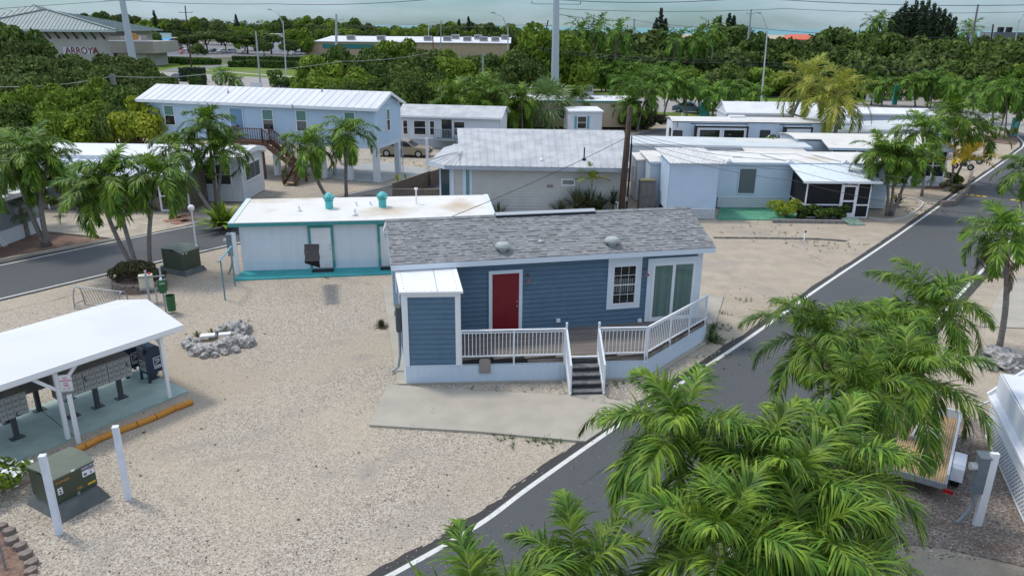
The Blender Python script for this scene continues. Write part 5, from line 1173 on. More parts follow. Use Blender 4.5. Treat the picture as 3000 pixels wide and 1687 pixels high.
cluster(2.45, 2.62, .8, 4, 4, 1, 'back row mailbox cluster facing away, second from the right end')
cluster(1.6, 2.62, .8, 4, 4, 1, 'back row mailbox cluster facing away, seen left of the shelter post')
cluster(.75, 2.62, .8, 4, 4, 1, 'back row mailbox cluster facing away, near the left edge')
def postal_logo(parent, F, a0, a1, z0, z1, d):
    g = MB(); fbox(g, F, a0, a1, z0, z1, d, d+.004); o = g.build('emblem_border', white_paint, parent)
    g = MB(); w = a1-a0; h = z1-z0; fbox(g, F, a0+w*.07, a1-w*.07, z0+h*.28, z1-h*.06, d+.004, d+.006); g.build('emblem_field', postal_blue, o)
    P = lambda x, y: F.p(a0+w*x, z0+h*y, d+.009)
    g = MB(); g.add([P(.12, .86), P(.74, .80), P(.84, .68), P(.62, .66), P(.18, .72)], [(0, 1, 2, 3, 4)]); g.add([P(.12, .34), P(.80, .62), P(.56, .64), P(.3, .58)], [(0, 1, 2, 3)]); g.add([P(.12, .34), P(.88, .66), P(.84, .58)], [(0, 1, 2)])
    for f in list(g.f): g.f.append(f[::-1]); g.m.append(0)
    g.build('emblem_eagle', white_paint, o)
    ang = math.atan2(F.a[1], F.a[0]); c = F.p((a0+a1)/2, z0+h*.14, d+.006)
    text_mesh('UNITED STATES\nPOSTAL SERVICE', h*.10, postal_blue, o, Matrix.Translation(c) @ Matrix.Rotation(ang, 4, 'Z') @ Matrix.Rotation(math.pi/2, 4, 'X'))
def postbox(u, n, rz, label):
    p = MF.w(u, n); t = thing('collection_mailbox', label, 'mailbox', (p[0], p[1], .07), MF.a+rz, 'blue collection mailboxes'); w, d, zb, zs = .56, .52, .28, .92
    b = MB(); k = 14; poly = [(0, zb), (w, zb), (w, zs)]+[(w/2+w/2*math.cos(math.pi*i/k), zs+w/2*math.sin(math.pi*i/k)) for i in range(1, k)]+[(0, zs)]
    m = len(poly); b.add([(x, 0, z) for x, z in poly]+[(x, d, z) for x, z in poly], [tuple(range(m)), tuple(range(2*m-1, m-1, -1))]+[((i+1) % m, i, m+i, m+(i+1) % m) for i in range(m)])
    b.build('body', postal_blue, t)
    b = MB(); b.box(-.03, .02, .08, d-.08, zs+.02, zs+.26); b.bar((-.03, .1, zs+.1), (-.03, d-.1, zs+.1), .03); b.build('pull_door', mat('worn_postal_blue', (.03, .05, .09), .35), t)
    for x in (.03, w-.03):
        for y in (.03, d-.03): g = MB(); g.box(x-.03, x+.03, y-.03, y+.03, 0, zb); g.box(x-.05, x+.05, y-.05, y+.05, 0, .015); g.build('leg', postal_blue, t)
    postal_logo(t, front(0), w*.40, w*.88, .42, .80, .001)
    postal_logo(t, left(0), .10, .40, .38, .72, .001)
postbox(4.96, 1.46, 0, 'dark blue collection mailbox with rounded top beside the white corner post')
postbox(4.72, 2.35, 0, 'second dark blue collection mailbox standing behind the front one under the shelter')
g = MB(); p = MF.w(5.25, 1.75); g.box(-.09, .09, -.09, .09, .015, .5); g.box(-.16, .16, -.16, .16, 0, .015); g.slab([(-.1, -.1, .52), (.1, -.1, .52), (.1, .1, .58), (-.1, .1, .58)], .05); one(g, 'pedestal', mat('dark_grey_steel', (.06, .065, .07), .5), 'short grey pedestal with base plate under the blue collection mailbox', 'pedestal', (p[0], p[1], .07), MF.a)
# ------------------------------------------------------------------ no parking sign
def sign():
    b = G(231, 1296); t = thing('no_parking_sign', 'white no parking sign with red lettering on a white post', 'sign', b, MF.a-.72)
    s = MB(); s.box(-.05, .05, -.05, .05, 0, 1.48); s.build('post', white_trim, t)
    d = 2; s = MB(); s.box(-.02, .02, .0, .03, 1.3, 1.7); s.build('upper_stake', steel, t)
    pl = MB(); k = 5; P = []
    for cx, cz, a0 in ((.125, 2.06, 0), (-.125, 2.06, 90), (-.125, 1.64, 180), (.125, 1.64, 270)):
        for i in range(k+1): a = R(a0+90*i/k); P.append((cx+.035*math.cos(a), cz+.035*math.sin(a)))
    def plate(g, sc, y0, y1):
        m = len(P); cz = 1.85; g.add([(x*sc, y0, cz+(z-cz)*sc) for x, z in P]+[(x*sc, y1, cz+(z-cz)*sc) for x, z in P], [tuple(range(m)), tuple(range(2*m-1, m-1, -1))]+[((i+1) % m, i, m+i, m+(i+1) % m) for i in range(m)])
    plate(pl, 1, -.062, -.055); o = pl.build('sign_face', white_paint, t)
    g = MB(); plate(g, .95, -.0635, -.062); rl = g.build('border', mat('grey_ink', (.25, .26, .28), .6), o); g = MB(); plate(g, .92, -.065, -.0635); g.build('field', white_paint, o)
    red = mat('sign_red', (.55, .02, .04), .5)
    for txt, z, sz in (('NO', 2.00, .075), ('PARKING', 1.925, .066), ('ANY', 1.85, .06), ('TIME', 1.78, .06)):
        text_mesh(txt, sz, red, o, Matrix.Translation((0, -.067, z)) @ Matrix.Rotation(math.pi/2, 4, 'X'))
    g = MB(); y = -.0675; g.add([(-.06, y, 1.69), (.06, y, 1.69), (.06, y, 1.70), (-.06, y, 1.70)], [(0, 1, 2, 3)]); g.add([(.06, y, 1.675), (.1, y, 1.695), (.06, y, 1.715)], [(0, 1, 2)]); g.add([(-.1, y, 1.695), (-.06, y, 1.675), (-.06, y, 1.715)], [(0, 1, 2)]); g.build('double_arrow', red, o)
sign()
def bollard(px, py, h, label, tilt=(0, 0)):
    g = MB(); g.box(-.065, .065, -.065, .065, -.02, h); g.box(-.07, .07, -.07, .07, h-.02, h+.015)
    b = G(px, py); o = one(g, 'white_post', mat('worn_white_vinyl', (.72, .76, .83), .5, col2=(.58, .62, .70), scale=4, lo=.45, hi=.75, stretch=(2, 2, .7)), label, 'post', b, MF.a-.72, 'square white posts around the olive utility box'); return o
bollard(175, 1562, 2.03, 'square white post in front of the olive transformer box, closest to the camera')
bollard(377, 1462, 2.0, 'square white post right of the olive transformer box')
b = G(252, 1306); 
# ------------------------------------------------------------------ transformer cabinets
def transformer(P0, P1, P2, bx, name_label, pad_h, z1, near=True):
    F0 = Fr(P0, to=P1); L = F0.L; D = abs(F0.loc(P2)[1]); t = thing('transformer_cabinet', name_label, 'utility box', (P0[0], P0[1], 0), F0.a)
    b = MB(); i = .16 if near else .1
    b.add([(0, 0, -.02), (L, 0, -.02), (L, D, -.02), (0, D, -.02), (i, i, pad_h), (L-i, i, pad_h), (L-i, D-i, pad_h), (i, D-i, pad_h)], [(3, 2, 1, 0), (4, 5, 6, 7), (0, 1, 5, 4), (1, 2, 6, 5), (2, 3, 7, 6), (3, 0, 4, 7)])
    b.build('pad', pad_concrete, t)
    x0, x1, y0, y1 = bx; F = front(y0); g = MB(); zc = z1-.12
    g.add([(x0, y0, pad_h), (x1, y0, pad_h), (x1, y1, pad_h), (x0, y1, pad_h), (x0, y0, zc), (x1, y0, zc), (x1, y1, z1-.04), (x0, y1, z1-.04)], [(3, 2, 1, 0), (0, 1, 5, 4), (1, 2, 6, 5), (2, 3, 7, 6), (3, 0, 4, 7)])
    body = g.build('cabinet', box_green, t)
    g = MB(); m = y0+(y1-y0)*.42
    g.slab([(x0-.02, y0-.015, zc+.01), (x1+.02, y0-.015, zc+.01), (x1+.02, m, z1+.03), (x0-.02, m, z1+.03)], .04); g.slab([(x0-.02, m+.01, z1+.02), (x1+.02, m+.01, z1+.02), (x1+.02, y1+.02, z1-.03), (x0-.02, y1+.02, z1-.03)], .04)
    g.build('lid', box_top, t)
    if near:
        O = mat('stencil_orange', (.52, .24, .05), .6); M = lambda a, z: Matrix.Translation(F.p(a, z, .004)) @ Matrix.Rotation(math.pi/2, 4, 'X')
        w = x1-x0; H = zc-pad_h
        text_mesh('TX9425', .095, O, body, M(x0+w*.24, pad_h+H*.80), sx=1.05); text_mesh('100', .095, O, body, M(x0+w*.58, pad_h+H*.22))
        g = MB(); fbox(g, F, x1-w*.27, x1-w*.01, pad_h+H*.80, pad_h+H*.97, .0, .004); st = g.build('sticker', mat('sticker_blue', (.03, .05, .16), .5), body); text_mesh('NON PCB', .075, white_paint, st, M(x1-w*.14, pad_h+H*.885) @ Matrix.Translation((0, 0, .003)))
        g = MB(); fbox(g, F, x1-w*.30, x1-w*.01, pad_h+H*.55, pad_h+H*.79, .0, .004); s2 = g.build('sticker', white_paint, body)
        g = MB(); fbox(g, F, x1-w*.14, x1-w*.02, pad_h+H*.74, pad_h+H*.77, .004, .006); g.build('red_line', mat('sign_red', (.55, .02, .04), .5), s2)
        g = MB(); fbox(g, F, x1-w*.27, x1-w*.2, pad_h+H*.60, pad_h+H*.68, .004, .006); fbox(g, F, x1-w*.12, x1-w*.08, pad_h+H*.60, pad_h+H*.66, .004, .006); g.build('print', mat('sticker_blue', (.03, .05, .16), .5), s2)
        g = MB(); fbox(g, F, x0+w*.10, x0+w*.21, pad_h+H*.34, pad_h+H*.60, .0, .004); s3 = g.build('sticker', white_paint, body); g = MB(); fbox(g, F, x0+w*.13, x0+w*.18, pad_h+H*.38, pad_h+H*.44, .004, .006); fbox(g, F, x0+w*.135, x0+w*.175, pad_h+H*.49, pad_h+H*.54, .004, .006); g.build('print', black, s3)
        g = MB(); fbox(g, F, x1-w*.22, x1-w*.03, pad_h+H*.16, pad_h+H*.24, .0, .004); g.build('sticker', yellow, body)
        g = MB(); fbox(g, F, x0+w*.5, x0+w*.56, pad_h-.0, pad_h+.07, .0, .03); g.build('padlock_hasp', steel, body)
        g = MB(); fbox(g, F, x0+w*.46, x0+w*.54, zc-.0, zc+.035, .015, .03); g.build('lid_tag', white_trim, body)
    else:
        g = MB(); fbox(g, F, x0+.1, x0+.18, zc-.08, zc-.03, 0, .01); fbox(g, F, x0+.28, x0+.36, zc-.1, zc-.05, 0, .01); g.build('sticker', white_paint, body)
TP = [G(180, 1535), G(328, 1455), G(80, 1475)]
transformer(TP[0], TP[1], TP[2], (.10, 1.12, .28, 1.22), 'olive green transformer box on a moulded pad between two white posts', .34, 1.12)
transformer(G(545, 812), G(608, 790), G(487, 785), (.10, 1.18, .28, 1.5), 'dark green transformer box beside the globe lamp', .22, 1.18, False)
# ------------------------------------------------------------------ orange kerb logs in a row, and the pink one half buried
def logs():
    pts = [G(563, 1183), G(510, 1203), G(455, 1228), G(400, 1250), G(345, 1270), G(292, 1292), G(248, 1314), G(205, 1335)]
    for i in range(len(pts)-1):
        a = Vector((*pts[i], .075)); b = Vector((*pts[i+1], .075)); d = (b-a).normalized()
        g = MB(); g.tube([Vector((0, 0, .075)), (b-a)-d*.02+Vector((0, 0, .075))], .095, 12); lab = ('orange parking log at the right end of its row' if i == 0 else 'orange parking log partly hidden by the olive box' if i == 6 else 'orange parking log in the middle of the row beside the mailbox slab')
        one(g, 'parking_log', orange, lab, 'parking stop', (a.x, a.y, 0), 0, 'orange parking logs in one row')
    a, b = G(108, 1402), G(-20, 1450); g = MB(); g.tube([(0, 0, .03), (b[0]-a[0], b[1]-a[1], .03)], .08, 12); one(g, 'parking_log', mat('faded_pink_log', (.38, .25, .20), .9, col2=(.32, .28, .24), scale=8), 'faded pink parking log sunk in the gravel left of the olive box', 'parking stop', a)
logs()
# ------------------------------------------------------------------ rock bed of coral stones
def rockmesh(rg, r, sub=2, sq=.7, seed=0):
    me = bpy.data.meshes.new('rock')
    import bmesh
    bm = bmesh.new(); bmesh.ops.create_icosphere(bm, subdivisions=sub, radius=1)
    from mathutils import noise
    off = Vector((rg.uniform(-50, 50), rg.uniform(-50, 50), 0))
    for v in bm.verts:
        n = v.co.normalized(); k = 1+.30*noise.noise(n*1.4+off)+.22*noise.noise(n*3.3+off)+.14*noise.noise(n*7+off); v.co = Vector((n.x*k*r, n.y*k*r*rg.uniform(.97, 1.03), n.z*k*r*sq))
    bm.to_mesh(me); bm.free(); me.materials.append(coral); return me
def rock(rg, x, y, r, label, group, sub=3, sq=.75, name='coral_rock', sink=.25):
    me = rockmesh(rg, r, sub, sq); o = bpy.data.objects.new(name, me); C.objects.link(o); o.location = (x, y, r*sq*(1-2*sink)*.9); o.rotation_euler = (0, 0, rg.uniform(0, 6)); return tag(o, label, 'rock', group)
def rockbed():
    rg = random.Random(11)
    big = [(700, 975, .42, 'tall pitted coral boulder at the right end of the rock ring'), (722, 1010, .30, 'grey coral boulder right of the tall one in the rock ring'), (678, 1018, .33, None), (645, 1025, .30, None), (610, 1032, .28, None), (580, 1036, .27, None), (560, 1022, .2, None), (548, 1015, .19, None), (553, 1003, .18, None), (575, 1005, .17, None),
           (640, 978, .2, None), (655, 966, .19, None), (670, 960, .2, None), (625, 990, .15, None), (735, 1004, .16, 'small pale stone just outside the rock ring'), (600, 1046, .16, None), (630, 1044, .14, None), (660, 1036, .15, None), (690, 1030, .17, None), (564, 1034, .15, None), (540, 1008, .11, None), (715, 968, .24, None), (590, 1022, .2, None), (665, 1005, .2, None), (700, 1000, .25, None)]
    for px, py, r, lab in big:
        x, y = G(px, py); rock(rg, x, y, r, lab or ('pitted coral rock in the ring on the gravel' if r >= .2 else 'small coral rock in the ring on the gravel'), 'coral rocks of the planted ring', 3, .8)
    for px, py, w in ((610, 996, .32), (660, 992, .26)):
        g = MB(); g.box(-w*.8, w*.8, -w*.45, w*.45, .1, .17); x, y = G(px, py); one(g, 'paver', white_paint, 'white rectangular paver laid among the ring plants, '+('the wider one at left' if px < 640 else 'the narrower one at right'), 'paver', (x, y, .05), .3)
rockbed()
# ------------------------------------------------------------------ planter ring, globe lamp, dog station, rack, clothes line
def ring(cx, cy, rx, ry, z0, n, bw, bh, mt, label, name, cat='planter', a0=0, a1=6.283, rz=0):
    t = thing(name, label, cat, (cx, cy, 0), rz); rg = random.Random(n)
    for course in range(int(round(z0/bh))):
        for i in range(n):
            a = a0+(a1-a0)*(i+.5*(course % 2))/n
            if a > a1: continue
            x, y = rx*math.cos(a), ry*math.sin(a); tx, ty = -rx*math.sin(a), ry*math.cos(a); l = math.hypot(tx, ty); tx, ty = tx/l, ty/l
            g = MB(); c = Vector((x, y, bh*(course+.5))); hv = Vector((tx, ty, 0))*bw*.48; j = Vector((ty, -tx, 0))*rg.uniform(-.015, .015); g.bar(c-hv+j, c+hv+j, .16, bh*.94); g.build('edging_block', mt, t)
    return t
P = G(432, 850)
ring(-16.35, 31.15, 1.05, .85, .39, 20, .31, .13, block, 'round stone block planter holding a brown-green shrub by the road', 'stone_planter')
g = MB(); g.lathe([(.98, .0), (.9, .28), (.02, .32)], (0, 0, 0), 20); one(g, 'planter_soil', mulch, 'brown soil filling the round stone planter', 'soil', (-16.35, 31.15, 0))
def globe():
    b = G(575, 722); t = thing('globe_lamp', 'white globe lamp on a slim white pole by the side road', 'street lamp', b)
    H = 2.05; g = MB(); g.tube([(0, 0, 0), (0, 0, H-.17)], [.045, .035], 10); g.lathe([(.1, 0), (.09, .05), (.05, .08)], n=12); g.build('pole', white_trim, t)
    g = MB(); g.lathe([(.05, 0), (.09, .03), (.07, .05)], (0, 0, H-.2), 12); g.build('collar', white_trim, t)
    g = MB(); k = 12; g.lathe([(max(.005, .165*math.sin(math.pi*i/k)), -.165*math.cos(math.pi*i/k)) for i in range(k+1)], (0, 0, H), 20); g.build('globe', mat('white_globe', (.85, .86, .86), .3), t, smooth=True)
globe()
def dog_station():
    b = G(487, 917); t = thing('dog_waste_station', 'green dog waste station with bag dispenser and bin on a grey pole', 'waste bin', b, .5)
    gm = mat('dark_green_plastic', (.02, .10, .04), .4, col2=(.03, .12, .05), scale=5)
    g = MB(); g.box(-.035, .035, -.035, .035, 0, 1.95); g.build('pole', pole_grey, t)
    g = MB(); g.prism([(-.17, -.17), (.17, -.17), (.17, -.035), (-.17, -.035)], .98, 1.42); g.box(-.12, .12, -.16, -.04, .9, .98); o = g.build('bag_dispenser', gm, t)
    text_mesh('DOG', .09, white_paint, o, Matrix.Translation((0, -.172, 1.3)) @ Matrix.Rotation(math.pi/2, 4, 'X')); g = MB(); g.lathe([(.05, 0), (.06, .06), (.01, .12)], (-.02, -.1, 1.42), 6); g.build('bag_tuft', white_trim, t)
    g = MB(); g.lathe([(.16, .12), (.175, .74), (.18, .76), (.165, .76), (.15, .16)], (.22, -.1, 0), 20); g.build('bin', gm, t)
dog_station()
def meter_frame():
    a, b = G(440, 890), G(462, 893); t = thing('meter_pedestal', 'cream meter box on a grey frame in front of the stone planter', 'utility box', a, .35)
    g = MB(); g.box(-.04, .04, -.04, .04, 0, 1.45); g.build('post', pole_grey, t); g = MB(); g.box(.62, .69, -.04, .04, .0, 1.0); g.build('post', pole_grey, t); g = MB(); g.box(.25, .3, .0, .04, 0, .65); g.build('post', pole_grey, t)
    g = MB(); g.box(-.3, .7, -.01, .03, .60, .68); g.build('rail', steel, t); g = MB(); g.box(-.3, .7, -.01, .03, 1.13, 1.19); g.build('rail', steel, t)
    g = MB(); g.box(-.30, .22, .03, .30, .62, 1.22); g.build('cream_box', mat('cream_enamel', (.62, .60, .46), .5), t)
    g = MB(); g.lathe([(.05, 0), (.05, .07)], (.1, .2, 1.22), 10); g.build('red_cap', mat('sign_red', (.55, .02, .04), .5), t)
meter_frame()
def rack():
    a = G(234, 897); t = thing('bike_rack', 'galvanised bike rack standing on the gravel behind the mail shelter', 'bike rack', a, -.25)
    def hoop(x): g = MB(); g.tube([(x, -.28, 0), (x, -.22, .55), (x, -.12, .82), (x, 0, .86), (x, .12, .82), (x, .22, .55), (x, .28, 0)], .024, 8); g.tube([(x, -.26, .18), (x, .26, .18)], .02, 8); g.build('end_hoop', steel, t)
    hoop(0); hoop(2.2); g = MB(); g.tube([(0, .0, .84), (2.2, .0, .84)], .024, 8); g.tube([(0, .26, .12), (2.2, .26, .12)], .02, 8); g.tube([(0, -.26, .12), (2.2, -.26, .12)], .02, 8); g.build('rails', steel, t)
    g = MB()
    for i in range(1, 15): x = 2.2*i/15; g.tube([(x, 0, .84), (x, .26, .12)], .011, 6)
    g.build('bars', steel, t)
rack()
def clothesline():
    p1, p2 = Vector(G(660, 879)), Vector(G(689, 837)); d = (p2-p1).normalized(); e1 = p1-d*.30; e2 = p2+d*.10; u = Vector(LA.u); L = 9.6
    t = thing('clothes_line', 'turquoise pipe clothes line with eight white cords in front of the laundry', 'clothes line', (p1.x, p1.y, 0)); Z1 = 1.78
    o = p1; g = MB()
    for s in (0, 1):
        sh_ = u*L*s
        for p in (p1, p2): q = p+sh_-o; g = MB(); g.tube([(q.x, q.y, 0), (q.x, q.y, Z1)], .032, 8); g.build('post', teal_pipe, t)
        a, b = e1+sh_-o, e2+sh_-o; g = MB(); g.tube([(a.x, a.y, Z1), (b.x, b.y, Z1)], .04, 10); g.build('crossbar', mat('pale_teal_pipe', (.20, .42, .48), .45), t)
    for i in range(8):
        a = e1.lerp(e2, .04+.92*i/7)-o; g = MB(); pts = []
        for k in range(13): f = k/12; q = a+u*L*f; pts.append((q.x, q.y, Z1+.03-.10*math.sin(math.pi*f)))
        g.tube(pts, .006, 5); g.build('cord', mat('grey_cord', (.45, .46, .46), .7), t)
    # towel laid over the cords
    T = MB(); n = 8; TC = [Vector((*G(*p, 1.79), 0)) for p in ((890, 713), (934, 712), (937, 762), (893, 763))]
    def P(i, j):
        q = TC[0].lerp(TC[1], i/n).lerp(TC[3].lerp(TC[2], i/n), j/n); return (q.x+.015*math.sin(j*1.3), q.y, Z1-.03-.025*abs(math.sin(j*math.pi*7/8/1.0)))
    vs = [P(i, j) for j in range(n+1) for i in range(n+1)]; T.add(vs, [(j*(n+1)+i, (j+1)*(n+1)+i, (j+1)*(n+1)+i+1, j*(n+1)+i+1) for j in range(n) for i in range(n)])
    q0 = Vector(P(0, n)); q1 = Vector(P(n, n)); T.quad(q0-Vector((0, 0, .08)), q1-Vector((0, 0, .30)), q1, q0)
    one(T, 'towel', mat('black_cloth', (.008, .008, .01), .9), 'black towel drying across the clothes line cords', 'towel')
clothesline()
def tall_meter(px, py, H, label, rz, panel=True):
    b = G(px, py); t = thing('meter_post', label, 'utility box', b, rz); g = MB(); g.box(-.09, .09, -.05, .05, 0, H); g.build('post', white_trim, t)
    g = MB(); g.box(-.32, -.09, -.09, .12, .9, H-.12); g.slab([(-.34, -.12, H-.1), (-.07, -.12, H-.1), (-.07, .14, H-.04), (-.34, .14, H-.04)], .03); o = g.build('panel', mat('grey_steel_panel', (.17, .21, .23), .5, col2=(.14, .175, .195), scale=6), t)
    g = MB(); g.tube([(-.32, .0, H-.38), (-.46, .0, H-.38)], .09, 14); g.build('meter', mat('meter_glass', (.55, .56, .54), .3), o)
    g = MB(); g.tube([(-.2, 0, .95), (-.2, 0, .55), (-.28, 0, .3), (-.42, 0, .03)], .05, 8); g.build('conduit', steel, t)
    return t
tall_meter(697, 803, 2.0, 'white post with grey meter box at the left end of the laundry building', 0)
mm = tall_meter(2862, 1538, 1.95, 'white post with a grey electric meter panel on leaf litter at right', -.15)
# ------------------------------------------------------------------ wooden pole of the middle and bits around the grey house
def fence():
    F0 = Fr(G(1152, 585), to=G(1262, 545)); t = thing('wooden_fence', 'weathered brown board fence beside the grey house', 'fence', (F0.o[0], F0.o[1], 0), F0.a); n = 22; L = F0.L
    for i in range(n):
        g = MB(); x = L*i/n; g.box(x, x+L/n-.015, 0, .03, .02, 1.05+.02*(i % 3)); g.build('board', grey_wood, t)
    g = MB(); g.box(0, L, -.02, .05, 1.06, 1.11); g.build('cap_rail', mat('pale_wood_cap', (.34, .29, .23), .9, col2=(.24, .2, .16), scale=4), t)
    F1 = Fr(G(1262, 548), to=G(1290, 538)); t2 = thing('wooden_fence', 'short board fence panel against the bay windows of the grey house', 'fence', (F1.o[0], F1.o[1], 0), F1.a); g = MB()
    for i in range(6): x = F1.L*i/6; g = MB(); g.box(x, x+F1.L/6-.02, 0, .03, .02, 1.1); g.build('board', grey_wood, t2)
    F2 = Fr(G(1150, 590), to=G(1312, 592)); t3 = thing('wooden_fence', 'low front board fence with a capping plank, behind the laundry roof', 'fence', (F2.o[0], F2.o[1], 0), F2.a); n = 20
    for i in range(n): x = F2.L*i/n; g = MB(); g.box(x, x+F2.L/n-.02, 0, .03, .02, .8); g.build('board', grey_wood, t3)
    g = MB(); g.box(0, F2.L, -.03, .06, .8, .86); g.build('cap_rail', MATS['pale_wood_cap'], t3)
fence()
def cabinet_and_ladder():
    b = G(1913, 632); t = thing('storage_locker', 'grey upright storage locker with mossy top beside the pale blue home', 'locker', (8.05, 46.9), .05)
    g = MB(); g.box(0, .95, 0, .6, 0, 1.85); g.build('body', mat('weathered_grey_locker', (.24, .22, .22), .8, col2=(.18, .165, .165), scale=3), t); g = MB(); g.box(-.04, .99, -.04, .64, 1.85, 1.93); g.build('top', mat('mossy_top', (.20, .20, .11), .95), t)
    g = MB(); g.box(.05, .45, -.02, 0, .1, 1.8); g.build('door', MATS['weathered_grey_locker'], t)
    a = Vector((*G(1865, 560), .0)); b = Vector((*G(1885, 610), .0)); t = thing('ladder', 'white ladder lying on the sand between two homes', 'ladder', (a.x, a.y, .05)); v = b-a; s = Vector((v.y, -v.x, 0)).normalized()*.42
    s = Vector((.42, 0, .25)); 
    for k in (0, 1): g = MB(); g.bar(s*k+Vector((0, 0, .04)), v+s*k+Vector((0, 0, .04)), .04, .08); g.build('side_rail', white_trim, t)
    for i in range(1, 14): c = v*(i/14)+Vector((0, 0, .05)); g = MB(); g.bar(c, c+s, .05, .03); g.build('rung', white_trim, t)
cabinet_and_ladder()
# ------------------------------------------------------------------ right edge: utility trailer, slatted house with lattice
def trailer():
    a = G(2808, 1226, .55); b = G(2768, 1412, .55); F0 = Fr(b, to=a); t = thing('utility_trailer', 'open utility trailer with brick-patterned floor under the palms', 'trailer', (b[0], b[1], 0), F0.a); L = max(3.0, F0.L); Wd = 1.75; print('trailer', F0.L, math.degrees(F0.a))
    tile = mat('brick_pattern_mat', (.46, .30, .17), .7, col2=(.30, .19, .12), scale=5, vor=True)
    n_ = tile.node_tree.nodes; br = n_.new('ShaderNodeTexBrick'); br.inputs['Color1'].default_value = (.50, .33, .16, 1); br.inputs['Color2'].default_value = (.60, .42, .22, 1); br.inputs['Mortar'].default_value = (.10, .07, .05, 1); br.inputs['Scale'].default_value = 4.5; br.inputs['Mortar Size'].default_value = .03
    tc = n_.new('ShaderNodeTexCoord'); tile.node_tree.links.new(tc.outputs['Object'], br.inputs['Vector']); tile.node_tree.links.new(br.outputs[0], n_['Principled BSDF'].inputs['Base Color'])
    g = MB(); g.box(0, L, 0, Wd, .47, .52); g.build('floor', tile, t)
    g = MB(); g.box(-.02, L, -.06, 0, .4, .78); g.build('side_rail', white_lap, t); g = MB(); g.box(-.02, L, Wd, Wd+.06, .4, .78); g.build('side_rail', white_lap, t); g = MB(); g.box(-.04, -.0, -.05, Wd+.05, .36, .52); g.build('tail_beam', steel, t); g = MB(); g.box(L, L+.05, -.05, Wd+.05, .4, .78); g.build('front_rail', white_lap, t)
    for y0, y1 in ((-.36, -.08), (Wd+.08, Wd+.36)):
        g = MB(); P_ = [(.55, .36), (.62, .66), (.72, .74), (1.38, .74), (1.48, .66), (1.55, .36)]
        for i in range(5): (x0, z0), (x1, z1) = P_[i], P_[i+1]; g.bar((x0, (y0+y1)/2, z0), (x1, (y0+y1)/2, z1), y1-y0, .02)
        g.build('fender', mat('white_plastic_fender', (.66, .70, .78), .4), t)
        g = MB(); ym = (y0+y1)/2; g.tube([(1.05, ym-.09, .3), (1.05, ym+.09, .3)], .3, 22); w = g.build('wheel', black, t); g = MB(); g.tube([(1.05, ym-.1, .3), (1.05, ym+.1, .3)], .15, 14); g.build('rim', steel, w)
    g = MB(); g.box(-.06, -.03, -.22, .0, .30, .40); g.build('tail_light', mat('red_lens', (.45, .01, .01), .2), t)
    g = MB(); g.bar((L, Wd/2, .45), (L+1.1, Wd/2, .4), .08); g.build('tongue', steel, t)
    g = MB(); g.box(1.9, 2.75, .3, 1.0, .525, .60); g.build('tile_stack', mat('white_tile_stack', (.60, .58, .54), .6), t)
    g = MB(); g.box(.5, 1.2, .75, .82, .525, .56); g.box(.5, 1.2, 1.0, 1.07, .525, .56); g.build('straps', mat('orange_strap', (.60, .28, .05), .6), t)
trailer()
def right_house():
    F0 = Fr(G(2996, 1520), to=G(2930, 1372)); t = thing('mobile_home', 'white-sided home with lattice skirting cut by the right edge', 'mobile home', (F0.o[0], F0.o[1], 0), F0.a)
    # u runs away from the camera, n to the left; the house is on the right, so n is negative
    L = F0.top(2925, 1290, .4)[0]+.9; L = 4.1; print('righthouse', F0.L, math.degrees(F0.a), F0.hit(2917, 1229), F0.hit(2985, 1045))
    B = back(0); w = MB(); w.box(-6, L, -5, -.02, .75, 2.0); lap(w, B, -6, L, .95, 2.0, .13, .03); w.build('wall', white_lap, t)
    l = MB(); lattice(l, B, -6, L, .03, .75, .15, .05); l.build('skirt_lattice', lattice_m, t); w = MB(); w.box(-6, L-.05, -4.9, -.12, .01, .75); w.build('crawl_space', mulch, t)
    b = MB(); fbox(b, B, -6, L+.05, .75, .95, -.02, .06); fbox(b, B, -6, L+.05, 1.08, 1.15, .0, .09); b.build('band_trim', white_trim, t)
    a = MB(); k = 60
    zt, zb = 2.75, 1.25
    for i in range(k):
        u0 = -6+(L+6.1)*i/k; u1 = -6+(L+6.1)*(i+1)/k; dz = .02 if i % 2 else 0
        a.quad((u0, -1.15, zt+dz), (u0, .12, zb+dz), (u1, .12, zb+(.02-dz)), (u1, -1.15, zt+(.02-dz)))
    a.build('awning_panel', mat('white_ribbed_awning', (.70, .73, .78), .5), t)
    a = MB(); a.bar((L+.12, .15, zb), (L+.12, -1.2, zt+.05), .10, .12); a.bar((-6, .14, zb-.02), (L+.15, .14, zb-.02), .05, .07); a.bar((-6, -1.2, zt+.04), (L+.15, -1.2, zt+.04), .08, .1); a.build('awning_frame', white_trim, t)
    a = MB(); a.bar((L-.05, .05, 1.2), (L-.25, .42, 1.02), .03, .05); a.build('bracket', white_trim, t)
    a = MB(); a.slab([(-6, -5, 2.9), (-6, -1.2, 2.75), (L, -1.2, 2.75), (L, -5, 2.9)][::-1], .08); a.build('roof', white_roof, t)
right_house()
x, y = G(2930, 1060); rg = random.Random(3)
rock(rg, x, y, .75, 'large pale coral boulder at the foot of the right-hand palm', None, 4, .45)
for i, (px, py, r_) in enumerate(((2880, 1055, .22), (2905, 1083, .2), (2960, 1085, .25), (2870, 1075, .14))): x, y = G(px, py); rock(rg, x, y, r_, 'small coral stone around the large boulder by the right-hand palm', 'stones around the large boulder', 2, .6)
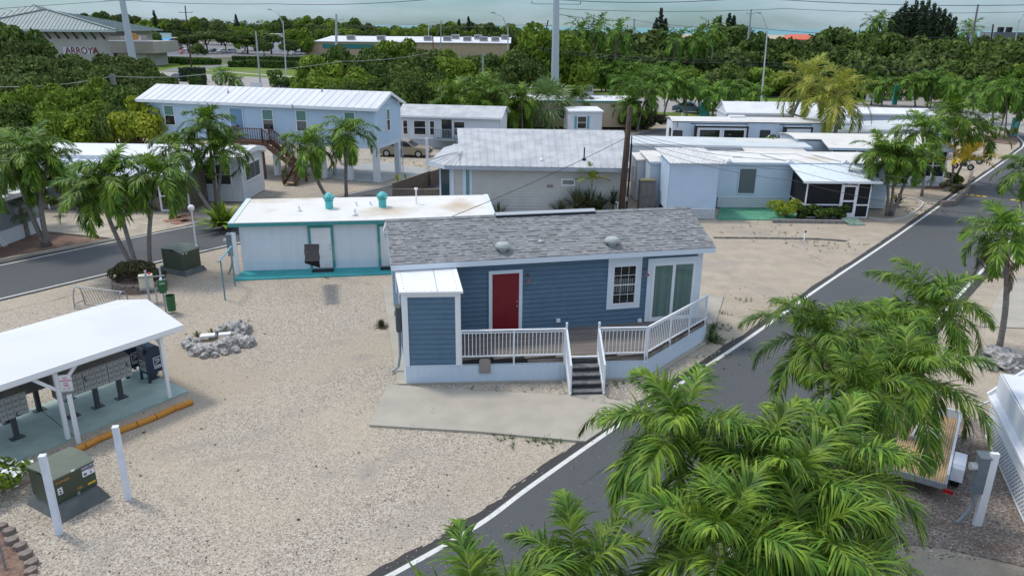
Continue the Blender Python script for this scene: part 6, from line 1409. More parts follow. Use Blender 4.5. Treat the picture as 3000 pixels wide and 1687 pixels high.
# red-brown paver edging bottom left
def pavers():
    L_ = [(10, 1545), (38, 1570), (55, 1600), (80, 1622), (98, 1650), (92, 1675), (-20, 1530), (75, 1700)]
    for i, (px, py) in enumerate(((5, 1548), (28, 1562), (36, 1590), (60, 1606), (78, 1630), (95, 1655), (92, 1680), (92, 1705))):
        g = MB(); g.prism([(.14*math.cos(R(a)), .11*math.sin(R(a))) for a in range(0, 360, 60)], 0, .12); x, y = G(px, py); one(g, 'edging_paver', block, 'hexagonal paver edging the mulch bed in the bottom left corner', 'paver', (x, y, 0), .5+i*.1, 'hexagonal pavers edging the corner bed')
    sheet('mulch_bed', [(-60, 1560), (5, 1560), (20, 1590), (50, 1620), (72, 1650), (75, 1760), (-60, 1760)], .02, mulch)
    g = MB(); b = G(18, 1672); g.tube([(0, 0, 0), (-.25, .3, .9)], .03, 8); one(g, 'bare_stem', trunk_grey, 'thin grey stem rising from the corner mulch bed', 'stem', b)
pavers()
# left-edge house
def left_edge_house():
    F0 = Fr(G(8, 722), to=G(126, 676)); t = thing('mobile_home', 'white home with light skirting cut by the left edge', 'mobile home', (F0.o[0], F0.o[1], 0), F0.a); L = F0.L
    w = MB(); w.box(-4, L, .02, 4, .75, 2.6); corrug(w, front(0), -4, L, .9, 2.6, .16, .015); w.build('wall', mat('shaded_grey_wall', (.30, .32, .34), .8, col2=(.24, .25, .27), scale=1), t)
    w = MB(); fbox(w, front(0), -.2, L, .02, .78, -.05, .05); corrug(w, front(-.05), -.2, L, .02, .78, .18, .012); w.build('skirting', white_lap, t)
    w = MB(); w.slab([(-4, -.5, 2.55), (L+.3, -.5, 2.55), (L+.3, 4.2, 2.75), (-4, 4.2, 2.75)], .12); w.build('roof', white_roof, t); w = MB(); w.box(-4, L+.32, -.55, -.5, 2.35, 2.56); w.build('gutter', white_trim, t)
    w = MB(); w.bar((-.35, -.1, .75), (.1, -.15, .0), .06, .1); w.bar((-.5, -.1, .75), (-.1, -.15, .0), .06, .1); w.build('step_stringer', white_trim, t)
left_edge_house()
def misc():
    # white-edged beds, block walls, low curb lines
    def blocks(px, n, label, m, h=.16, w=.2, name='block_edging', z=0.):
        P_ = [Vector(G(*p)) for p in px]; t = thing(name, label, 'edging', (P_[0].x, P_[0].y, z)); o = P_[0]; tot = sum((P_[i+1]-P_[i]).length for i in range(len(P_)-1)); d = 0; st = tot/n; k = 0
        pts = []
        for i in range(n+1):
            s = st*i; acc = 0
            for j in range(len(P_)-1):
                l = (P_[j+1]-P_[j]).length
                if s <= acc+l+1e-6: pts.append(P_[j].lerp(P_[j+1], min(1, (s-acc)/l))); break
                acc += l
        for i in range(len(pts)-1):
            a, b = pts[i]-o, pts[i+1]-o; g = MB(); g.bar((a.x, a.y, h/2), (a.x+(b.x-a.x)*.95, a.y+(b.y-a.y)*.95, h/2), w, h); g.build('block', m, t)
    cb = mat('cinder_block', (.27, .26, .25), .95, col2=(.2, .19, .18), scale=6, island=.1)
    blocks([(2262, 652), (2470, 655)], 10, 'low grey block wall in front of the porch bushes', cb, .2, .2)
    blocks([(2545, 640), (2600, 648), (2650, 640), (2690, 615), (2705, 598), (2690, 588), (2650, 582)], 40, 'curved white and brick edging of the palm bed by the road', mat('white_edging_brick', (.52, .47, .43), .9, island=.25), .1, .12)
    blocks([(2756, 605), (2785, 605), (2835, 560), (2845, 515)], 16, 'stacked stone wall of the planting bed by the second porch', block, .35, .25)
    blocks([(2090, 698), (2300, 700), (2400, 702), (2480, 708)], 30, 'broken line of dark stones across the sandy yard', mat('dark_stones', (.13, .125, .12), .95, col2=(.25, .24, .22), scale=6, island=.3), .08, .1)
    b = G(2355, 705); g = MB(); g.tube([(0, 0, 0), (.06, .1, .42)], .035, 8); g.tube([(.06, .1, .42), (.1, .14, .52)], .05, 8, 1); one(g, 'standpipe', [white_trim, black], 'leaning white standpipe with black cap in the sandy yard', 'pipe', b)
    p = G(2497, 655); g = MB(); g.slab([(-.45, -.5, .05), (.55, -.5, .05), (.5, .45, .25), (-.5, .45, .25)], .05); one(g, 'ramp', mat('worn_green_ramp', (.06, .17, .12), .8, col2=(.25, .30, .27), scale=6), 'worn green wooden ramp at the screen door', 'ramp', p, .1)
    # speed bump studs
    for i, (px, py) in enumerate(((2812, 568), (2829, 571), (2848, 573), (2866, 575), (2884, 577), (2968, 587), (2986, 590))):
        g = MB(); g.lathe([(.16, 0), (.14, .035), (.06, .06), (.01, .065)], n=12); one(g, 'speed_bump_stud', yellow, 'yellow stud of the row across the road', 'road stud', G(px, py)+(.01,), 0, 'yellow speed bump studs')
    # blue tarp
    p = AtY(2375, 450, 53.5); g = MB(); n = 10
    vs = []
    for j in range(n+1):
        for i in range(n+1): vs.append((i*.5-2.3, j*.3-1.5, .35*math.sin(i*1.1+j*.7)*.5+.25*math.cos(j*1.9)+1.5-abs(j-5)*.16))
    g.add(vs, [(j*(n+1)+i, j*(n+1)+i+1, (j+1)*(n+1)+i+1, (j+1)*(n+1)+i) for j in range(n) for i in range(n)]); one(g, 'tarp', mat('blue_tarp', (.02, .24, .52), .5), 'bright blue tarp heaped between two homes', 'tarp', (p[0], p[1], .5))
    g = MB(); p = G(2732, 552); g.box(-.75, .75, -.35, .35, 0, .03); one(g, 'door_mat', mat('faded_red_mat', (.28, .11, .11), .9), 'faded red mat on the sand outside the second porch', 'door mat', p, .1)
    # brick steps near the left home
    for i, (px, py) in enumerate(((522, 640), (508, 646), (540, 634), (553, 646), (530, 652))):
        g = MB(); g.box(-.5, .5, -.28, .28, 0, .06); one(g, 'stepping_slab', mat('brick_red_slab', (.38, .17, .11), .9, col2=(.32, .2, .15), scale=3), 'brick red stepping slab by the white screen door', 'paving slab', G(px, py), .6+.1*i, 'brick red stepping slabs')
misc()
# ------------------------------------------------------------------ palms
def np_mesh(name, V, F_, mats, mi=None):
    me = bpy.data.meshes.new(name); V = np.asarray(V, dtype=np.float32); F_ = np.asarray(F_, dtype=np.int32); k = F_.shape[1]
    me.vertices.add(len(V)); me.vertices.foreach_set('co', V.ravel()); me.loops.add(F_.size); me.loops.foreach_set('vertex_index', F_.ravel())
    me.polygons.add(len(F_)); me.polygons.foreach_set('loop_start', np.arange(0, F_.size, k, dtype=np.int32))
    for m in mats: me.materials.append(m)
    if mi is not None: me.polygons.foreach_set('material_index', np.asarray(mi, dtype=np.int32))
    me.update(); me.validate(); return me
def frond(rg, az, el0, L, bend, nl, ll, lw, droop, V, F_, MI, segs=4, dry=False, rac=.018, mi=0, petiole=.16, twist=0.):
    """one pinnate leaf: arched rachis with two rows of drooping leaflets"""
    N = 14; P = np.zeros((N+1, 3)); T = np.zeros((N+1, 3)); p = np.zeros(3); ds = L/N
    for i in range(N+1):
        f = i/N; el = el0-bend*f**1.25; a = az+twist*f
        T[i] = (math.cos(el)*math.cos(a), math.cos(el)*math.sin(a), math.sin(el)); P[i] = p; p = p+T[i]*ds
    base = len(V); sidev = np.array([-math.sin(az), math.cos(az), 0.])
    # rachis: 3-sided tube
    for i in range(N+1):
        r = rac*(1-.85*i/N); up = np.cross(sidev, T[i])*-1
        for k in range(3): a = 2*math.pi*k/3; V.append(P[i]+sidev*r*math.cos(a)+up*r*math.sin(a))
    for i in range(N):
        for k in range(3): F_.append((base+i*3+k, base+i*3+(k+1) % 3, base+(i+1)*3+(k+1) % 3, base+(i+1)*3+k)); MI.append(1 if not dry else mi)
    for j in range(nl):
        f = petiole+(1-petiole)*(j+.5)/nl; x = f*N; i = min(int(x), N-1); t = x-i; c = P[i]*(1-t)+P[i+1]*t; tt = T[i]*(1-t)+T[i+1]*t
        up = np.cross(tt, sidev); up /= np.linalg.norm(up)
        if up[2] < 0 and abs(tt[2]) < .9: up = -up
        g = (f-petiole)/(1-petiole); length = ll*(math.sin(math.pi*(.16+.78*g))**.7)*rg.uniform(.85, 1.1)
        for s in (-1, 1):
            fw = .35+.75*g+rg.normal()*.11; v = .52+rg.normal()*.28
            d = sidev*s*math.cos(fw)*math.cos(v)+tt*math.sin(fw)+up*math.sin(v)*math.cos(fw); d /= np.linalg.norm(d)
            q = c.copy(); w = lw*rg.uniform(.8, 1.15); wd = np.cross(d, up); wd /= (np.linalg.norm(wd)+1e-9); k0 = len(V); dr = droop*rg.uniform(.5, 1.6)
            prof = (.45, 1., .95, .6, .08) if segs == 4 else (.5, 1., .08) if segs == 2 else (.5, 1, .75, .08)
            for m in range(segs+1):
                V.append(q-wd*w*.5*prof[m]); V.append(q+wd*w*.5*prof[m])
                d = d+np.array([0, 0, -dr*(1+m*.5)/segs]); d /= np.linalg.norm(d); q = q+d*length/segs
            for m in range(segs): F_.append((k0+2*m, k0+2*m+1, k0+2*m+3, k0+2*m+2)); MI.append(mi)
def pinnate_crown(seed, nf, L, ll, lw, nl, segs, droop, bend, el_lo, el_hi, mats, wind=.0, dead=0, rac=.018):
    rg = np.random.default_rng(seed); V, F_, MI = [], [], []
    for i in range(nf):
        f = i/(nf-1); az = i*2.39996+rg.normal()*.18; el = R(el_hi)+(R(el_lo)-R(el_hi))*f**.9+rg.normal()*.08
        frond(rg, az, el, L*rg.uniform(.88, 1.08)*(.80+.2*min(1, f*2)), R(bend)*rg.uniform(.8, 1.15)*(.55+.45*f), nl, ll, lw, droop, V, F_, MI, segs, rac=rac, twist=rg.normal()*.15)
    for i in range(dead): frond(rg, rg.uniform(0, 6.28), R(-45), L*.8, R(40), nl//2, ll*.7, lw*.8, droop*1.5, V, F_, MI, segs, dry=True, mi=2)
    return np_mesh('crown', V, F_, mats, MI)
rach = mat('palm_rachis', (.20, .24, .07), .5)
NEAR = [pinnate_crown(s, nf, 2.12, .62, .037, 72, 4, .85, 135, -12, 80, [leaf_palm, rach, leaf_dry], dead=d) for s, nf, d in ((1, 17, 0), (2, 16, 1), (3, 18, 0), (4, 16, 1))]
MID = [pinnate_crown(s, nf, 2.3, .66, .066, 44, 3, .62, 140, -18, 76, [leaf_palm, rach, leaf_dry], dead=d) for s, nf, d in ((11, 18, 0), (12, 17, 1), (13, 19, 0), (14, 17, 0))]
FAR = [pinnate_crown(s, nf, 2.05, .66, .12, 16, 2, .65, 140, -25, 72, [leaf_palm_far, rach, leaf_dry]) for s, nf in ((21, 17), (22, 16), (23, 18))]
COCO = [pinnate_crown(31, 20, 4.3, .95, .10, 40, 3, .55, 105, -35, 75, [leaf_coco, mat('coco_rachis', (.34, .30, .07), .5), leaf_dry], rac=.035), pinnate_crown(32, 22, 4.3, .95, .10, 40, 3, .55, 105, -40, 75, [leaf_coco, MATS['coco_rachis'], leaf_dry], rac=.035)]
COCOFAR = [pinnate_crown(33, 18, 4.2, 1.1, .22, 14, 2, .6, 110, -35, 70, [leaf_palm_far, rach, leaf_dry], rac=.04)]
YEL = pinnate_crown(35, 9, 2.6, .6, .07, 26, 3, .3, 75, 15, 72, [leaf_yellow, MATS['coco_rachis'], leaf_dry], rac=.03)
def fan_crown(seed, nl, R_, m):
    rg = np.random.default_rng(seed); V, F_ = [], []
    for i in range(nl):
        f = i/(nl-1); az = i*2.4+rg.normal()*.2; el = R(80)-R(115)*f+rg.normal()*.1; d = np.array([math.cos(el)*math.cos(az), math.cos(el)*math.sin(az), math.sin(el)]); hub = d*R_*.5
        s = np.array([-math.sin(az), math.cos(az), 0]); up = np.cross(d, s)
        b = len(V); V.extend([np.zeros(3)-s*.015, s*.015, hub+s*.015, hub-s*.015]); F_.append((b, b+1, b+2, b+3))
        for k in range(19):
            a = R(-115+230*k/18); q = d*math.cos(a)+s*math.sin(a)+up*.12*(1 if k % 2 else -.4); q /= np.linalg.norm(q); l = R_*.62*(1-.25*abs(a)/2)*rg.uniform(.9, 1.05); w = np.cross(q, up); w /= np.linalg.norm(w); b = len(V)
            e = hub+q*l*.62; t = e+(q+np.array([0, 0, -.55]))*l*.4
            V.extend([hub-w*.01, hub+w*.01, e+w*.045, e-w*.045, t+w*.006, t-w*.006]); F_.append((b, b+1, b+2, b+3)); F_.append((b+3, b+2, b+4, b+5))
    return np_mesh('crown', V, F_, [m])
FAN = fan_crown(5, 26, 2.7, leaf_fan); FANS = fan_crown(6, 16, 1.1, mat('silver_fan_leaf', (.12, .17, .09), .5, col2=(.2, .24, .13), island=.3))
PALMS = []
def palm(base, crown, label, kind='mid', dy=0., sc=1., rad=.085, group=None, base_w=None, z=None, cat='palm tree', name='palm_tree', shaft=True, bend=.25, rz=None, trunk=True, skirt=0):
    """base, crown: photo pixels of the foot and of the crown's heart"""
    rg = random.Random(len(PALMS)*7+3)
    b = Vector((*(base_w or G(*base)), 0)); c = Vector(AtY(crown[0], crown[1], b.y+dy))
    t = thing(name, label, cat, b, 0, group); v = c-b
    m = {'near': NEAR, 'mid': MID, 'far': FAR, 'coco': COCO, 'cocofar': COCOFAR, 'yellow': [YEL], 'fan': [FAN], 'fans': [FANS]}[kind]; me = m[len(PALMS) % len(m)]; PALMS.append(t)
    if trunk:
        g = MB(); k = 9; pts = []; rr = []
        for i in range(k+1):
            f = i/k; q = v*f; lean = Vector((v.x, v.y, 0))*(-bend)*math.sin(math.pi*f)*1.0; pts.append(q+lean); rr.append(rad*(1.35 if i == 0 else 1.08-.28*f))
        g.tube(pts, rr, 10); g.build('trunk', trunk_grey, t, smooth=True)
        if shaft:
            d = (pts[-1]-pts[-2]).normalized(); g = MB(); s0 = pts[-1]-d*.02; g.tube([s0-d*.62*sc, s0-d*.45*sc, s0-d*.1, s0+d*.28*sc], [rad*.75, rad*1.05, rad*.85, rad*.45], 10); g.build('crownshaft', crownshaft, t, smooth=True)
    o = bpy.data.objects.new('crown', me); C.objects.link(o); o.parent = t; o.location = v; o.scale = (sc,)*3
    tl = Vector((v.x, v.y, v.z*1.6+.001)).normalized(); o.rotation_euler = (rg.uniform(-.08, .08)+tl.y*-.5, rg.uniform(-.08, .08)+tl.x*.5, 0); o.rotation_euler.rotate_axis('Z', rz if rz is not None else rg.uniform(0, 6.28))
    if skirt:
        V, F_, MI = [], [], []; r2 = np.random.default_rng(7)
        for i in range(skirt): frond(r2, 2.8+i*2.3, R(-50), 2.0*sc, R(42), 26, .5, .045, .9, V, F_, MI, 3, dry=True, mi=0)
        s_ = bpy.data.objects.new('dead_fronds', np_mesh('dead_fronds', V, F_, [leaf_dry], MI)); C.objects.link(s_); s_.parent = t; s_.location = v-Vector((0, 0, .3))
    if kind == 'coco':
        g = MB(); r3 = random.Random(2)
        for i in range(16): a = r3.uniform(0, 6.28); q = v+Vector((math.cos(a)*r3.uniform(.2, .5), math.sin(a)*r3.uniform(.2, .5), -.35-r3.random()*.5)); g.lathe([(.01, -.13), (.1, -.06), (.11, .03), (.05, .12), (.01, .13)], q, 8)
        g.build('coconuts', mat('orange_coconut', (.30, .13, .03), .5), t)
    return t
def palm_z(px, py, z, label, kind='near', lean=(0, 0), **kw):
    x, y = G(px, py, z); return palm(None, (px, py), label, kind, base_w=(x-lean[0], y-lean[1]), dy=lean[1], **kw)
# foreground row along the right verge, close to the camera
NG = 'big palms in the right foreground'
palm_z(1990, 1290, 5.2, 'foreground palm furthest left, its fronds reaching over the grey driveway', lean=(-.3, -.1), group=NG, sc=.86)
palm_z(2400, 1000, 4.7, 'foreground palm above the road edge, left of the tallest upright frond', lean=(-.4, .2), group=NG, sc=.9)
palm_z(2712, 915, 4.1, 'foreground palm with an arched frond rising highest against the asphalt', lean=(0, .2), group=NG, sc=1.0)
palm_z(2520, 1160, 4.5, 'foreground palm in the middle of the cluster, over the road line', lean=(-.3, 0), group=NG, sc=.66)
palm_z(2655, 1120, 4.2, 'foreground palm whose long leaves droop over the utility trailer', lean=(.2, .2), group=NG, sc=.95)
palm_z(2215, 1390, 4.9, 'foreground palm just right of the one over the driveway', lean=(-.5, 0), group=NG, sc=.86)
palm_z(2425, 1385, 4.7, 'foreground palm left of the grey electric meter post', lean=(-.2, 0), group=NG, sc=.88)
palm_z(2120, 1630, 4.9, 'foreground palm cut by the bottom edge, in front of the rest', lean=(-.6, 0), group=NG, sc=.82)
palm_z(2350, 1640, 4.9, 'foreground palm cut by the bottom edge, nearest the right-hand sand', lean=(-.2, 0), group=NG, sc=.84)
palm_z(1690, 1715, 4.6, 'lone foreground palm with upright fronds rising from the bottom edge over the road', lean=(-.9, -.4), group=NG, sc=.66)
palm_z(1410, 1835, 4.6, 'foreground palm mostly below the bottom edge, left of the lone upright one', lean=(-.9, -.8), group=NG, sc=.75)
palm_z(2300, 1500, 4.8, 'foreground palm wedged near the bottom of the cluster', lean=(-.2, 0), group=NG, sc=.9)
palm_z(2590, 1000, 4.2, 'foreground palm wedged behind the one over the utility trailer', lean=(0, .2), group=NG, sc=.85)
palm((2925, 1030), (2940, 690), 'palm with a hanging skirt of dead leaves beside the large boulder', 'mid', sc=.82, skirt=3, rad=.10)
palm_z(3012, 505, 5.0, 'palm crown cut by the right edge beside the road', 'mid', sc=.75)
# around the side road
LG = 'palms around the side road'
palm((132, 722), (48, 505), 'left palm of the triple clump in the red mulch, leaning left', 'mid', sc=1.0, group=LG, rad=.12, bend=-.1)
palm((137, 724), (95, 450), 'middle palm of the triple clump in the red mulch', 'mid', sc=1.0, group=LG, rad=.11, bend=-.1)
palm((144, 720), (140, 485), 'right palm of the triple clump in the red mulch, with pale trunk', 'mid', sc=.95, group=LG, rad=.12, bend=.5)
palm((30, 640), (25, 440), 'palm crown behind the triple clump at the left edge', 'mid', sc=1.0, group=LG, base_w=(-27.0, 41.5))
palm((82, 695), (62, 612), 'small silvery fan palm by the left-edge home', 'fans', sc=1.0, group=None, shaft=False, rad=.13, name='fan_palm')
palm((401, 803), (292, 560), 'palm by the stone planter leaning left over the road', 'mid', sc=1.08, group=LG, rad=.10, bend=-.15)
palm((408, 803), (330, 520), 'second leaning palm by the stone planter, behind the first', 'mid', sc=1.0, group=LG, rad=.10, bend=-.15)
palm((441, 800), (462, 520), 'palm with nearly upright trunk behind the brown-green shrub', 'mid', sc=.95, group=LG, rad=.10, bend=.2)
palm((625, 628), (520, 435), 'palm leaning left against the long white home', 'mid', sc=1.0, group=LG, rad=.11, bend=-.1)
palm((640, 612), (655, 440), 'palm right of the leaning one by the white home', 'mid', sc=.98, group=LG, rad=.11, bend=.1)
palm((636, 606), (608, 365), 'tall palm between the two by the white home, crown against the blue wall', 'mid', sc=1.0, group=LG, rad=.10)
palm((968, 594), (905, 435), 'palm with curved trunk left of the upright one before the stilt house', 'mid', sc=1.15, group=LG, rad=.12, bend=-.25)
palm((1015, 580), (1022, 395), 'upright palm in front of the stilt house corner', 'mid', sc=1.1, group=LG, rad=.11)
# by the two screened porches
PG = 'palms by the screened porches'
palm((2597, 632), (2582, 455), 'upright palm at the corner of the near screened porch', 'mid', sc=1.0, group=PG)
palm((2606, 632), (2620, 470), 'palm crowded between the two at the near porch corner', 'mid', sc=.9, group=PG)
palm((2613, 634), (2680, 470), 'palm leaning right from the edged bed by the road', 'mid', sc=.95, group=PG, bend=.05)
palm((2700, 575), (2700, 385), 'palm rising before the second porch roof', 'mid', sc=1.15, group=PG)
palm((2785, 548), (2790, 345), 'tallest palm right of the second porch', 'mid', sc=1.2, group=PG)
palm((2790, 540), (2868, 395), 'palm leaning right above the yellow fronds', 'mid', sc=1.15, group=PG, bend=.05)
palm((2808, 540), (2822, 478), 'low palm with bright yellow fronds in the stone-walled bed', 'yellow', sc=1.15, base_w=(32.2, 54.4), group=None, shaft=False, rad=.14, trunk=False)
palm((2925, 402), (2962, 268), 'left palm of the street bed clump, leaning right', 'far', sc=1.5, group='palms of the street bed', bend=.05)
palm((2940, 408), (2944, 262), 'upright palm of the street bed clump', 'far', sc=1.5, group='palms of the street bed')
palm((2957, 405), (3000, 285), 'palm of the street bed clump leaning out of the photo', 'far', sc=1.5, group='palms of the street bed', bend=.05)
# rows along the highway
HG = 'slender palms along the highway'
for i, (bx, by, cx, cy, sc) in enumerate(((1845, 362, 1829, 246, 1.5), (1868, 350, 1870, 232, 1.5), (1866, 385, 1900, 268, 1.5), (1918, 340, 1919, 226, 1.5), (1942, 348, 1975, 242, 1.5), (2012, 348, 2003, 252, 1.4), (2088, 352, 2087, 276, 1.5), (2214, 348, 2208, 272, 1.4), (2050, 335, 2040, 250, 1.4), (2150, 330, 2140, 258, 1.4), (2553, 308, 2552, 248, 1.6), (2582, 312, 2592, 252, 1.6), (2682, 313, 2668, 246, 1.7), (2716, 314, 2728, 234, 1.8), (2725, 316, 2735, 240, 1.7), (2909, 362, 2903, 276, 1.6), (2850, 335, 2852, 262, 1.6), (2790, 325, 2790, 250, 1.5))):
    palm((bx, by), (cx, cy), 'slender green palm in the row on the near side of the highway', 'far', sc=sc*.93, group=HG, rad=.12, bend=.1)
MG = 'palms of the highway median'
for i, (bx, cx, cy) in enumerate(((1660, 1674, 205), (1648, 1652, 198), (1730, 1730, 210), (1762, 1767, 212), (1774, 1790, 215), (1860, 1857, 205), (1916, 1916, 212), (1990, 2003, 215), (1700, 1700, 205), (1955, 1960, 210), (1820, 1815, 205))):
    palm((bx, 268), (cx, cy), 'small palm in the line beyond the highway, behind the slender row', 'far', sc=1.75, group=MG, rad=.13)
palm((650, 258), (650, 216), 'small dark palm beside the highway over the white metal roof, left of two', 'far', sc=1.3, rad=.12)
palm((683, 258), (686, 236), 'small dark palm beside the highway over the white metal roof, right of two', 'far', sc=1.2, rad=.12)
# palms in the middle of the park behind the grey roof
CG = 'palms behind the grey metal roof'
for bx, by, cx, cy, sc, lab in ((1340, 395, 1335, 288, 1.6, 'palm nearest the bay-window home'), (1385, 400, 1392, 310, 1.4, 'low palm right of the one nearest the bay-window home'), (1440, 395, 1447, 285, 1.6, 'palm midway between the bay-window home and the fan palm'), (1500, 390, 1500, 322, 1.5, 'low palm left under the fan palm'), (1530, 395, 1526, 292, 1.3, 'palm behind the left leaves of the fan palm'), (1683, 375, 1688, 290, 1.35, 'dark palm right of the fan palm'), (1815, 372, 1800, 322, 1.5, 'yellowish low palm beside the small home with blue shutters'), (1840, 385, 1850, 312, 1.2, 'palm between the blue-shuttered home and the wooden pole'), (1300, 400, 1296, 318, 1.1, 'small palm at the right end of the bay-window home'), (1410, 385, 1415, 262, 1.5, 'palm rising highest left of the fan palm'), (1560, 380, 1556, 330, 1.2, 'low palm right under the fan palm')):
    palm((bx, by), (cx, cy), lab, 'mid', sc=sc, group=CG)
palm((1605, 385), (1605, 312), 'big fan palm with pale pleated leaves behind the grey metal roof', 'fan', sc=1.35, shaft=False, rad=.16, name='fan_palm')
palm((2374, 378), (2368, 240), 'left coconut palm with yellowing fronds and orange nuts', 'coco', sc=.95, group='yellow-green coconut palms', rad=.16, bend=.1, shaft=False, base_w=(24.8, 70.5))
palm((2440, 400), (2458, 278), 'right coconut palm with yellowing fronds, the lower one', 'coco', sc=1.0, group='yellow-green coconut palms', rad=.17, bend=.1, shaft=False, base_w=(27.8, 65.5))
for px, py, Y in ((1700, 92, 150), (1752, 84, 150), (1815, 98, 155), (2085, 92, 165), (2045, 118, 150), (2582, 62, 215), (2560, 72, 215), (2840, 88, 200), (1985, 120, 150)):
    x = AtY(px, py, Y)[0]; palm(None, (px, py), 'tall coconut palm standing above the trees beyond the highway', 'cocofar', base_w=(x-.8, Y), sc=1.15, group='coconut palms beyond the highway', shaft=False, rad=.2)
# the leaning wooden pole gets built with the wires
# ------------------------------------------------------------------ broadleaf trees, shrubs, hedges
def leaf_cloud(rg, centres, radii, n, size, flat=.8, shell=.25, up=.35):
    """leaf-sized quads spread through a set of clumps, denser on their upper and outer side"""
    k = len(centres); w = radii**2; idx = rg.choice(k, n, p=w/w.sum()); d = rg.normal(size=(n, 3)); d[:, 2] += up; d /= np.linalg.norm(d, axis=1)[:, None]
    r = radii[idx]*(1-shell*rg.random(n)**1.5); P = centres[idx]+d*r[:, None]*np.array([1, 1, flat])
    nrm = d+rg.normal(size=(n, 3))*.55; nrm /= np.linalg.norm(nrm, axis=1)[:, None]; a = rg.normal(size=(n, 3)); a -= nrm*(a*nrm).sum(1)[:, None]; a /= np.linalg.norm(a, axis=1)[:, None]; b = np.cross(nrm, a)
    s = size*rg.uniform(.6, 1.35, n)[:, None]; V = np.stack([P-a*s, P+b*s*.62, P+a*s, P-b*s*.62], 1).reshape(-1, 3)
    return V, np.arange(4*n).reshape(-1, 4)
def crown_mesh(seed, ncl, n, size, m, zf=.8, spread=1.):
    rg = np.random.default_rng(seed); c = rg.normal(size=(ncl, 3)); c /= np.linalg.norm(c, axis=1)[:, None]; c[:, 2] = np.abs(c[:, 2])*.95-.28*rg.random(ncl)
    rr = rg.uniform(.35, .78, ncl)[:, None]; c = c*rr*np.array([1.05, 1.05, .92]); rad = rg.uniform(.19, .36, ncl)
    V, F_ = leaf_cloud(rg, c, rad, n, size); q_ = np.quantile(V[:, 2], .995); V[:, 2] /= q_; r_ = np.quantile(np.hypot(V[:, 0], V[:, 1]), .97); V[:, :2] /= r_
    return np_mesh('crown', V, F_, [m])
KINDS = {}
def kind(k, m, seeds, ncl, n, size): KINDS[k] = [crown_mesh(s, ncl, n, size, m) for s in seeds]
kind('near_a', leaf_a, (1, 2, 3), 46, 11000, .052); kind('near_c', leaf_c, (4, 5, 6), 46, 11000, .050); kind('near_d', leaf_d, (7,), 40, 10000, .050); kind('near_b', leaf_b, (8, 9, 10), 50, 11000, .048)
kind('far_a', leaf_a, (11, 12, 13), 34, 4200, .075); kind('far_b', leaf_b, (14, 15, 16), 34, 4200, .075); kind('far_c', leaf_c, (17, 18), 34, 4200, .075)
NT = [0]
TRUNKM = MB(); TRUNKM.tube([(0, 0, 0), (.06, .03, .5), (-.05, 0, 1.0)], [.075, .055, .04], 7)
for a in range(5):
    q = a*1.26; TRUNKM.tube([(-.0, 0, .62), (.28*math.cos(q), .28*math.sin(q), 1.0), (.55*math.cos(q), .55*math.sin(q), 1.35)], [.035, .025, .01], 5)
TRUNKM = TRUNKM.mesh('trunk', bark)
def tree(px, top, hw, Y, k, label, group=None, vz=None, cat='tree', name='tree'):
    """px, top: photo pixel of the crown's top; hw its half width there; Y its distance"""
    x, _, zt = AtY(px, top, Y); Rm = hw*Y*1.03/FPX; NT[0] += 1; i = NT[0]; rg = random.Random(i); zt = max(zt, 2.2)
    vs = vz or min(Rm*1.0, zt*.62); t = thing(name, label, cat, (x, Y, 0), 0, group)
    if rg.random() < .28: k = {'far_a': 'far_c', 'far_b': 'far_a', 'near_b': 'near_a', 'near_a': 'near_c'}.get(k, k)
    me = KINDS[k][i % len(KINDS[k])]; o = bpy.data.objects.new('crown', me); C.objects.link(o); o.parent = t; o.location = (0, 0, zt-vs); o.scale = (Rm, Rm, vs); o.rotation_euler = (0, 0, rg.uniform(0, 6.28))
    h = zt-vs*.7; tr = bpy.data.objects.new('trunk', TRUNKM); C.objects.link(tr); tr.parent = t; s = max(h, 1.)*.72; tr.scale = (Rm*.8, Rm*.8, s); tr.rotation_euler = (0, 0, rg.uniform(0, 6.28))
    return t
g1 = 'bushy trees behind the long white home'
for i, (px, top, hw, Y, k) in enumerate(((20, 262, 95, 68, 'near_a'), (115, 255, 98, 72, 'near_c'), (205, 262, 88, 69, 'near_a'), (295, 240, 92, 72, 'near_c'), (375, 255, 80, 69, 'near_a'), (60, 305, 90, 62, 'near_a'), (160, 310, 90, 62, 'near_c'), (250, 305, 90, 63, 'near_a'), (330, 315, 70, 61, 'near_a'), (462, 325, 42, 62, 'near_a'), (-40, 290, 80, 66, 'near_c'), (440, 300, 50, 66, 'near_c'))):
    tree(px, top, hw, Y, k, 'bushy green tree in the dense belt behind the long white home', g1)
tree(393, 288, 88, 60, 'near_d', 'yellow-green tree glowing brightest left of the light blue stilt house')
g2 = 'olive trees on the left behind the bushy belt'
for px, top, hw, Y in ((10, 72, 105, 96), (75, 125, 85, 92), (150, 172, 110, 90), (60, 170, 110, 84), (250, 168, 105, 95), (335, 166, 95, 100), (405, 174, 70, 100), (455, 205, 50, 92), (330, 205, 100, 82), (210, 205, 100, 84), (90, 222, 100, 79), (425, 228, 62, 84), (-40, 110, 90, 95), (0, 180, 90, 84)):
    tree(px, top, hw, Y, 'near_b', 'leafy tree of the hillock of crowns hiding the foot of the grey-roofed store', g2)
g3 = 'round green trees between the park and the highway'
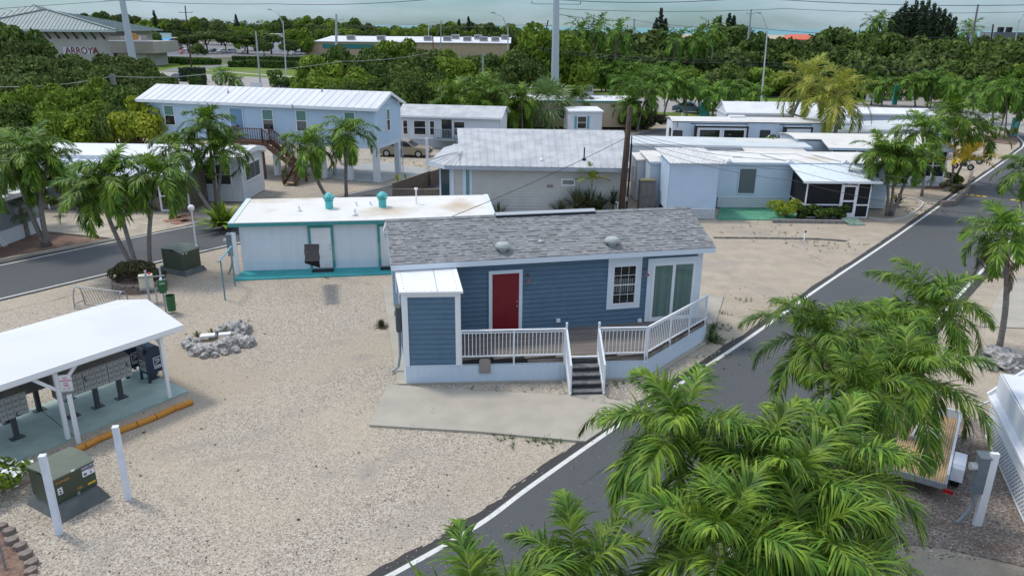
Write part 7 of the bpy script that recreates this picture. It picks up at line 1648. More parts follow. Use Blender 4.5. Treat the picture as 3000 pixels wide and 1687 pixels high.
for i, (px, top, hw, Y, k) in enumerate(((925, 165, 75, 116, 'far_a'), (1000, 140, 85, 120, 'far_a'), (1085, 150, 85, 116, 'near_a'), (950, 215, 78, 106, 'near_a'), (1050, 205, 85, 104, 'near_a'), (1165, 118, 70, 128, 'far_c'), (1160, 165, 90, 114, 'near_a'), (1250, 150, 90, 120, 'near_b'), (1150, 215, 88, 103, 'near_a'), (1335, 155, 85, 118, 'near_c'), (1405, 165, 75, 120, 'near_a'), (1250, 205, 85, 105, 'near_b'), (1335, 225, 78, 99, 'near_c'), (1430, 205, 62, 108, 'near_c'), (1395, 245, 65, 96, 'near_a'), (880, 235, 40, 108, 'near_a'), (1210, 235, 60, 98, 'near_a'), (1060, 245, 70, 98, 'near_b'), (1475, 215, 45, 108, 'near_a'), (975, 255, 50, 100, 'near_b'), (1140, 262, 60, 95, 'near_a'))):
    tree(px, top, hw, Y, k, 'round leafy tree of the belt between the stilt house and the highway', g3)
tree(1600, 82, 120, 124, 'near_a', 'broad dark tree directly left of the tall steel pole'); tree(1540, 150, 75, 121, 'near_b', 'tree with leaning bare trunk beside the highway', vz=3.6); tree(1680, 120, 70, 132, 'far_a', 'dark tree wrapped round the foot of the tall steel pole')
g4 = 'trees beyond the highway on the right'
rg_ = random.Random(77)
for px, top, hw, Y, k in ((1745, 130, 70, 175, 'far_a'), (1800, 112, 70, 185, 'far_b'), (1870, 92, 95, 175, 'far_b'), (1940, 108, 80, 172, 'far_b'), (1835, 148, 85, 160, 'far_a'), (1915, 160, 85, 155, 'far_b'), (2005, 120, 70, 172, 'far_b'), (2060, 100, 65, 185, 'far_a'), (2010, 165, 75, 155, 'far_a'), (2125, 78, 85, 190, 'far_a'), (2100, 130, 80, 165, 'far_a'), (2180, 85, 80, 185, 'far_a'), (2170, 145, 85, 150, 'far_b'), (2240, 100, 75, 175, 'far_a'), (2250, 150, 85, 148, 'far_b'), (2310, 120, 85, 158, 'far_b'), (2380, 110, 85, 165, 'far_b'), (2330, 165, 85, 145, 'far_a'), (2440, 90, 80, 175, 'far_a'), (2500, 88, 85, 172, 'far_b'), (2430, 150, 85, 145, 'far_b'), (2560, 100, 85, 165, 'far_b'), (2540, 155, 85, 140, 'far_b'), (2620, 110, 85, 160, 'far_a'), (2650, 150, 85, 140, 'far_b'), (2700, 112, 85, 162, 'far_b'), (2745, 150, 80, 142, 'far_b'), (2790, 118, 85, 160, 'far_b'), (2850, 125, 80, 152, 'far_b'), (2830, 175, 75, 134, 'far_a'), (2920, 125, 85, 150, 'far_b'), (2985, 110, 75, 155, 'far_b'), (2910, 180, 80, 132, 'far_b'), (2985, 185, 75, 130, 'far_a'), (3050, 130, 80, 145, 'far_b'), (2780, 215, 55, 124, 'far_a'), (2100, 205, 55, 138, 'far_b'), (2150, 200, 50, 136, 'far_b'), (2240, 200, 60, 134, 'far_a'), (2020, 205, 60, 138, 'far_a'), (2460, 195, 70, 132, 'far_a'), (2380, 205, 60, 130, 'far_b'), (2560, 200, 60, 130, 'far_a'), (1660, 165, 55, 150, 'far_a'), (1720, 170, 50, 155, 'far_a')):
    tree(px, top, hw, Y, k, 'green tree in the crowd of crowns beyond the highway on the right', g4)
tree(2130, 185, 58, 140, 'far_b', 'greyish round tree right of the thin grey pole, beyond the highway')
tree(2055, 158, 48, 156, 'far_b', 'dull grey-green tree before a small white roof beyond the highway')
# parking-lot trees of the store, left
g5 = 'trees in the store parking lot'
for px, top, hw, Y, k in ((600, 92, 46, 300, 'far_b'), (545, 104, 30, 305, 'far_b'), (655, 98, 34, 310, 'far_a'), (720, 102, 44, 300, 'far_b'), (790, 98, 42, 300, 'far_b'), (840, 118, 30, 290, 'far_b'), (770, 122, 26, 285, 'far_b'), (575, 128, 26, 285, 'far_b')):
    tree(px, top, hw, Y, k, 'small-crowned tree planted in the store parking lot', g5, vz=2.6)
tree(875, 86, 45, 300, 'far_c', 'bright green domed tree at the edge of the store parking lot')
# far belt along the skyline, each tree a thing
g6 = 'trees of the skyline belt'
rg_ = random.Random(5)
def sky_y(px):   # how high the skyline of crowns stands in the photo
    pts = ((-60, 60), (60, 45), (130, 48), (220, 40), (300, 42), (420, 55), (560, 52), (700, 60), (760, 70), (860, 48), (960, 56), (1050, 66), (1150, 84), (1250, 72), (1330, 62), (1420, 66), (1520, 84), (1600, 84), (1700, 84), (1900, 84), (2000, 88), (2300, 96), (2500, 92), (2600, 80), (2850, 100), (3060, 104))
    for i in range(len(pts)-1):
        if px <= pts[i+1][0]: f = (px-pts[i][0])/(pts[i+1][0]-pts[i][0]); return pts[i][1]*(1-f)+pts[i+1][1]*f
    return 100
px = -40
while px < 1620:
    for Y, dy in ((430, rg_.uniform(-6, 8)), (350, rg_.uniform(14, 30)), (305, rg_.uniform(34, 48))):
        if Y == 305 and 430 < px < 1540: continue
        if Y == 350 and 440 < px < 900 and rg_.random() < .5: continue
        hw = rg_.uniform(34, 52)*300/Y*1.1; tree(px+rg_.uniform(-18, 18), sky_y(px)+dy, hw, Y+rg_.uniform(-15, 15), rg_.choice(('far_a', 'far_b', 'far_a', 'far_c')), 'distant tree crown of the belt along the skyline', g6)
    px += 46
px = 1700
while px < 3060:
    for Y, dy in ((300, rg_.uniform(2, 12)), (240, rg_.uniform(16, 26))): tree(px+rg_.uniform(-15, 15), sky_y(px)+dy, rg_.uniform(34, 50)*260/Y, Y+rg_.uniform(-12, 12), rg_.choice(('far_a', 'far_b', 'far_b')), 'distant tree crown of the belt along the skyline', g6)
    px += 56
# far wood behind, one mass
def far_wood():
    rg = np.random.default_rng(8); cs, rs = [], []
    for px in np.arange(-150, 1750, 7.0):
        for Y in (520, 600):
            x, _, z = AtY(px+rg.uniform(-5, 5), sky_y(px)+rg.uniform(2, 12), Y+rg.uniform(-30, 30)); z = max(z, 7)
            for q in range(3): cs.append((x+rg.normal()*2, Y+rg.normal()*6, z-2.4-q*3.)); rs.append(rg.uniform(2.0, 3.6))
    V, F_ = leaf_cloud(rg, np.array(cs), np.array(rs), 90000, .55); o = bpy.data.objects.new('distant_wood', np_mesh('distant_wood', V, F_, [leaf_a])); C.objects.link(o); tag(o, kind='stuff')
far_wood()
# conifers
def conifer(px, top, Y, Rm, label, group=None, bot=None, n=2600):
    x, _, zt = AtY(px, top, Y); rg = np.random.default_rng(int(px+top)); NT[0] += 1
    cs, rs = [], []; h0 = zt*.25
    for i in range(46):
        f = i/45; z = h0+(zt-h0)*f; r = Rm*(1-f)**.8*rg.uniform(.3, 1); a = rg.uniform(0, 6.28); cs.append((r*math.cos(a), r*math.sin(a), z)); rs.append(Rm*(.42-.26*f)+.12)
    V, F_ = leaf_cloud(rg, np.array(cs), np.array(rs), n, .30, up=.1, flat=1.3); t = thing('conifer', label, 'tree', (x, Y, 0), 0, group); o = bpy.data.objects.new('crown', np_mesh('crown', V, F_, [mat('casuarina_needles', (.020, .038, .014), .85, col2=(.032, .05, .018), scale=.4, island=.3)])); C.objects.link(o); o.parent = t
    g = MB(); g.tube([(0, 0, 0), (0, 0, zt*.9)], [.3, .08], 7); g.build('trunk', bark, t)
cg = 'conifers of the dark grove on the skyline at right'
for px, top in ((2640, 30), (2654, 12), (2668, 22), (2685, 8), (2703, 5), (2722, 6), (2738, 14), (2752, 28), (2768, 34), (2784, 46), (2798, 56), (2628, 40), (2614, 52), (2712, 24), (2690, 34), (2662, 44), (2738, 42), (2770, 60), (2640, 60), (2720, 54)):
    conifer(px, top, 228+(px*7 % 24), 2.8, 'pointed conifer in the tall dark grove on the skyline at right', cg)
for px, top in ((1938, 28), (1924, 58), (1950, 60), (2110, 52), (2137, 44), (2150, 50), (2095, 64)): conifer(px, top, 255, 2.2, 'pointed conifer on the skyline %s' % ('beside the sea left of the tall lamp' if px < 2000 else 'left of the transformer pole'), 'conifers on the skyline over the highway')
for px, top in ((450, 34), (690, 45), (915, 40) if False else (1372, 52), (1345, 60), (110, 32)): conifer(px, top, 400, 2.2, 'lone thin conifer on the skyline at left', 'thin conifers on the left skyline')
# hedges and clipped shrubs
def hedge(a, b, w, h, label, m=leaf_hedge, size=.13, dens=70, world=False, name='hedge', cat='hedge', z=0):
    A, B = (a, b) if world else (G(*a), G(*b)); F0 = Fr(A, to=B); L = F0.L; t = thing(name, label, cat, (A[0], A[1], z), F0.a); g = MB(); g.box(.05, L-.05, .05, w-.05, 0, h-.05); rg = np.random.default_rng(int(L*100+h*10))
    area = 2*L*h+L*w; n = int(area*dens); V = np.zeros((n, 3)); N_ = np.zeros((n, 3)); q = rg.random(n); u = rg.uniform(0, L, n); v = rg.random(n); f = L*w/area
    top = q < f; fr = (~top) & (q < f+(1-f)*.62); ba = (~top) & (~fr) & (q < .93); en = (~top) & (~fr) & (~ba)
    V[top] = np.stack([u[top], v[top]*w, np.full(top.sum(), h)], 1); N_[top] = (0, 0, 1); V[fr] = np.stack([u[fr], np.zeros(fr.sum()), v[fr]*h], 1); N_[fr] = (0, -1, 0)
    V[ba] = np.stack([u[ba], np.full(ba.sum(), w), v[ba]*h], 1); N_[ba] = (0, 1, 0); e = np.where(rg.random(en.sum()) < .5, 0, L); V[en] = np.stack([e, rg.random(en.sum())*w, v[en]*h], 1); N_[en] = np.stack([np.where(e > 0, 1., -1.), e*0, e*0], 1)
    V += rg.normal(size=(n, 3))*.05; N_ = N_+rg.normal(size=(n, 3))*.6; N_ /= np.linalg.norm(N_, axis=1)[:, None]; a_ = rg.normal(size=(n, 3)); a_ -= N_*(a_*N_).sum(1)[:, None]; a_ /= np.linalg.norm(a_, axis=1)[:, None]; b_ = np.cross(N_, a_); s = size*rg.uniform(.6, 1.3, n)[:, None]
    P = np.stack([V-a_*s, V+b_*s*.6, V+a_*s, V-b_*s*.6], 1).reshape(-1, 3); o = bpy.data.objects.new('foliage', np_mesh('foliage', P, np.arange(4*n).reshape(-1, 4), [m])); C.objects.link(o); o.parent = t; g.build('shade_core', mat('hedge_inside', (.012, .022, .008), .95), t)  # solid near-black box stands for the shade between the leaves
hedge((450, 186), (612, 191), 2.0, 1.7, 'long clipped hedge in front of the parking lot, left of the store driveway', size=.28, dens=14)
hedge((528, 191), (646, 191), 1.6, 1.5, 'short clipped hedge nearest the store driveway on its left side', size=.28, dens=14)
hedge((668, 198), (722, 198), 1.6, 1.5, 'short clipped hedge at the right of the store driveway', size=.28, dens=14)
hedge((715, 198), (905, 205), 2.2, 1.8, 'long dark clipped hedge behind the lawn strip', size=.28, dens=14)
hedge((680, 181), (905, 184), 2.0, 1.5, 'second clipped hedge row inside the parking lot', size=.28, dens=14)
hedge((527, 240), (592, 241), 2.2, 2.6, 'tall blocky clipped hedge beside the highway by the dark sedan', mat('dark_hedge', (.03, .05, .02), .8, island=.3), size=.2, dens=26)
hedge((553, 254), (592, 255), 1.8, 2.0, 'lower bright-topped clipped hedge in front of the tall blocky one', size=.2, dens=26)
hedge((2080, 255), (2330, 262), 2.0, 1.3, 'low hedge beyond the highway under the grey round tree', size=.25, dens=14)
hedge((2240, 283), (2560, 292), 1.5, 1.6, 'dark low wall of shrubs along the far sidewalk', mat('dark_hedge', (.03, .05, .02), .8, island=.3), size=.25, dens=12)
hedge((1990, 280), (2200, 286), 1.2, 1.1, 'row of low shrubs along the far sidewalk behind the parked-looking sedan', size=.25, dens=12)
def shrub(px, py, w, h, label, m=leaf_hedge, size=.06, n=2600, lobes=9, base_w=None, z=0., name='shrub', cat='shrub', flowers=0, group=None):
    b = base_w or G(px, py); rg = np.random.default_rng(int(px*3+py)); c = rg.normal(size=(lobes, 3))*np.array([w*.28, w*.28, h*.16]); c[:, 2] += h*.5; rad = rg.uniform(.5, .8, lobes)*min(w, h)*.42
    V, F_ = leaf_cloud(rg, c, rad, n, size, up=.2); t = thing(name, label, cat, (b[0], b[1], z), 0, group); V[:, 2] = np.maximum(V[:, 2], .01); o = bpy.data.objects.new('foliage', np_mesh('foliage', V, F_, [m])); C.objects.link(o); o.parent = t
    g = MB()
    for i in range(5): q = c[i % lobes]; g.tube([(0, 0, 0), (q[0]*.6, q[1]*.6, q[2]*.6), (q[0], q[1], q[2])], [.03, .02, .01], 5)
    g.build('stems', bark, t)
    if flowers: V, F_ = leaf_cloud(rg, c, rad*1.06, flowers, size*1.5, up=.5, shell=.05); o = bpy.data.objects.new('flowers', np_mesh('flowers', V, F_, [petal])); C.objects.link(o); o.parent = t
    return t
shrub(0, 0, 1.25, 1.15, 'brown-green rounded shrub filling the stone planter', leaf_brown, .05, 5000, 12, base_w=(-16.55, 31.2), z=.3)
shrub(0, 0, .8, .6, 'low dark shrub at the right side of the stone planter', leaf_brown, .05, 1800, 7, base_w=(-15.75, 31.3), z=.3)
shrub(2302, 640, 1.3, 1.2, 'light yellow-green rounded bush at the porch corner', leaf_d, .05, 3400, 10)
for i, (px, py, w_, h_) in enumerate(((2350, 640, 1.0, .9), (2392, 641, 1.1, .95), (2430, 642, 1.0, 1.0), (2458, 643, .8, .95))): shrub(px, py, w_, h_, 'round-leaved sea grape bush in the row under the porch screen', leaf_a, .075, 1500, 8, group='sea grape bushes under the porch screen')
shrub(2000, 400, 4.6, 2.4, 'brown-red leafy thicket left of the park trailer', mat('brown_red_leaves', (.065, .045, .028), .9, col2=(.05, .06, .025), scale=.8, island=.35), .12, 5200, 16, base_w=(15.0, 87.5))
shrub(1930, 395, 3.6, 1.8, 'dull brown thicket behind the dark wooden pole', MATS['brown_red_leaves'], .12, 3600, 12, base_w=(12.2, 88.5))
shrub(0, 0, 3.0, 4.0, 'white-flowering bush between the canopy home and the arched one', leaf_c, .10, 3800, 12, base_w=(20.0, 59.5), flowers=90)
shrub(0, 0, 2.6, 3.2, 'dark green vine bush over the blue tarp', leaf_a, .10, 3200, 10, base_w=(22.4, 55.6))
shrub(0, 0, 2.2, 5.2, 'slender flowering tree in front of the park trailer', leaf_a, .12, 1500, 6, base_w=(18.9, 67.5), flowers=24)
shrub(0, 0, 2.4, 4.0, 'leafy bush at the right of the park trailer windows', leaf_a, .12, 2600, 9, base_w=(23.2, 66.2))
shrub(812, 262, 3.0, 3.0, 'conical clipped shrub hiding the tail of the dark pickup', leaf_hedge, .16, 1800, 7, name='shrub')
shrub(1400, 604, 1.6, .9, 'glossy green shrub at the foot of the grey wall', leaf_c, .07, 1500, 8)
shrub(620, 660, 1.1, 1.2, 'small leafy clump beside the side road', leaf_c, .14, 420, 6, base_w=(-16.2, 41.3))
shrub(560, 610, 3.2, 1.3, 'low hedge-like shrubs below the striped awning', leaf_a, .08, 3000, 12, base_w=(-22.0, 46.4)); shrub(300, 620, 3.4, 1.4, 'row of shrubs in front of the porch lattice', leaf_a, .08, 3400, 12, base_w=(-26.5, 46.8)); shrub(180, 620, 3.0, 1.6, 'green shrubs behind the triple palm clump', leaf_a, .08, 3000, 12, base_w=(-30.0, 47.0))
shrub(22, 1340, .9, 1.0, 'white-flowering bush cut by the left edge below the shelter', leaf_c, .05, 1700, 8, base_w=(-12.55, 15.9), flowers=150)
shrub(2790, 560, 1.4, .8, 'dark shrub in the stone-walled bed by the road', leaf_brown, .07, 1400, 8); shrub(2800, 545, 1.2, 1.1, 'mixed shrub beneath the yellow fronds', leaf_a, .07, 1200, 8); shrub(2965, 400, 1.2, 1.0, 'yellow shrub in the street bed', leaf_d, .08, 800, 6)
def spiky(px, py, n, L, label, m, w=.05, z=0., base_w=None, stem=0., name='yucca', group=None):
    b = base_w or G(px, py); rg = np.random.default_rng(int(px+py)); V, F_ = [], []
    for i in range(n):
        az = i*2.4+rg.normal()*.2; el = R(rg.uniform(5, 85)); d = np.array([math.cos(el)*math.cos(az), math.cos(el)*math.sin(az), math.sin(el)]); s = np.array([-math.sin(az), math.cos(az), 0])*w; l = L*rg.uniform(.7, 1.1); o = np.array([0, 0, stem]); m_ = o+d*l*.6; e = m_+(d+np.array([0, 0, -.35]))*l*.4; k = len(V)
        V += [o-s*.5, o+s*.5, m_+s, m_-s, e+s*.1, e-s*.1]; F_ += [(k, k+1, k+2, k+3), (k+3, k+2, k+4, k+5)]
    t = thing(name, label, 'plant', (b[0], b[1], z), 0, group); o = bpy.data.objects.new('leaves', np_mesh('leaves', V, F_, [m])); C.objects.link(o); o.parent = t
    g = MB(); g.tube([(0, 0, 0), (0, 0, max(.1, stem))], [.05, .04], 6); g.build('stem', bark, t)
yuc = mat('yucca_leaf', (.055, .085, .035), .6, col2=(.09, .12, .04), island=.3)
spiky(1795, 630, 110, 1.25, 'spiky dark yucca clump beside the wooden pole', yuc, .03, stem=.7)
spiky(1640, 634, 80, 1.2, 'spiky clump at the left of the shaggy plants by the grey wall', yuc, .03, stem=.1); spiky(1462, 632, 50, 1.1, 'spiky clump at the end of the white laundry roof', yuc, .03)
spiky(1690, 634, 150, 1.7, 'shaggy grey-green plant against the grey wall', mat('shaggy_leaf', (.12, .12, .06), .8, col2=(.09, .12, .035), island=.3), .035, stem=.5); spiky(1725, 634, 80, 1.6, 'arching fern-like plant right of the shaggy one', yuc, .04, stem=.4); spiky(1755, 634, 80, 1.4, 'arching plant under the yellow-green small palm', yuc, .04, stem=.3)
t_ = palm((1728, 636), (1735, 528), 'small yellow-green palm arching over the wall plants', 'yellow', sc=.52, shaft=False, rad=.06)
for c_ in t_.children:
    if c_.name.startswith('crown'): c_.data = c_.data.copy(); c_.data.materials[0] = mat('lime_frond', (.20, .24, .02), .5, col2=(.13, .19, .02), island=.3, trans=.2)
spiky(1165, 552, 20, .7, 'young yucca on the left by the side road', leaf_d, .03, stem=.55); spiky(1190, 556, 22, .7, 'young yucca on the right by the side road', leaf_d, .03, stem=.6)
spiky(2628, 605, 60, .9, 'red and green croton plant between the palms', mat('croton_leaf', (.22, .10, .03), .6, col2=(.12, .14, .03), scale=8, island=.3), .05, stem=.2)
for px, py in ((580, 995), (622, 985), (668, 978)): spiky(px, py, 34, .3, 'tuft of yellowish green grass inside the rock ring', mat('ring_plant', (.12, .14, .03), .7, col2=(.17, .15, .05), island=.3), .018, z=.1, group='grass tufts inside the rock ring')
spiky(560, 630, 16, 1.6, 'fan of bare yellow stalks against the porch screen', mat('yellow_stalk', (.42, .34, .09), .6), .02, base_w=(-20.3, 44.6), stem=.3)

spiky(640, 645, 60, 1.7, 'broad-leaved clump by the left end of the laundry building', leaf_c, .13, base_w=(-16.3, 41.0), stem=.3)

for px, py in ((2082, 985), (2088, 968), (2096, 1000), (2078, 1000)): spiky(px, py, 60, .45, 'tall grassy weed at the right corner of the blue home', mat('weed_green', (.07, .12, .03), .8, island=.4), .012, group='weeds at the corner of the blue home')
spiky(1118, 958, 90, .38, 'small brown-green tuft on the gravel beside the blue home', leaf_brown, .02)
# ------------------------------------------------------------------ cars
def car(label, loc, rz, paint, kind='sedan', group=None, plate=False):
    t = thing('parked_car' if kind != 'pickup' else 'pickup_truck', label, 'car' if kind not in ('pickup', 'van') else kind.replace('pickup', 'truck'), (loc[0], loc[1], loc[2] if len(loc) > 2 else 0), rz, group)
    if kind == 'sedan': L, W_, prof, cab = 4.7, 1.8, [(0, .32), (.03, .62), (.12, .78), (1.0, .88), (3.5, .98), (4.45, .95), (4.68, .75), (4.7, .35)], [(1.15, .88), (1.95, 1.38), (2.35, 1.45), (3.05, 1.44), (3.55, 1.32), (4.1, .98)]
    elif kind == 'suv': L, W_, prof, cab = 4.6, 1.85, [(0, .36), (.03, .75), (.15, .92), (1.05, 1.02), (4.5, 1.08), (4.58, .8), (4.6, .4)], [(1.1, 1.02), (1.85, 1.58), (2.4, 1.68), (3.9, 1.66), (4.3, 1.55), (4.52, 1.08)]
    elif kind == 'van': L, W_, prof, cab = 5.3, 2.0, [(0, .4), (.03, .85), (.2, 1.0), (.9, 1.15), (5.25, 1.15), (5.3, .45)], [(.92, 1.15), (1.6, 1.95), (2.2, 2.1), (5.0, 2.08), (5.22, 1.9), (5.28, 1.15)]
    else: L, W_, prof, cab = 5.6, 1.95, [(0, .45), (.03, .85), (.2, 1.0), (1.3, 1.10), (3.5, 1.14), (3.55, 1.14), (5.55, 1.14), (5.6, .55)], [(1.35, 1.1), (2.0, 1.68), (2.4, 1.78), (3.2, 1.76), (3.45, 1.14)]
    def loft(pr, w0, w1, z0, z1, top=False):
        g = MB(); n = len(pr); ww = lambda z: w0+(w1-w0)*(z-z0)/max(.01, z1-z0)
        vs = [(x, -ww(z)/2, z) for x, z in pr]+[(x, ww(z)/2, z) for x, z in pr]; g.add(vs, [tuple(range(n))[::-1], tuple(range(n, 2*n))]+[(i, (i+1) % n, n+(i+1) % n, n+i) for i in range(n)][::1]); return g
    g = loft(prof+[(L-.02, .25), (.02, .25)], W_, W_*.96, .3, 1.1); g.build('body', paint, t)
    g = loft(cab, W_*.94, W_*.70, cab[0][1], max(z for _, z in cab)); cb = g.build('cabin', paint, t)
    z0 = cab[0][1]; zt = max(z for _, z in cab); gl = MB(); n = len(cab)
    ww = lambda z: (W_*.94+(W_*.70-W_*.94)*(z-z0)/(zt-z0))/2+.006
    a, b_ = cab[0], cab[1]; e, d = cab[-1], cab[-2]
    P = lambda q, s, f=.9: (q[0], s*ww(q[1])*f, q[1]+.012)
    def lerp(p, q, f): return (p[0]+(q[0]-p[0])*f, p[1]+(q[1]-p[1])*f)
    w1, w2 = lerp(a, b_, .12), lerp(a, b_, .9); gl.quad((w1[0]-.015, -ww(w1[1])*.9, w1[1]+.01), (w1[0]-.015, ww(w1[1])*.9, w1[1]+.01), (w2[0]-.015, ww(w2[1])*.88, w2[1]+.01), (w2[0]-.015, -ww(w2[1])*.88, w2[1]+.01))
    w1, w2 = lerp(e, d, .12), lerp(e, d, .9); gl.quad((w1[0]+.015, ww(w1[1])*.88, w1[1]+.01), (w1[0]+.015, -ww(w1[1])*.88, w1[1]+.01), (w2[0]+.015, -ww(w2[1])*.86, w2[1]+.01), (w2[0]+.015, ww(w2[1])*.86, w2[1]+.01))
    xm = (b_[0]+d[0])/2 if kind != 'pickup' else 2.75; zb = z0+.05; zu = zt-.1
    for s in (-1, 1):
        fr = lerp(a, b_, .22); bk = lerp(e, d, .22)
        for x0, x1, x0t, x1t in ((fr[0]+.1, xm-.04, b_[0]+.08, xm-.04), (xm+.04, bk[0]-.12, xm+.04, d[0]-.1)):
            gl.add([(x0, s*ww(zb), zb), (x1, s*ww(zb), zb), (x1t, s*ww(zu), zu), (x0t, s*ww(zu), zu)], [(0, 1, 2, 3) if s < 0 else (3, 2, 1, 0)])
    gl.build('windows', mat('car_glass', (.02, .025, .03), .05, spec=.9), cb)
    r = .33 if kind in ('sedan',) else .36
    for x in (L*.19, L*.80):
        for s in (-1, 1): g = MB(); g.tube([(x, s*(W_/2-.2), r), (x, s*(W_/2+.01), r)], r, 20); w = g.build('wheel', black, t); g = MB(); g.tube([(x, s*(W_/2-.05), r), (x, s*(W_/2+.02), r)], r*.62, 14); g.build('rim', mat('alloy_rim', (.45, .46, .47), .3, metal=.6), w)
    zl = prof[2][1]-.12
    for s in (-1, 1): g = MB(); g.box(-.0, .14, s*(W_/2-.42), s*(W_/2-.06), zl-.06, zl+.07); g.build('headlight', mat('headlight_lens', (.75, .77, .78), .1), t); g = MB(); g.box(L-.1, L+.01, s*(W_/2-.30), s*(W_/2-.04), zl, zl+.14); g.build('tail_light', mat('red_lens', (.45, .01, .01), .2), t)
    g = MB(); g.box(-.02, .06, -W_*.3, W_*.3, .48, .60); g.build('grille', black, t)
    if kind == 'pickup': g = MB(); g.box(3.62, 5.48, -W_*.42, W_*.42, 1.12, 1.16); g.build('bed_liner', black, t)
    return t
P_ = lambda n, c, r=.25: mat(n, c, r, spec=.6)
HWA = math.atan2(-.49, .87)
car('slate blue sedan driving on the highway in front of the row of palms', G(2072, 334), HWA+math.pi, P_('slate_blue_paint', (.11, .17, .25)))
c_ = G(885, 262); car('dark pickup truck on the highway left of the big green trees', c_, HWA+math.pi+.05, P_('charcoal_paint', (.03, .04, .055)), 'pickup')
car('dark blue sedan on the highway beside the blocky hedge', G(500, 236), HWA, P_('navy_paint', (.03, .05, .085)))
g_ = Vector((*G(1228, 460),)); car('gold sedan parked under the stilt house', (g_.x+1.0, g_.y+.2), math.pi-.12, P_('gold_paint', (.30, .25, .17), .3))
car('silver hatchback beyond the highway behind palm trunks', (*G(1810, 226),), math.pi*.9, P_('silver_paint', (.45, .50, .55)), 'suv')
car('white van parked behind the teal-trimmed beige home', (*G(1640, 290),), .1, P_('white_car_paint', (.70, .72, .73)), 'van')
lot = [(462, 146, 'white_car_paint', 'suv', 'white'), (490, 146, 'red_paint', 'sedan', 'red'), (513, 150, 'red_paint', 'suv', 'red'), (540, 150, 'silver_paint', 'suv', 'silver'), (562, 158, 'white_car_paint', 'suv', 'white'), (585, 156, 'silver_paint', 'sedan', 'silver'), (612, 154, 'charcoal_paint', 'sedan', 'dark'), (638, 155, 'white_car_paint', 'sedan', 'white'), (665, 157, 'silver_paint', 'suv', 'silver'), (700, 158, 'white_car_paint', 'sedan', 'white'), (740, 152, 'silver_paint', 'sedan', 'silver'), (772, 152, 'charcoal_paint', 'suv', 'dark'), (820, 142, 'white_car_paint', 'suv', 'white')]
P_('red_paint', (.38, .03, .03))
for px, py, m, k, cn in lot: car('small %s %s parked in the rows of the store lot' % (cn, 'car' if k == 'sedan' else 'tall car'), G(px, py), 1.2+(px % 7)*.02, MATS[m], k, 'cars in the store parking lot')
car('white sedan alone near the tan store, right side of the lot', G(893, 162), math.pi*.95, MATS['white_car_paint'])
def motorbike(px, py, rz, label):
    b = G(px, py); t = thing('motorbike', label, 'motorbike', b, rz, 'motorbikes parked by the road'); t.scale = (.85,)*3
    for x in (0, 1.4): g = MB(); g.tube([(x, -.06, .31), (x, .06, .31)], .31, 18); w = g.build('wheel', black, t); g = MB(); g.tube([(x, -.065, .31), (x, .065, .31)], .17, 12); g.build('rim', steel, w)
    g = MB(); g.tube([(0, 0, .31), (.28, 0, .95)], .035, 8); g.tube([(.3, -.34, 1.02), (.28, 0, .95), (.3, .34, 1.02)], .02, 6); g.build('handlebar', steel, t)
    g = MB(); g.lathe([(.05, -.16), (.17, -.05), (.18, .08), (.08, .16)], (.58, 0, .78), 12); g.box(.35, 1.0, -.12, .12, .35, .65); g.build('engine_and_tank', mat('dark_bike', (.03, .035, .04), .4), t)
    g = MB(); g.slab([(.7, -.13, .80), (1.5, -.11, .84), (1.5, .11, .84), (.7, .13, .80)], .12); g.build('seat', black, t); g = MB(); g.slab([(-.15, -.1, .74), (.2, -.12, .95), (.2, .12, .95), (-.15, .1, .74)], .05); g.build('fairing', steel, t)
motorbike(2842, 500, 2.3, 'dark motorbike nearest the stone-walled bed'); motorbike(2868, 482, 2.3, 'dark motorbike behind the first, further along the road')
# ------------------------------------------------------------------ poles, lamps, wires
def pole(px, base_y, top_y, label, r0=.15, r1=.1, m=None, Y=None, cross=(), name='utility_pole', cat='utility pole', lean=0., group=None, top_px=None, xf=None, braces=0):
    b = G(px, base_y) if Y is None else (AtY(px, base_y, Y)[0], Y); m = m or pole_grey
    c = AtY(top_px or px, top_y, b[1]); t = thing(name, label, cat, (b[0], b[1], 0), 0, group); v = Vector((c[0]-b[0], 0, c[2])); g = MB(); g.tube([(0, 0, 0), v*.5, v], [r0, (r0+r1)/2, r1], 12); g.build('pole', m, t)
    for dz, half, ins in cross:
        g = MB(); z = v.z-dz; x = v.x*z/v.z; g.bar((x-half, 0, z), (x+half, 0, z), .1, .12); a = g.build('cross_arm', m, t)
        for i in range(ins):
            xx = x-half+2*half*i/(ins-1); g = MB(); g.lathe([(.03, 0), (.07, .05), (.05, .12), (.08, .18), (.05, .26), (.02, .34)], (xx, 0, z+.05), 8); g.build('insulator', mat('brown_insulator', (.16, .12, .11), .4), a)
    if xf: g = MB(); z = v.z-xf; x = v.x*z/v.z; g.lathe([(.2, -.5), (.26, -.45), (.26, .4), (.2, .48)], (x+.4, 0, z), 12); g.build('transformer', mat('pale_grey_can', (.42, .45, .48), .5), t)
    return t, b, v
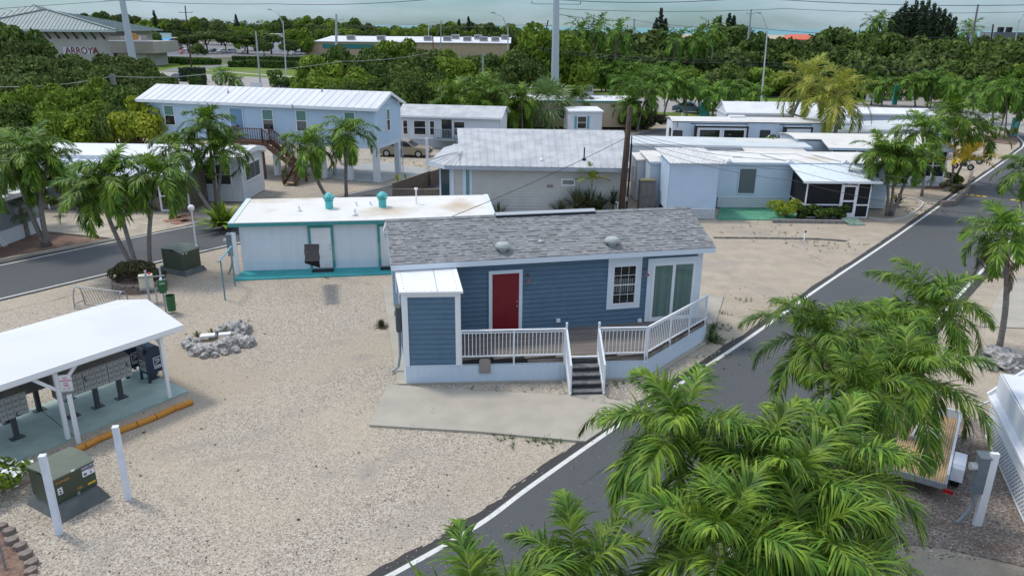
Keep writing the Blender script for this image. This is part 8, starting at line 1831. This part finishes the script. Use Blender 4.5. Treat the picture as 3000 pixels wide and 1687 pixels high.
def street_lamp(px, base_y, top_y, label, Y=None, arm=2.4, s=-1, top_px=None, H=None):
    t, b, v = pole(px, base_y, top_y, label, .14, .08, mat('grey_lamp_post', (.50, .54, .57), .5), Y, name='street_lamp', cat='street lamp', top_px=top_px, group='tall highway lamps')
    g = MB(); x, z = v.x, v.z; g.tube([(x, 0, z-.3), (x+s*.8, 0, z+1.4), (x+s*arm, 0, z+2.0)], [.06, .05, .04], 7); g.tube([(x, 0, z-.9), (x+s*.8, 0, z+1.2)], .035, 6); g.build('arm', MATS['grey_lamp_post'], t)
    g = MB(); g.slab([(x+s*arm-.35, -.16, z+2.1), (x+s*arm+.35, -.12, z+2.08), (x+s*arm+.35, .12, z+2.08), (x+s*arm-.35, .16, z+2.1)], .14); g.build('lamp_head', mat('lamp_housing', (.30, .31, .32), .4), t)
# the leaning tarred pole in the middle
def middle_pole():
    b = G(1818, 640); t = thing('wooden_pole', 'dark leaning wooden utility pole beside the grey metal roof', 'utility pole', b)
    c = AtY(1846, 312, b[1]); v = Vector((c[0]-b[0], 0, c[2])); g = MB(); g.tube([(0, 0, 0), v*.5, v], [.21, .19, .15], 14); g.build('pole', pole_wood, t, smooth=True)
    for k, (f0, f1, off) in enumerate(((.0, .75, .27), (.1, .68, .32))): g = MB(); g.tube([v*f0+Vector((off, -.05, 0)), v*((f0+f1)/2)+Vector((off, -.08, 0)), v*f1+Vector((off*.9, -.05, 0))], .035, 6); g.build('cable_riser', black, t)
    g = MB(); g.box(.18, .34, -.1, .1, 1.1, 1.35); g.build('bracket', steel, t); return b, v
MPB, MPV = middle_pole()
g = MB(); b = G(1808, 640); g.tube([(0, 0, 0), (0, 0, 1.0)], .03, 6); g.tube([(-.16, 0, 1.02), (0, 0, .98), (.12, 0, 1.05)], .03, 6); one(g, 'hose_bib', white_trim, 'small white standpipe with tap at the foot of the dark pole', 'pipe', b)
b = G(1378, 0)
pole(1625, 300, -30, 'huge pale steel transmission pole right of the centre', .62, .42, mat('pale_steel_pole', (.46, .50, .55), .5), Y=112, cross=((1.9, 3.4, 3),), top_px=1630)
pole(388, 160, -30, 'huge pale steel transmission pole in front of the grey-roofed store', .95, .65, MATS['pale_steel_pole'], Y=200, top_px=352, cross=((2.6, 4.6, 3),))
pole(985, 175, 42, 'pale steel pole with small cross arms before the tan store', .45, .3, MATS['pale_steel_pole'], Y=230, cross=((1.5, 2.2, 3),))
pole(560, 190, 18, 'thin dark wooden pole with a fork top left of the lot', .22, .14, pole_wood, Y=205, top_px=542, cross=((1.6, 1.7, 3),))
pole(764, 258, 92, 'plain grey pole rising beside the dark pickup', .17, .12, pole_grey, top_px=749)
pole(1572, 175, 60, 'dark pole with insulators left of the huge steel pole', .2, .14, pole_wood, Y=190, cross=((1.2, 1.4, 3),), top_px=1606)
pole(1858, 130, 56, 'plain pale pole in the crowns right of the coconut palms', .3, .22, pole_grey, Y=200)
pole(2190, 138, 28, 'weathered pole carrying a grey transformer left of the tall lamp', .26, .18, pole_grey, Y=175, top_px=2201, cross=((.9, .9, 2),), xf=4.2)
pole(2846, 130, 14, 'weathered grey pole right of the dark conifer grove', .26, .18, mat('weathered_pole', (.22, .21, .20), .9), Y=170, top_px=2866)
pole(1415, 258, 158, 'short grey pole standing in the green trees', .16, .12, steel, Y=100)
pole(1270, 165, 108, 'thin rust-coloured pole in front of the tan store wall', .18, .14, mat('rust_pole', (.22, .10, .07), .9), Y=200, top_px=1268)
pole(1290, 160, 62, 'thin grey pole right of the rust-coloured one', .18, .14, steel, Y=215, top_px=1292)
pole(1255, 100, 68, 'short pole with a grey can on the skyline', .2, .16, pole_grey, Y=330, xf=2.0)
pole(2084, 250, 145, 'thin grey pole beyond the highway near the grey round tree', .13, .09, pole_grey, top_px=2087)
pole(2910, 120, 72, 'short dark pole by the far jetty', .25, .2, pole_wood, Y=230)
pole(2808, 310, 245, 'slanting grey-green pole behind the palms at right', .14, .12, mat('grey_green_pole', (.30, .38, .38), .6), top_px=2818)
pole(262, 150, 88, 'lamp pole with twin arms in front of the store gable', .35, .28, pole_grey, Y=215, cross=((.2, 2.6, 2),), top_px=244)
pole(338, 250, 218, 'wooden stub pole in the bushy trees at left', .26, .24, mat('weathered_pole', (.22, .21, .20), .9), Y=74, top_px=328)
pole(1993, 385, 330, 'slim white post beside the brown thicket', .07, .06, white_trim, top_px=1999)
pole(1253, 500, 405, 'white square post at the corner of the sandy driveway', .11, .11, white_trim, top_px=1250)
street_lamp(840, 245, 62, 'tall grey highway lamp left of the tan store', s=-1, top_px=829)
street_lamp(1488, 262, 78, 'tall grey highway lamp right of the tan store', s=-1, Y=128)
street_lamp(2230, 300, 80, 'tall grey highway lamp over the park trailer', s=-1, top_px=2249, arm=1.6)
street_lamp(2950, 268, 60, 'tall grey highway lamp at the right edge', s=1, top_px=2985, arm=1.2)
wire_m = mat('dark_wire', (.05, .05, .055), .6)
def wire(pts, label, r=.03, m=None, group='overhead wires', sag=0.):
    P = [Vector(AtY(*p)) for p in pts]; o = P[0]; g = MB(); out = []
    for i in range(len(P)-1):
        for k in range(10): f = k/10; q = P[i].lerp(P[i+1], f); q.z -= sag*4*f*(1-f); out.append(q-o)
    out.append(P[-1]-o); g.tube(out, r, 4); one(g, 'overhead_wire', m or wire_m, label, 'wire', o, 0, group)
wire([(-60, 30, 170), (350, 2, 200)], 'thin wire rising across the left sky to the steel pole', .05)
wire([(352, 0, 200), (800, 12, 160), (1250, 0, 125)], 'highest wire sagging across the left half of the sky', .05, sag=.4)
wire([(330, 46, 200), (985, 74, 230), (1606, 70, 190)], 'wire running along the skyline crowns from pole to pole', .045, sag=.8)
wire([(1632, 42, 112), (1860, 58, 200)], 'thin wire from the steel pole to the plain pale pole', .04, sag=.5); wire([(1860, 60, 200), (2195, 82, 175), (2870, 112, 170), (3050, 116, 165)], 'pair-wire continuing through the crowns to the right edge', .045, sag=.6)
wire([(1634, 0, 112), (2200, -6, 115), (3060, 14, 118)], 'highest wire crossing the right half of the sky', .045, sag=.5); wire([(1634, 26, 112), (2300, 26, 115), (3060, 34, 118)], 'faint lower wire crossing the right half of the sky', .03, sag=.4)
wire([(1575, 140, 112), (2087, 175, 140), (3060, 208, 130)], 'upper of two wires before the dark trees at right', .04, sag=.4); wire([(1575, 148, 112), (2087, 184, 140), (3060, 216, 130)], 'lower of two wires before the dark trees at right', .04, sag=.4)
wire([(0, 255, 74), (330, 224, 74), (640, 212, 90), (1000, 180, 100), (1260, 155, 105)], 'pale wire passing in front of the bushy trees', .025, mat('pale_wire', (.35, .36, .36), .6), sag=.3)
wire([(-40, 20, 300), (560, 95, 300), (1300, 65, 300)], 'faint wire over the parking lot', .04, sag=1.0)
wire([(1842, 400, MPB[1]), (1310, 640, 33.5)], 'service wire from the dark pole down to the laundry roof', .016, sag=.15)
for k, (y0, y1, y2) in enumerate(((395, 470, 585), (405, 500, 610), (415, 530, 640), (388, 452, 560))): wire([(1850, y0, MPB[1]), (2330, y1, 40), (3040, y2, 33)], 'one of the dark wires running from the dark pole across the pale blue home', .010, sag=.35, group='service wires over the pale blue home')
# ------------------------------------------------------------------ far buildings
def far_block(name, label, a, b, ytop, Y, D, wall_m, roof_m, para=.0, cat='building', rise=0, base=0.):
    A = AtY(a, ytop, Y); B = AtY(b, ytop, Y); h = thing(name, label, cat, (A[0], Y, 0)); L = B[0]-A[0]; z = (A[2]+B[2])/2; g = MB(); g.box(0, L, 0, D, base, z-.05); g.build('wall', wall_m, h); g = MB()
    if rise: g.slab([(-.6, -.6, z), (L+.6, -.6, z), (L+.6, D, z+rise), (-.6, D, z+rise)], .25)
    else: g.box(-.2, L+.2, -.2, D+.2, z-.05, z+.2)
    g.build('roof', roof_m, h); return h, L, z
st, L, z = far_block('store_building', 'long tan store with white roof and rooftop units beyond the highway', 925, 1492, 124, 300, 30, tan_wall, mat('white_store_roof', (.66, .67, .70), .6, col2=(.58, .60, .63), scale=.1), rise=1.6)
g = MB(); g.box(2.5, 22, -.15, -.0, z-2.6, z-1.0); o_ = g.build('sign_board', mat('teal_sign', (.03, .22, .20), .5), st)
for i, (px, dz, m) in enumerate(((1018, 1.0, 0), (1108, 1.0, 0), (1248, 1.2, 0), (1306, 1.2, 0), (1366, 1.2, 0), (1415, 1.3, 1), (1450, 1.3, 1), (1325, 1.9, 1), (1395, 1.9, 1), (1478, 1.9, 1))):
    x = AtY(px, 120, 300)[0]-st.location.x; g = MB(); y = 6 if dz < 1.5 else 16; g.box(x-1.6, x+1.6, y, y+2.2, z+.2+y*.053, z+.2+y*.053+1.7); g.box(x-1.3, x+1.3, y-.08, y, z+.5+y*.053, z+1.5+y*.053, 1); g.build('rooftop_unit', [mat('unit_grey', (.42, .42, .41), .6), mat('unit_grille', (.2, .2, .2), .7)], st)
g = MB(); g.add([(-6, 0, 0), (-6, 0, z-2.5), (0, 0, z), (0, 0, 0), (-6, 12, 0), (-6, 12, z-2.5), (0, 12, z), (0, 12, 0)], [(0, 1, 2, 3)[::-1], (4, 5, 6, 7), (0, 4, 5, 1)[::-1], (1, 5, 6, 2)[::-1]]); g.build('sloped_annex', tan_wall, st)
for i in range(9): x = L*(.55+.05*i); g = MB(); g.box(x, x+.12, -.02, 0, .2, z-.3); g.build('wall_joint', mat('darker_tan', (.40, .30, .18), .9), st)
# grey-roofed shop with hipped tower roof at top left
def tower_shop():
    Y = 205; P = lambda px, py, y=Y: Vector(AtY(px, py, y)); e0, e1 = P(75, 88), P(348, 88); ap = P(142, 29, Y+13); h = thing('shop_building', 'cream shop with hipped grey-green metal roof at top left', 'building', (e0.x, Y, 0)); o = Vector((e0.x, Y, 0)); z = (e0.z+e1.z)/2; L = e1.x-e0.x
    cx = ap.x-e0.x; D = 26; g = MB(); A_, B_, C_, D_ = Vector((-9, -1.6, z)), Vector((L, -1.6, z)), Vector((L, D, z)), Vector((-9, D, z)); ape = Vector((cx, 12, ap.z))
    A_ = Vector((cx-17.5, -1.6, z))
    for p, q in ((A_, B_), (B_, C_), (C_, Vector((A_.x, D, z))), (Vector((A_.x, D, z)), A_)):
        g.slab([p, q, ape], .3); up = (q-p).cross(ape-p).normalized(); up = up if up.z > 0 else -up; k = int((q-p).length/1.0)
        for i in range(1, k): s = p.lerp(q, i/k); f = min(i/k, 1-i/k)*2; m = p.lerp(ape, f) if i/k < .5 else q.lerp(ape, f); 
        for i in range(1, k):
            t_ = i/k; s = p.lerp(q, t_); mid = (p.lerp(q, .5)); d_ = ape-mid
            # rib rises parallel to the slope until it meets a hip
            f = min(t_/.5, (1-t_)/.5); g.bar(s+up*.06, s+d_*f+up*.06, .12, .12, 0)
    for p in (A_, B_): g.bar(p+Vector((0, 0, .15)), ape+Vector((0, 0, .15)), .7, .25)
    rf = g.build('roof', seam_grey, h); g = MB(); g.box(A_.x, L, -1.9, -1.6, z-.5, z+.05); g.build('gutter', mat('pale_green_gutter', (.45, .52, .50), .5), rf)
    w = MB(); w.box(A_.x+2, L-2.6, .4, D-2, 0, z-.2); w.build('wall', cream, h); g = MB()
    for i in range(9): x = 3.5+i*2.35; g = MB(); g.bar((x, .3, z-2.2), (x-.3, -1.3, z-.4), .3, .3); g.build('roof_bracket', mat('dark_green_bracket', (.03, .06, .06), .6), h) if x < L-3 else None
    q0, q1 = P(182, 142)-o, P(270, 160)-o; g = MB(); g.box(q0.x, q1.x, .3, .4, q1.z, q0.z+.3); s = g.build('sign_band', mat('white_sign_band', (.60, .68, .66), .6), h)
    x0 = P(187, 150)-o; text_mesh('ARROYA', 2.3, mat('dark_red_letters', (.25, .02, .04), .5), s, Matrix.Translation((x0.x+.2, .28, (q0.z+q1.z)/2+.1)) @ Matrix.Rotation(math.pi/2, 4, 'X'), align='LEFT', ext=.05, sx=.95)
    # panelled wing to the right
    a, b = P(300, 108)-o, P(452, 108)-o; zt = (P(330, 106)-o).z; zb = (P(380, 156)-o).z; g = MB(); g.box(L-2.4, b.x, -1.2, 14, zb, (P(400, 122)-o).z); g.box(L-2.4, (P(358, 110)-o).x, -1.0, 14, zb, zt)
    for i in range(26): x = L-2.2+i*(b.x-L+2.2)/26; g.box(x, x+.12, -1.28, -1.2, zb+.1, (P(400, 122)-o).z-.1)
    g.build('panelled_wing', mat('beige_panels', (.40, .36, .31), .85, col2=(.36, .32, .28), scale=.4), h); g = MB(); g.box(L-2.4, b.x+.15, -1.35, -1.15, (P(400, 122)-o).z, (P(400, 122)-o).z+.25); g.build('coping', white_trim, h)
    g = MB(); g.box(L-1.5, b.x-3, .2, 13, 0, zb); g.build('ground_floor_wall', cream, h)
    g = MB(); p, q = P(368, 104)-o, P(415, 122)-o; g.box(p.x, q.x, -.6, -.4, q.z+.3, p.z); bb = g.build('billboard', white_paint, h); g = MB(); g.lathe([(.1, 0), (1.6, .2), (1.9, .9), (1.0, 1.7), (.1, 1.8)], ((p.x+q.x)/2, -.6, q.z+.3), 8); 
    for v_ in range(len(g.v)): x, y, z_ = g.v[v_]; g.v[v_] = (x, -.62+(y+.6)*.02, z_)
    g.build('food_picture', mat('orange_red_print', (.50, .16, .06), .6, col2=(.55, .35, .1), scale=1), bb)
    # second hip roof cut by the left edge
    h2 = thing('shop_building', 'second hipped grey-green roof cut by the left edge of the photo', 'building', (P(-120, 90).x, Y+8, 0)); g = MB(); W2 = 17; z2 = z+.8; ap2 = Vector((W2*.5, 12, z2+5.6)); c = [Vector((-4, -1, z2)), Vector((W2+5, -1, z2)), Vector((W2+5, 26, z2)), Vector((-4, 26, z2))]
    for i in range(4):
        p, q = c[i], c[(i+1) % 4]; g.slab([p, q, ap2], .3); up = (q-p).cross(ap2-p).normalized(); k = 20
        for j in range(1, k): t_ = j/k; f = min(t_/.5, (1-t_)/.5); s_ = p.lerp(q, t_); g.bar(s_+up*.06, s_+(ap2-p.lerp(q, .5))*f+up*.06, .12, .12)
    g.build('roof', seam_grey, h2); g = MB(); g.box(-2, W2+3, 1, 24, 0, z2-.2); g.build('wall', cream, h2)
tower_shop()
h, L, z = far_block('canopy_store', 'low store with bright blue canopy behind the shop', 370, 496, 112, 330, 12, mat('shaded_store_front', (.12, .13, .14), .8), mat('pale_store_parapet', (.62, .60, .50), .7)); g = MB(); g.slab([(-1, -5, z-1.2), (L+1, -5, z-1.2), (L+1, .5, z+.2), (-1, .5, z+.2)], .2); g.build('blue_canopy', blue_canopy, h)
g = MB(); g.box(-.5, L, 1.5, 2.5, z, z+2.0); g.build('parapet', mat('mint_parapet', (.50, .62, .60), .6), h)
for x in (1, L*.5, L-1): g = MB(); g.box(x-.2, x+.2, -4.6, -4.2, 0, z-1.2); g.build('canopy_post', white_trim, h)
# banner fence and small signs
def board(px, py0, py1, w, Y, m, label, name, cat, h0=0.):
    a = AtY(px, py1, Y); b = AtY(px, py0, Y); g = MB(); g.box(-w/2, w/2, -.05, .05, h0 if a[2] < .3 else a[2]-.0, b[2]); t = thing(name, label, cat, (a[0], Y, 0)); g.build('panel', m, t)
    for s in (-1, 1): q = MB(); q.box(s*w/2-.05, s*w/2+.05, .05, .13, 0, b[2]); q.build('support', pole_grey, t)
    return t
board(508, 147, 162, 9, 290, mat('red_white_banner', (.62, .60, .60), .7, col2=(.50, .16, .16), scale=.5, lo=.52, hi=.62), 'white and red advertising banner in the lot', 'banner', 'banner')
board(751, 242, 258, 2.0, 139, white_paint, 'plain white board at the foot of the plain grey pole', 'sign_board', 'sign'); board(2549, 275, 296, 1.3, 118, white_paint, 'small white sign beside the highway palms', 'sign_board', 'sign')
def teal_sign(px, py, w, h, label, rz=0):
    b = G(px, py); t = thing('monument_sign', label, 'sign', b, rz); g = MB(); g.box(-w/2, w/2, -.12, .12, .0, h); g.build('panel', mat('turquoise_sign_paint', (.05, .38, .38), .5), t); g = MB(); g.box(w/2-.0, w/2+.12, -.18, .18, 0, h+.1); g.build('edge_post', teal, t)
teal_sign(2061, 346, 1.1, 2.0, 'tall turquoise sign panel between palms and the blue sedan', .2); teal_sign(2618, 308, .6, 3.0, 'narrow dark turquoise sign beside the side drive', .2); teal_sign(2966, 398, 1.0, 2.0, 'turquoise sign slab in the street bed', .5)
for i, (px, py0, py1, Y) in enumerate(((1200, 0, 0, 0),)): pass
t = thing('red_roofed_house', 'white house with bright red roof in the trees by the sea', 'house', (AtY(2340, 118, 235)[0], 235, 0)); zr = AtY(2340, 116, 235)[2]; zt = AtY(2340, 101, 240)[2]; g = MB(); W3 = 4.6
g.slab([(-W3, -4, zr), (W3, -4, zr), (W3*.55, 1, zt), (-W3*.55, 1, zt)], .2); g.slab([(W3, -4, zr), (W3, 6, zr), (W3*.55, 1, zt)], .2); g.slab([(W3, 6, zr), (-W3, 6, zr), (-W3*.55, 1, zt), (W3*.55, 1, zt)], .2); g.slab([(-W3, 6, zr), (-W3, -4, zr), (-W3*.55, 1, zt)], .2); g.build('roof', red_tile, t)
g = MB(); g.box(-W3+.6, W3-.6, -3.4, 5.4, 0, zr-.1); g.build('wall', white, t)
for x in (-1.8, 1.4): g = MB(); g.box(x-.5, x+.5, -3.45, -3.4, zr-2.0, zr-.8); g.build('window', glass_dark, t)
h, L, z = far_block('boathouse', 'long grey sea-side building with roof units at the right edge', 2832, 3050, 113, 330, 14, mat('grey_panel_wall', (.50, .53, .55), .7), mat('grey_flat_roof', (.45, .48, .50), .7)); g = MB(); g.box(11, L, 0, 10, z, z+2.4); g.build('upper_storey', mat('dark_grey_storey', (.16, .17, .18), .8), h)
for x in (15, 18.5): g = MB(); g.box(x, x+1.6, 3, 5, z+2.4, z+4.4); g.build('roof_unit', dark, h)
far_block('small_house', 'small white roof glimpsed among the trees beyond the highway', 2010, 2060, 144, 175, 8, cream, white_roof, cat='house'); far_block('small_house', 'tiny white roof behind the tan store, left part', 985, 1030, 98, 345, 8, cream, white_roof, cat='house'); far_block('small_house', 'white roof behind the canopy store', 780, 812, 101, 330, 8, white, white_roof, cat='house')
print('objects', len(bpy.data.objects), 'faces', sum(len(o.data.polygons) for o in bpy.data.objects if o.type == 'MESH'))
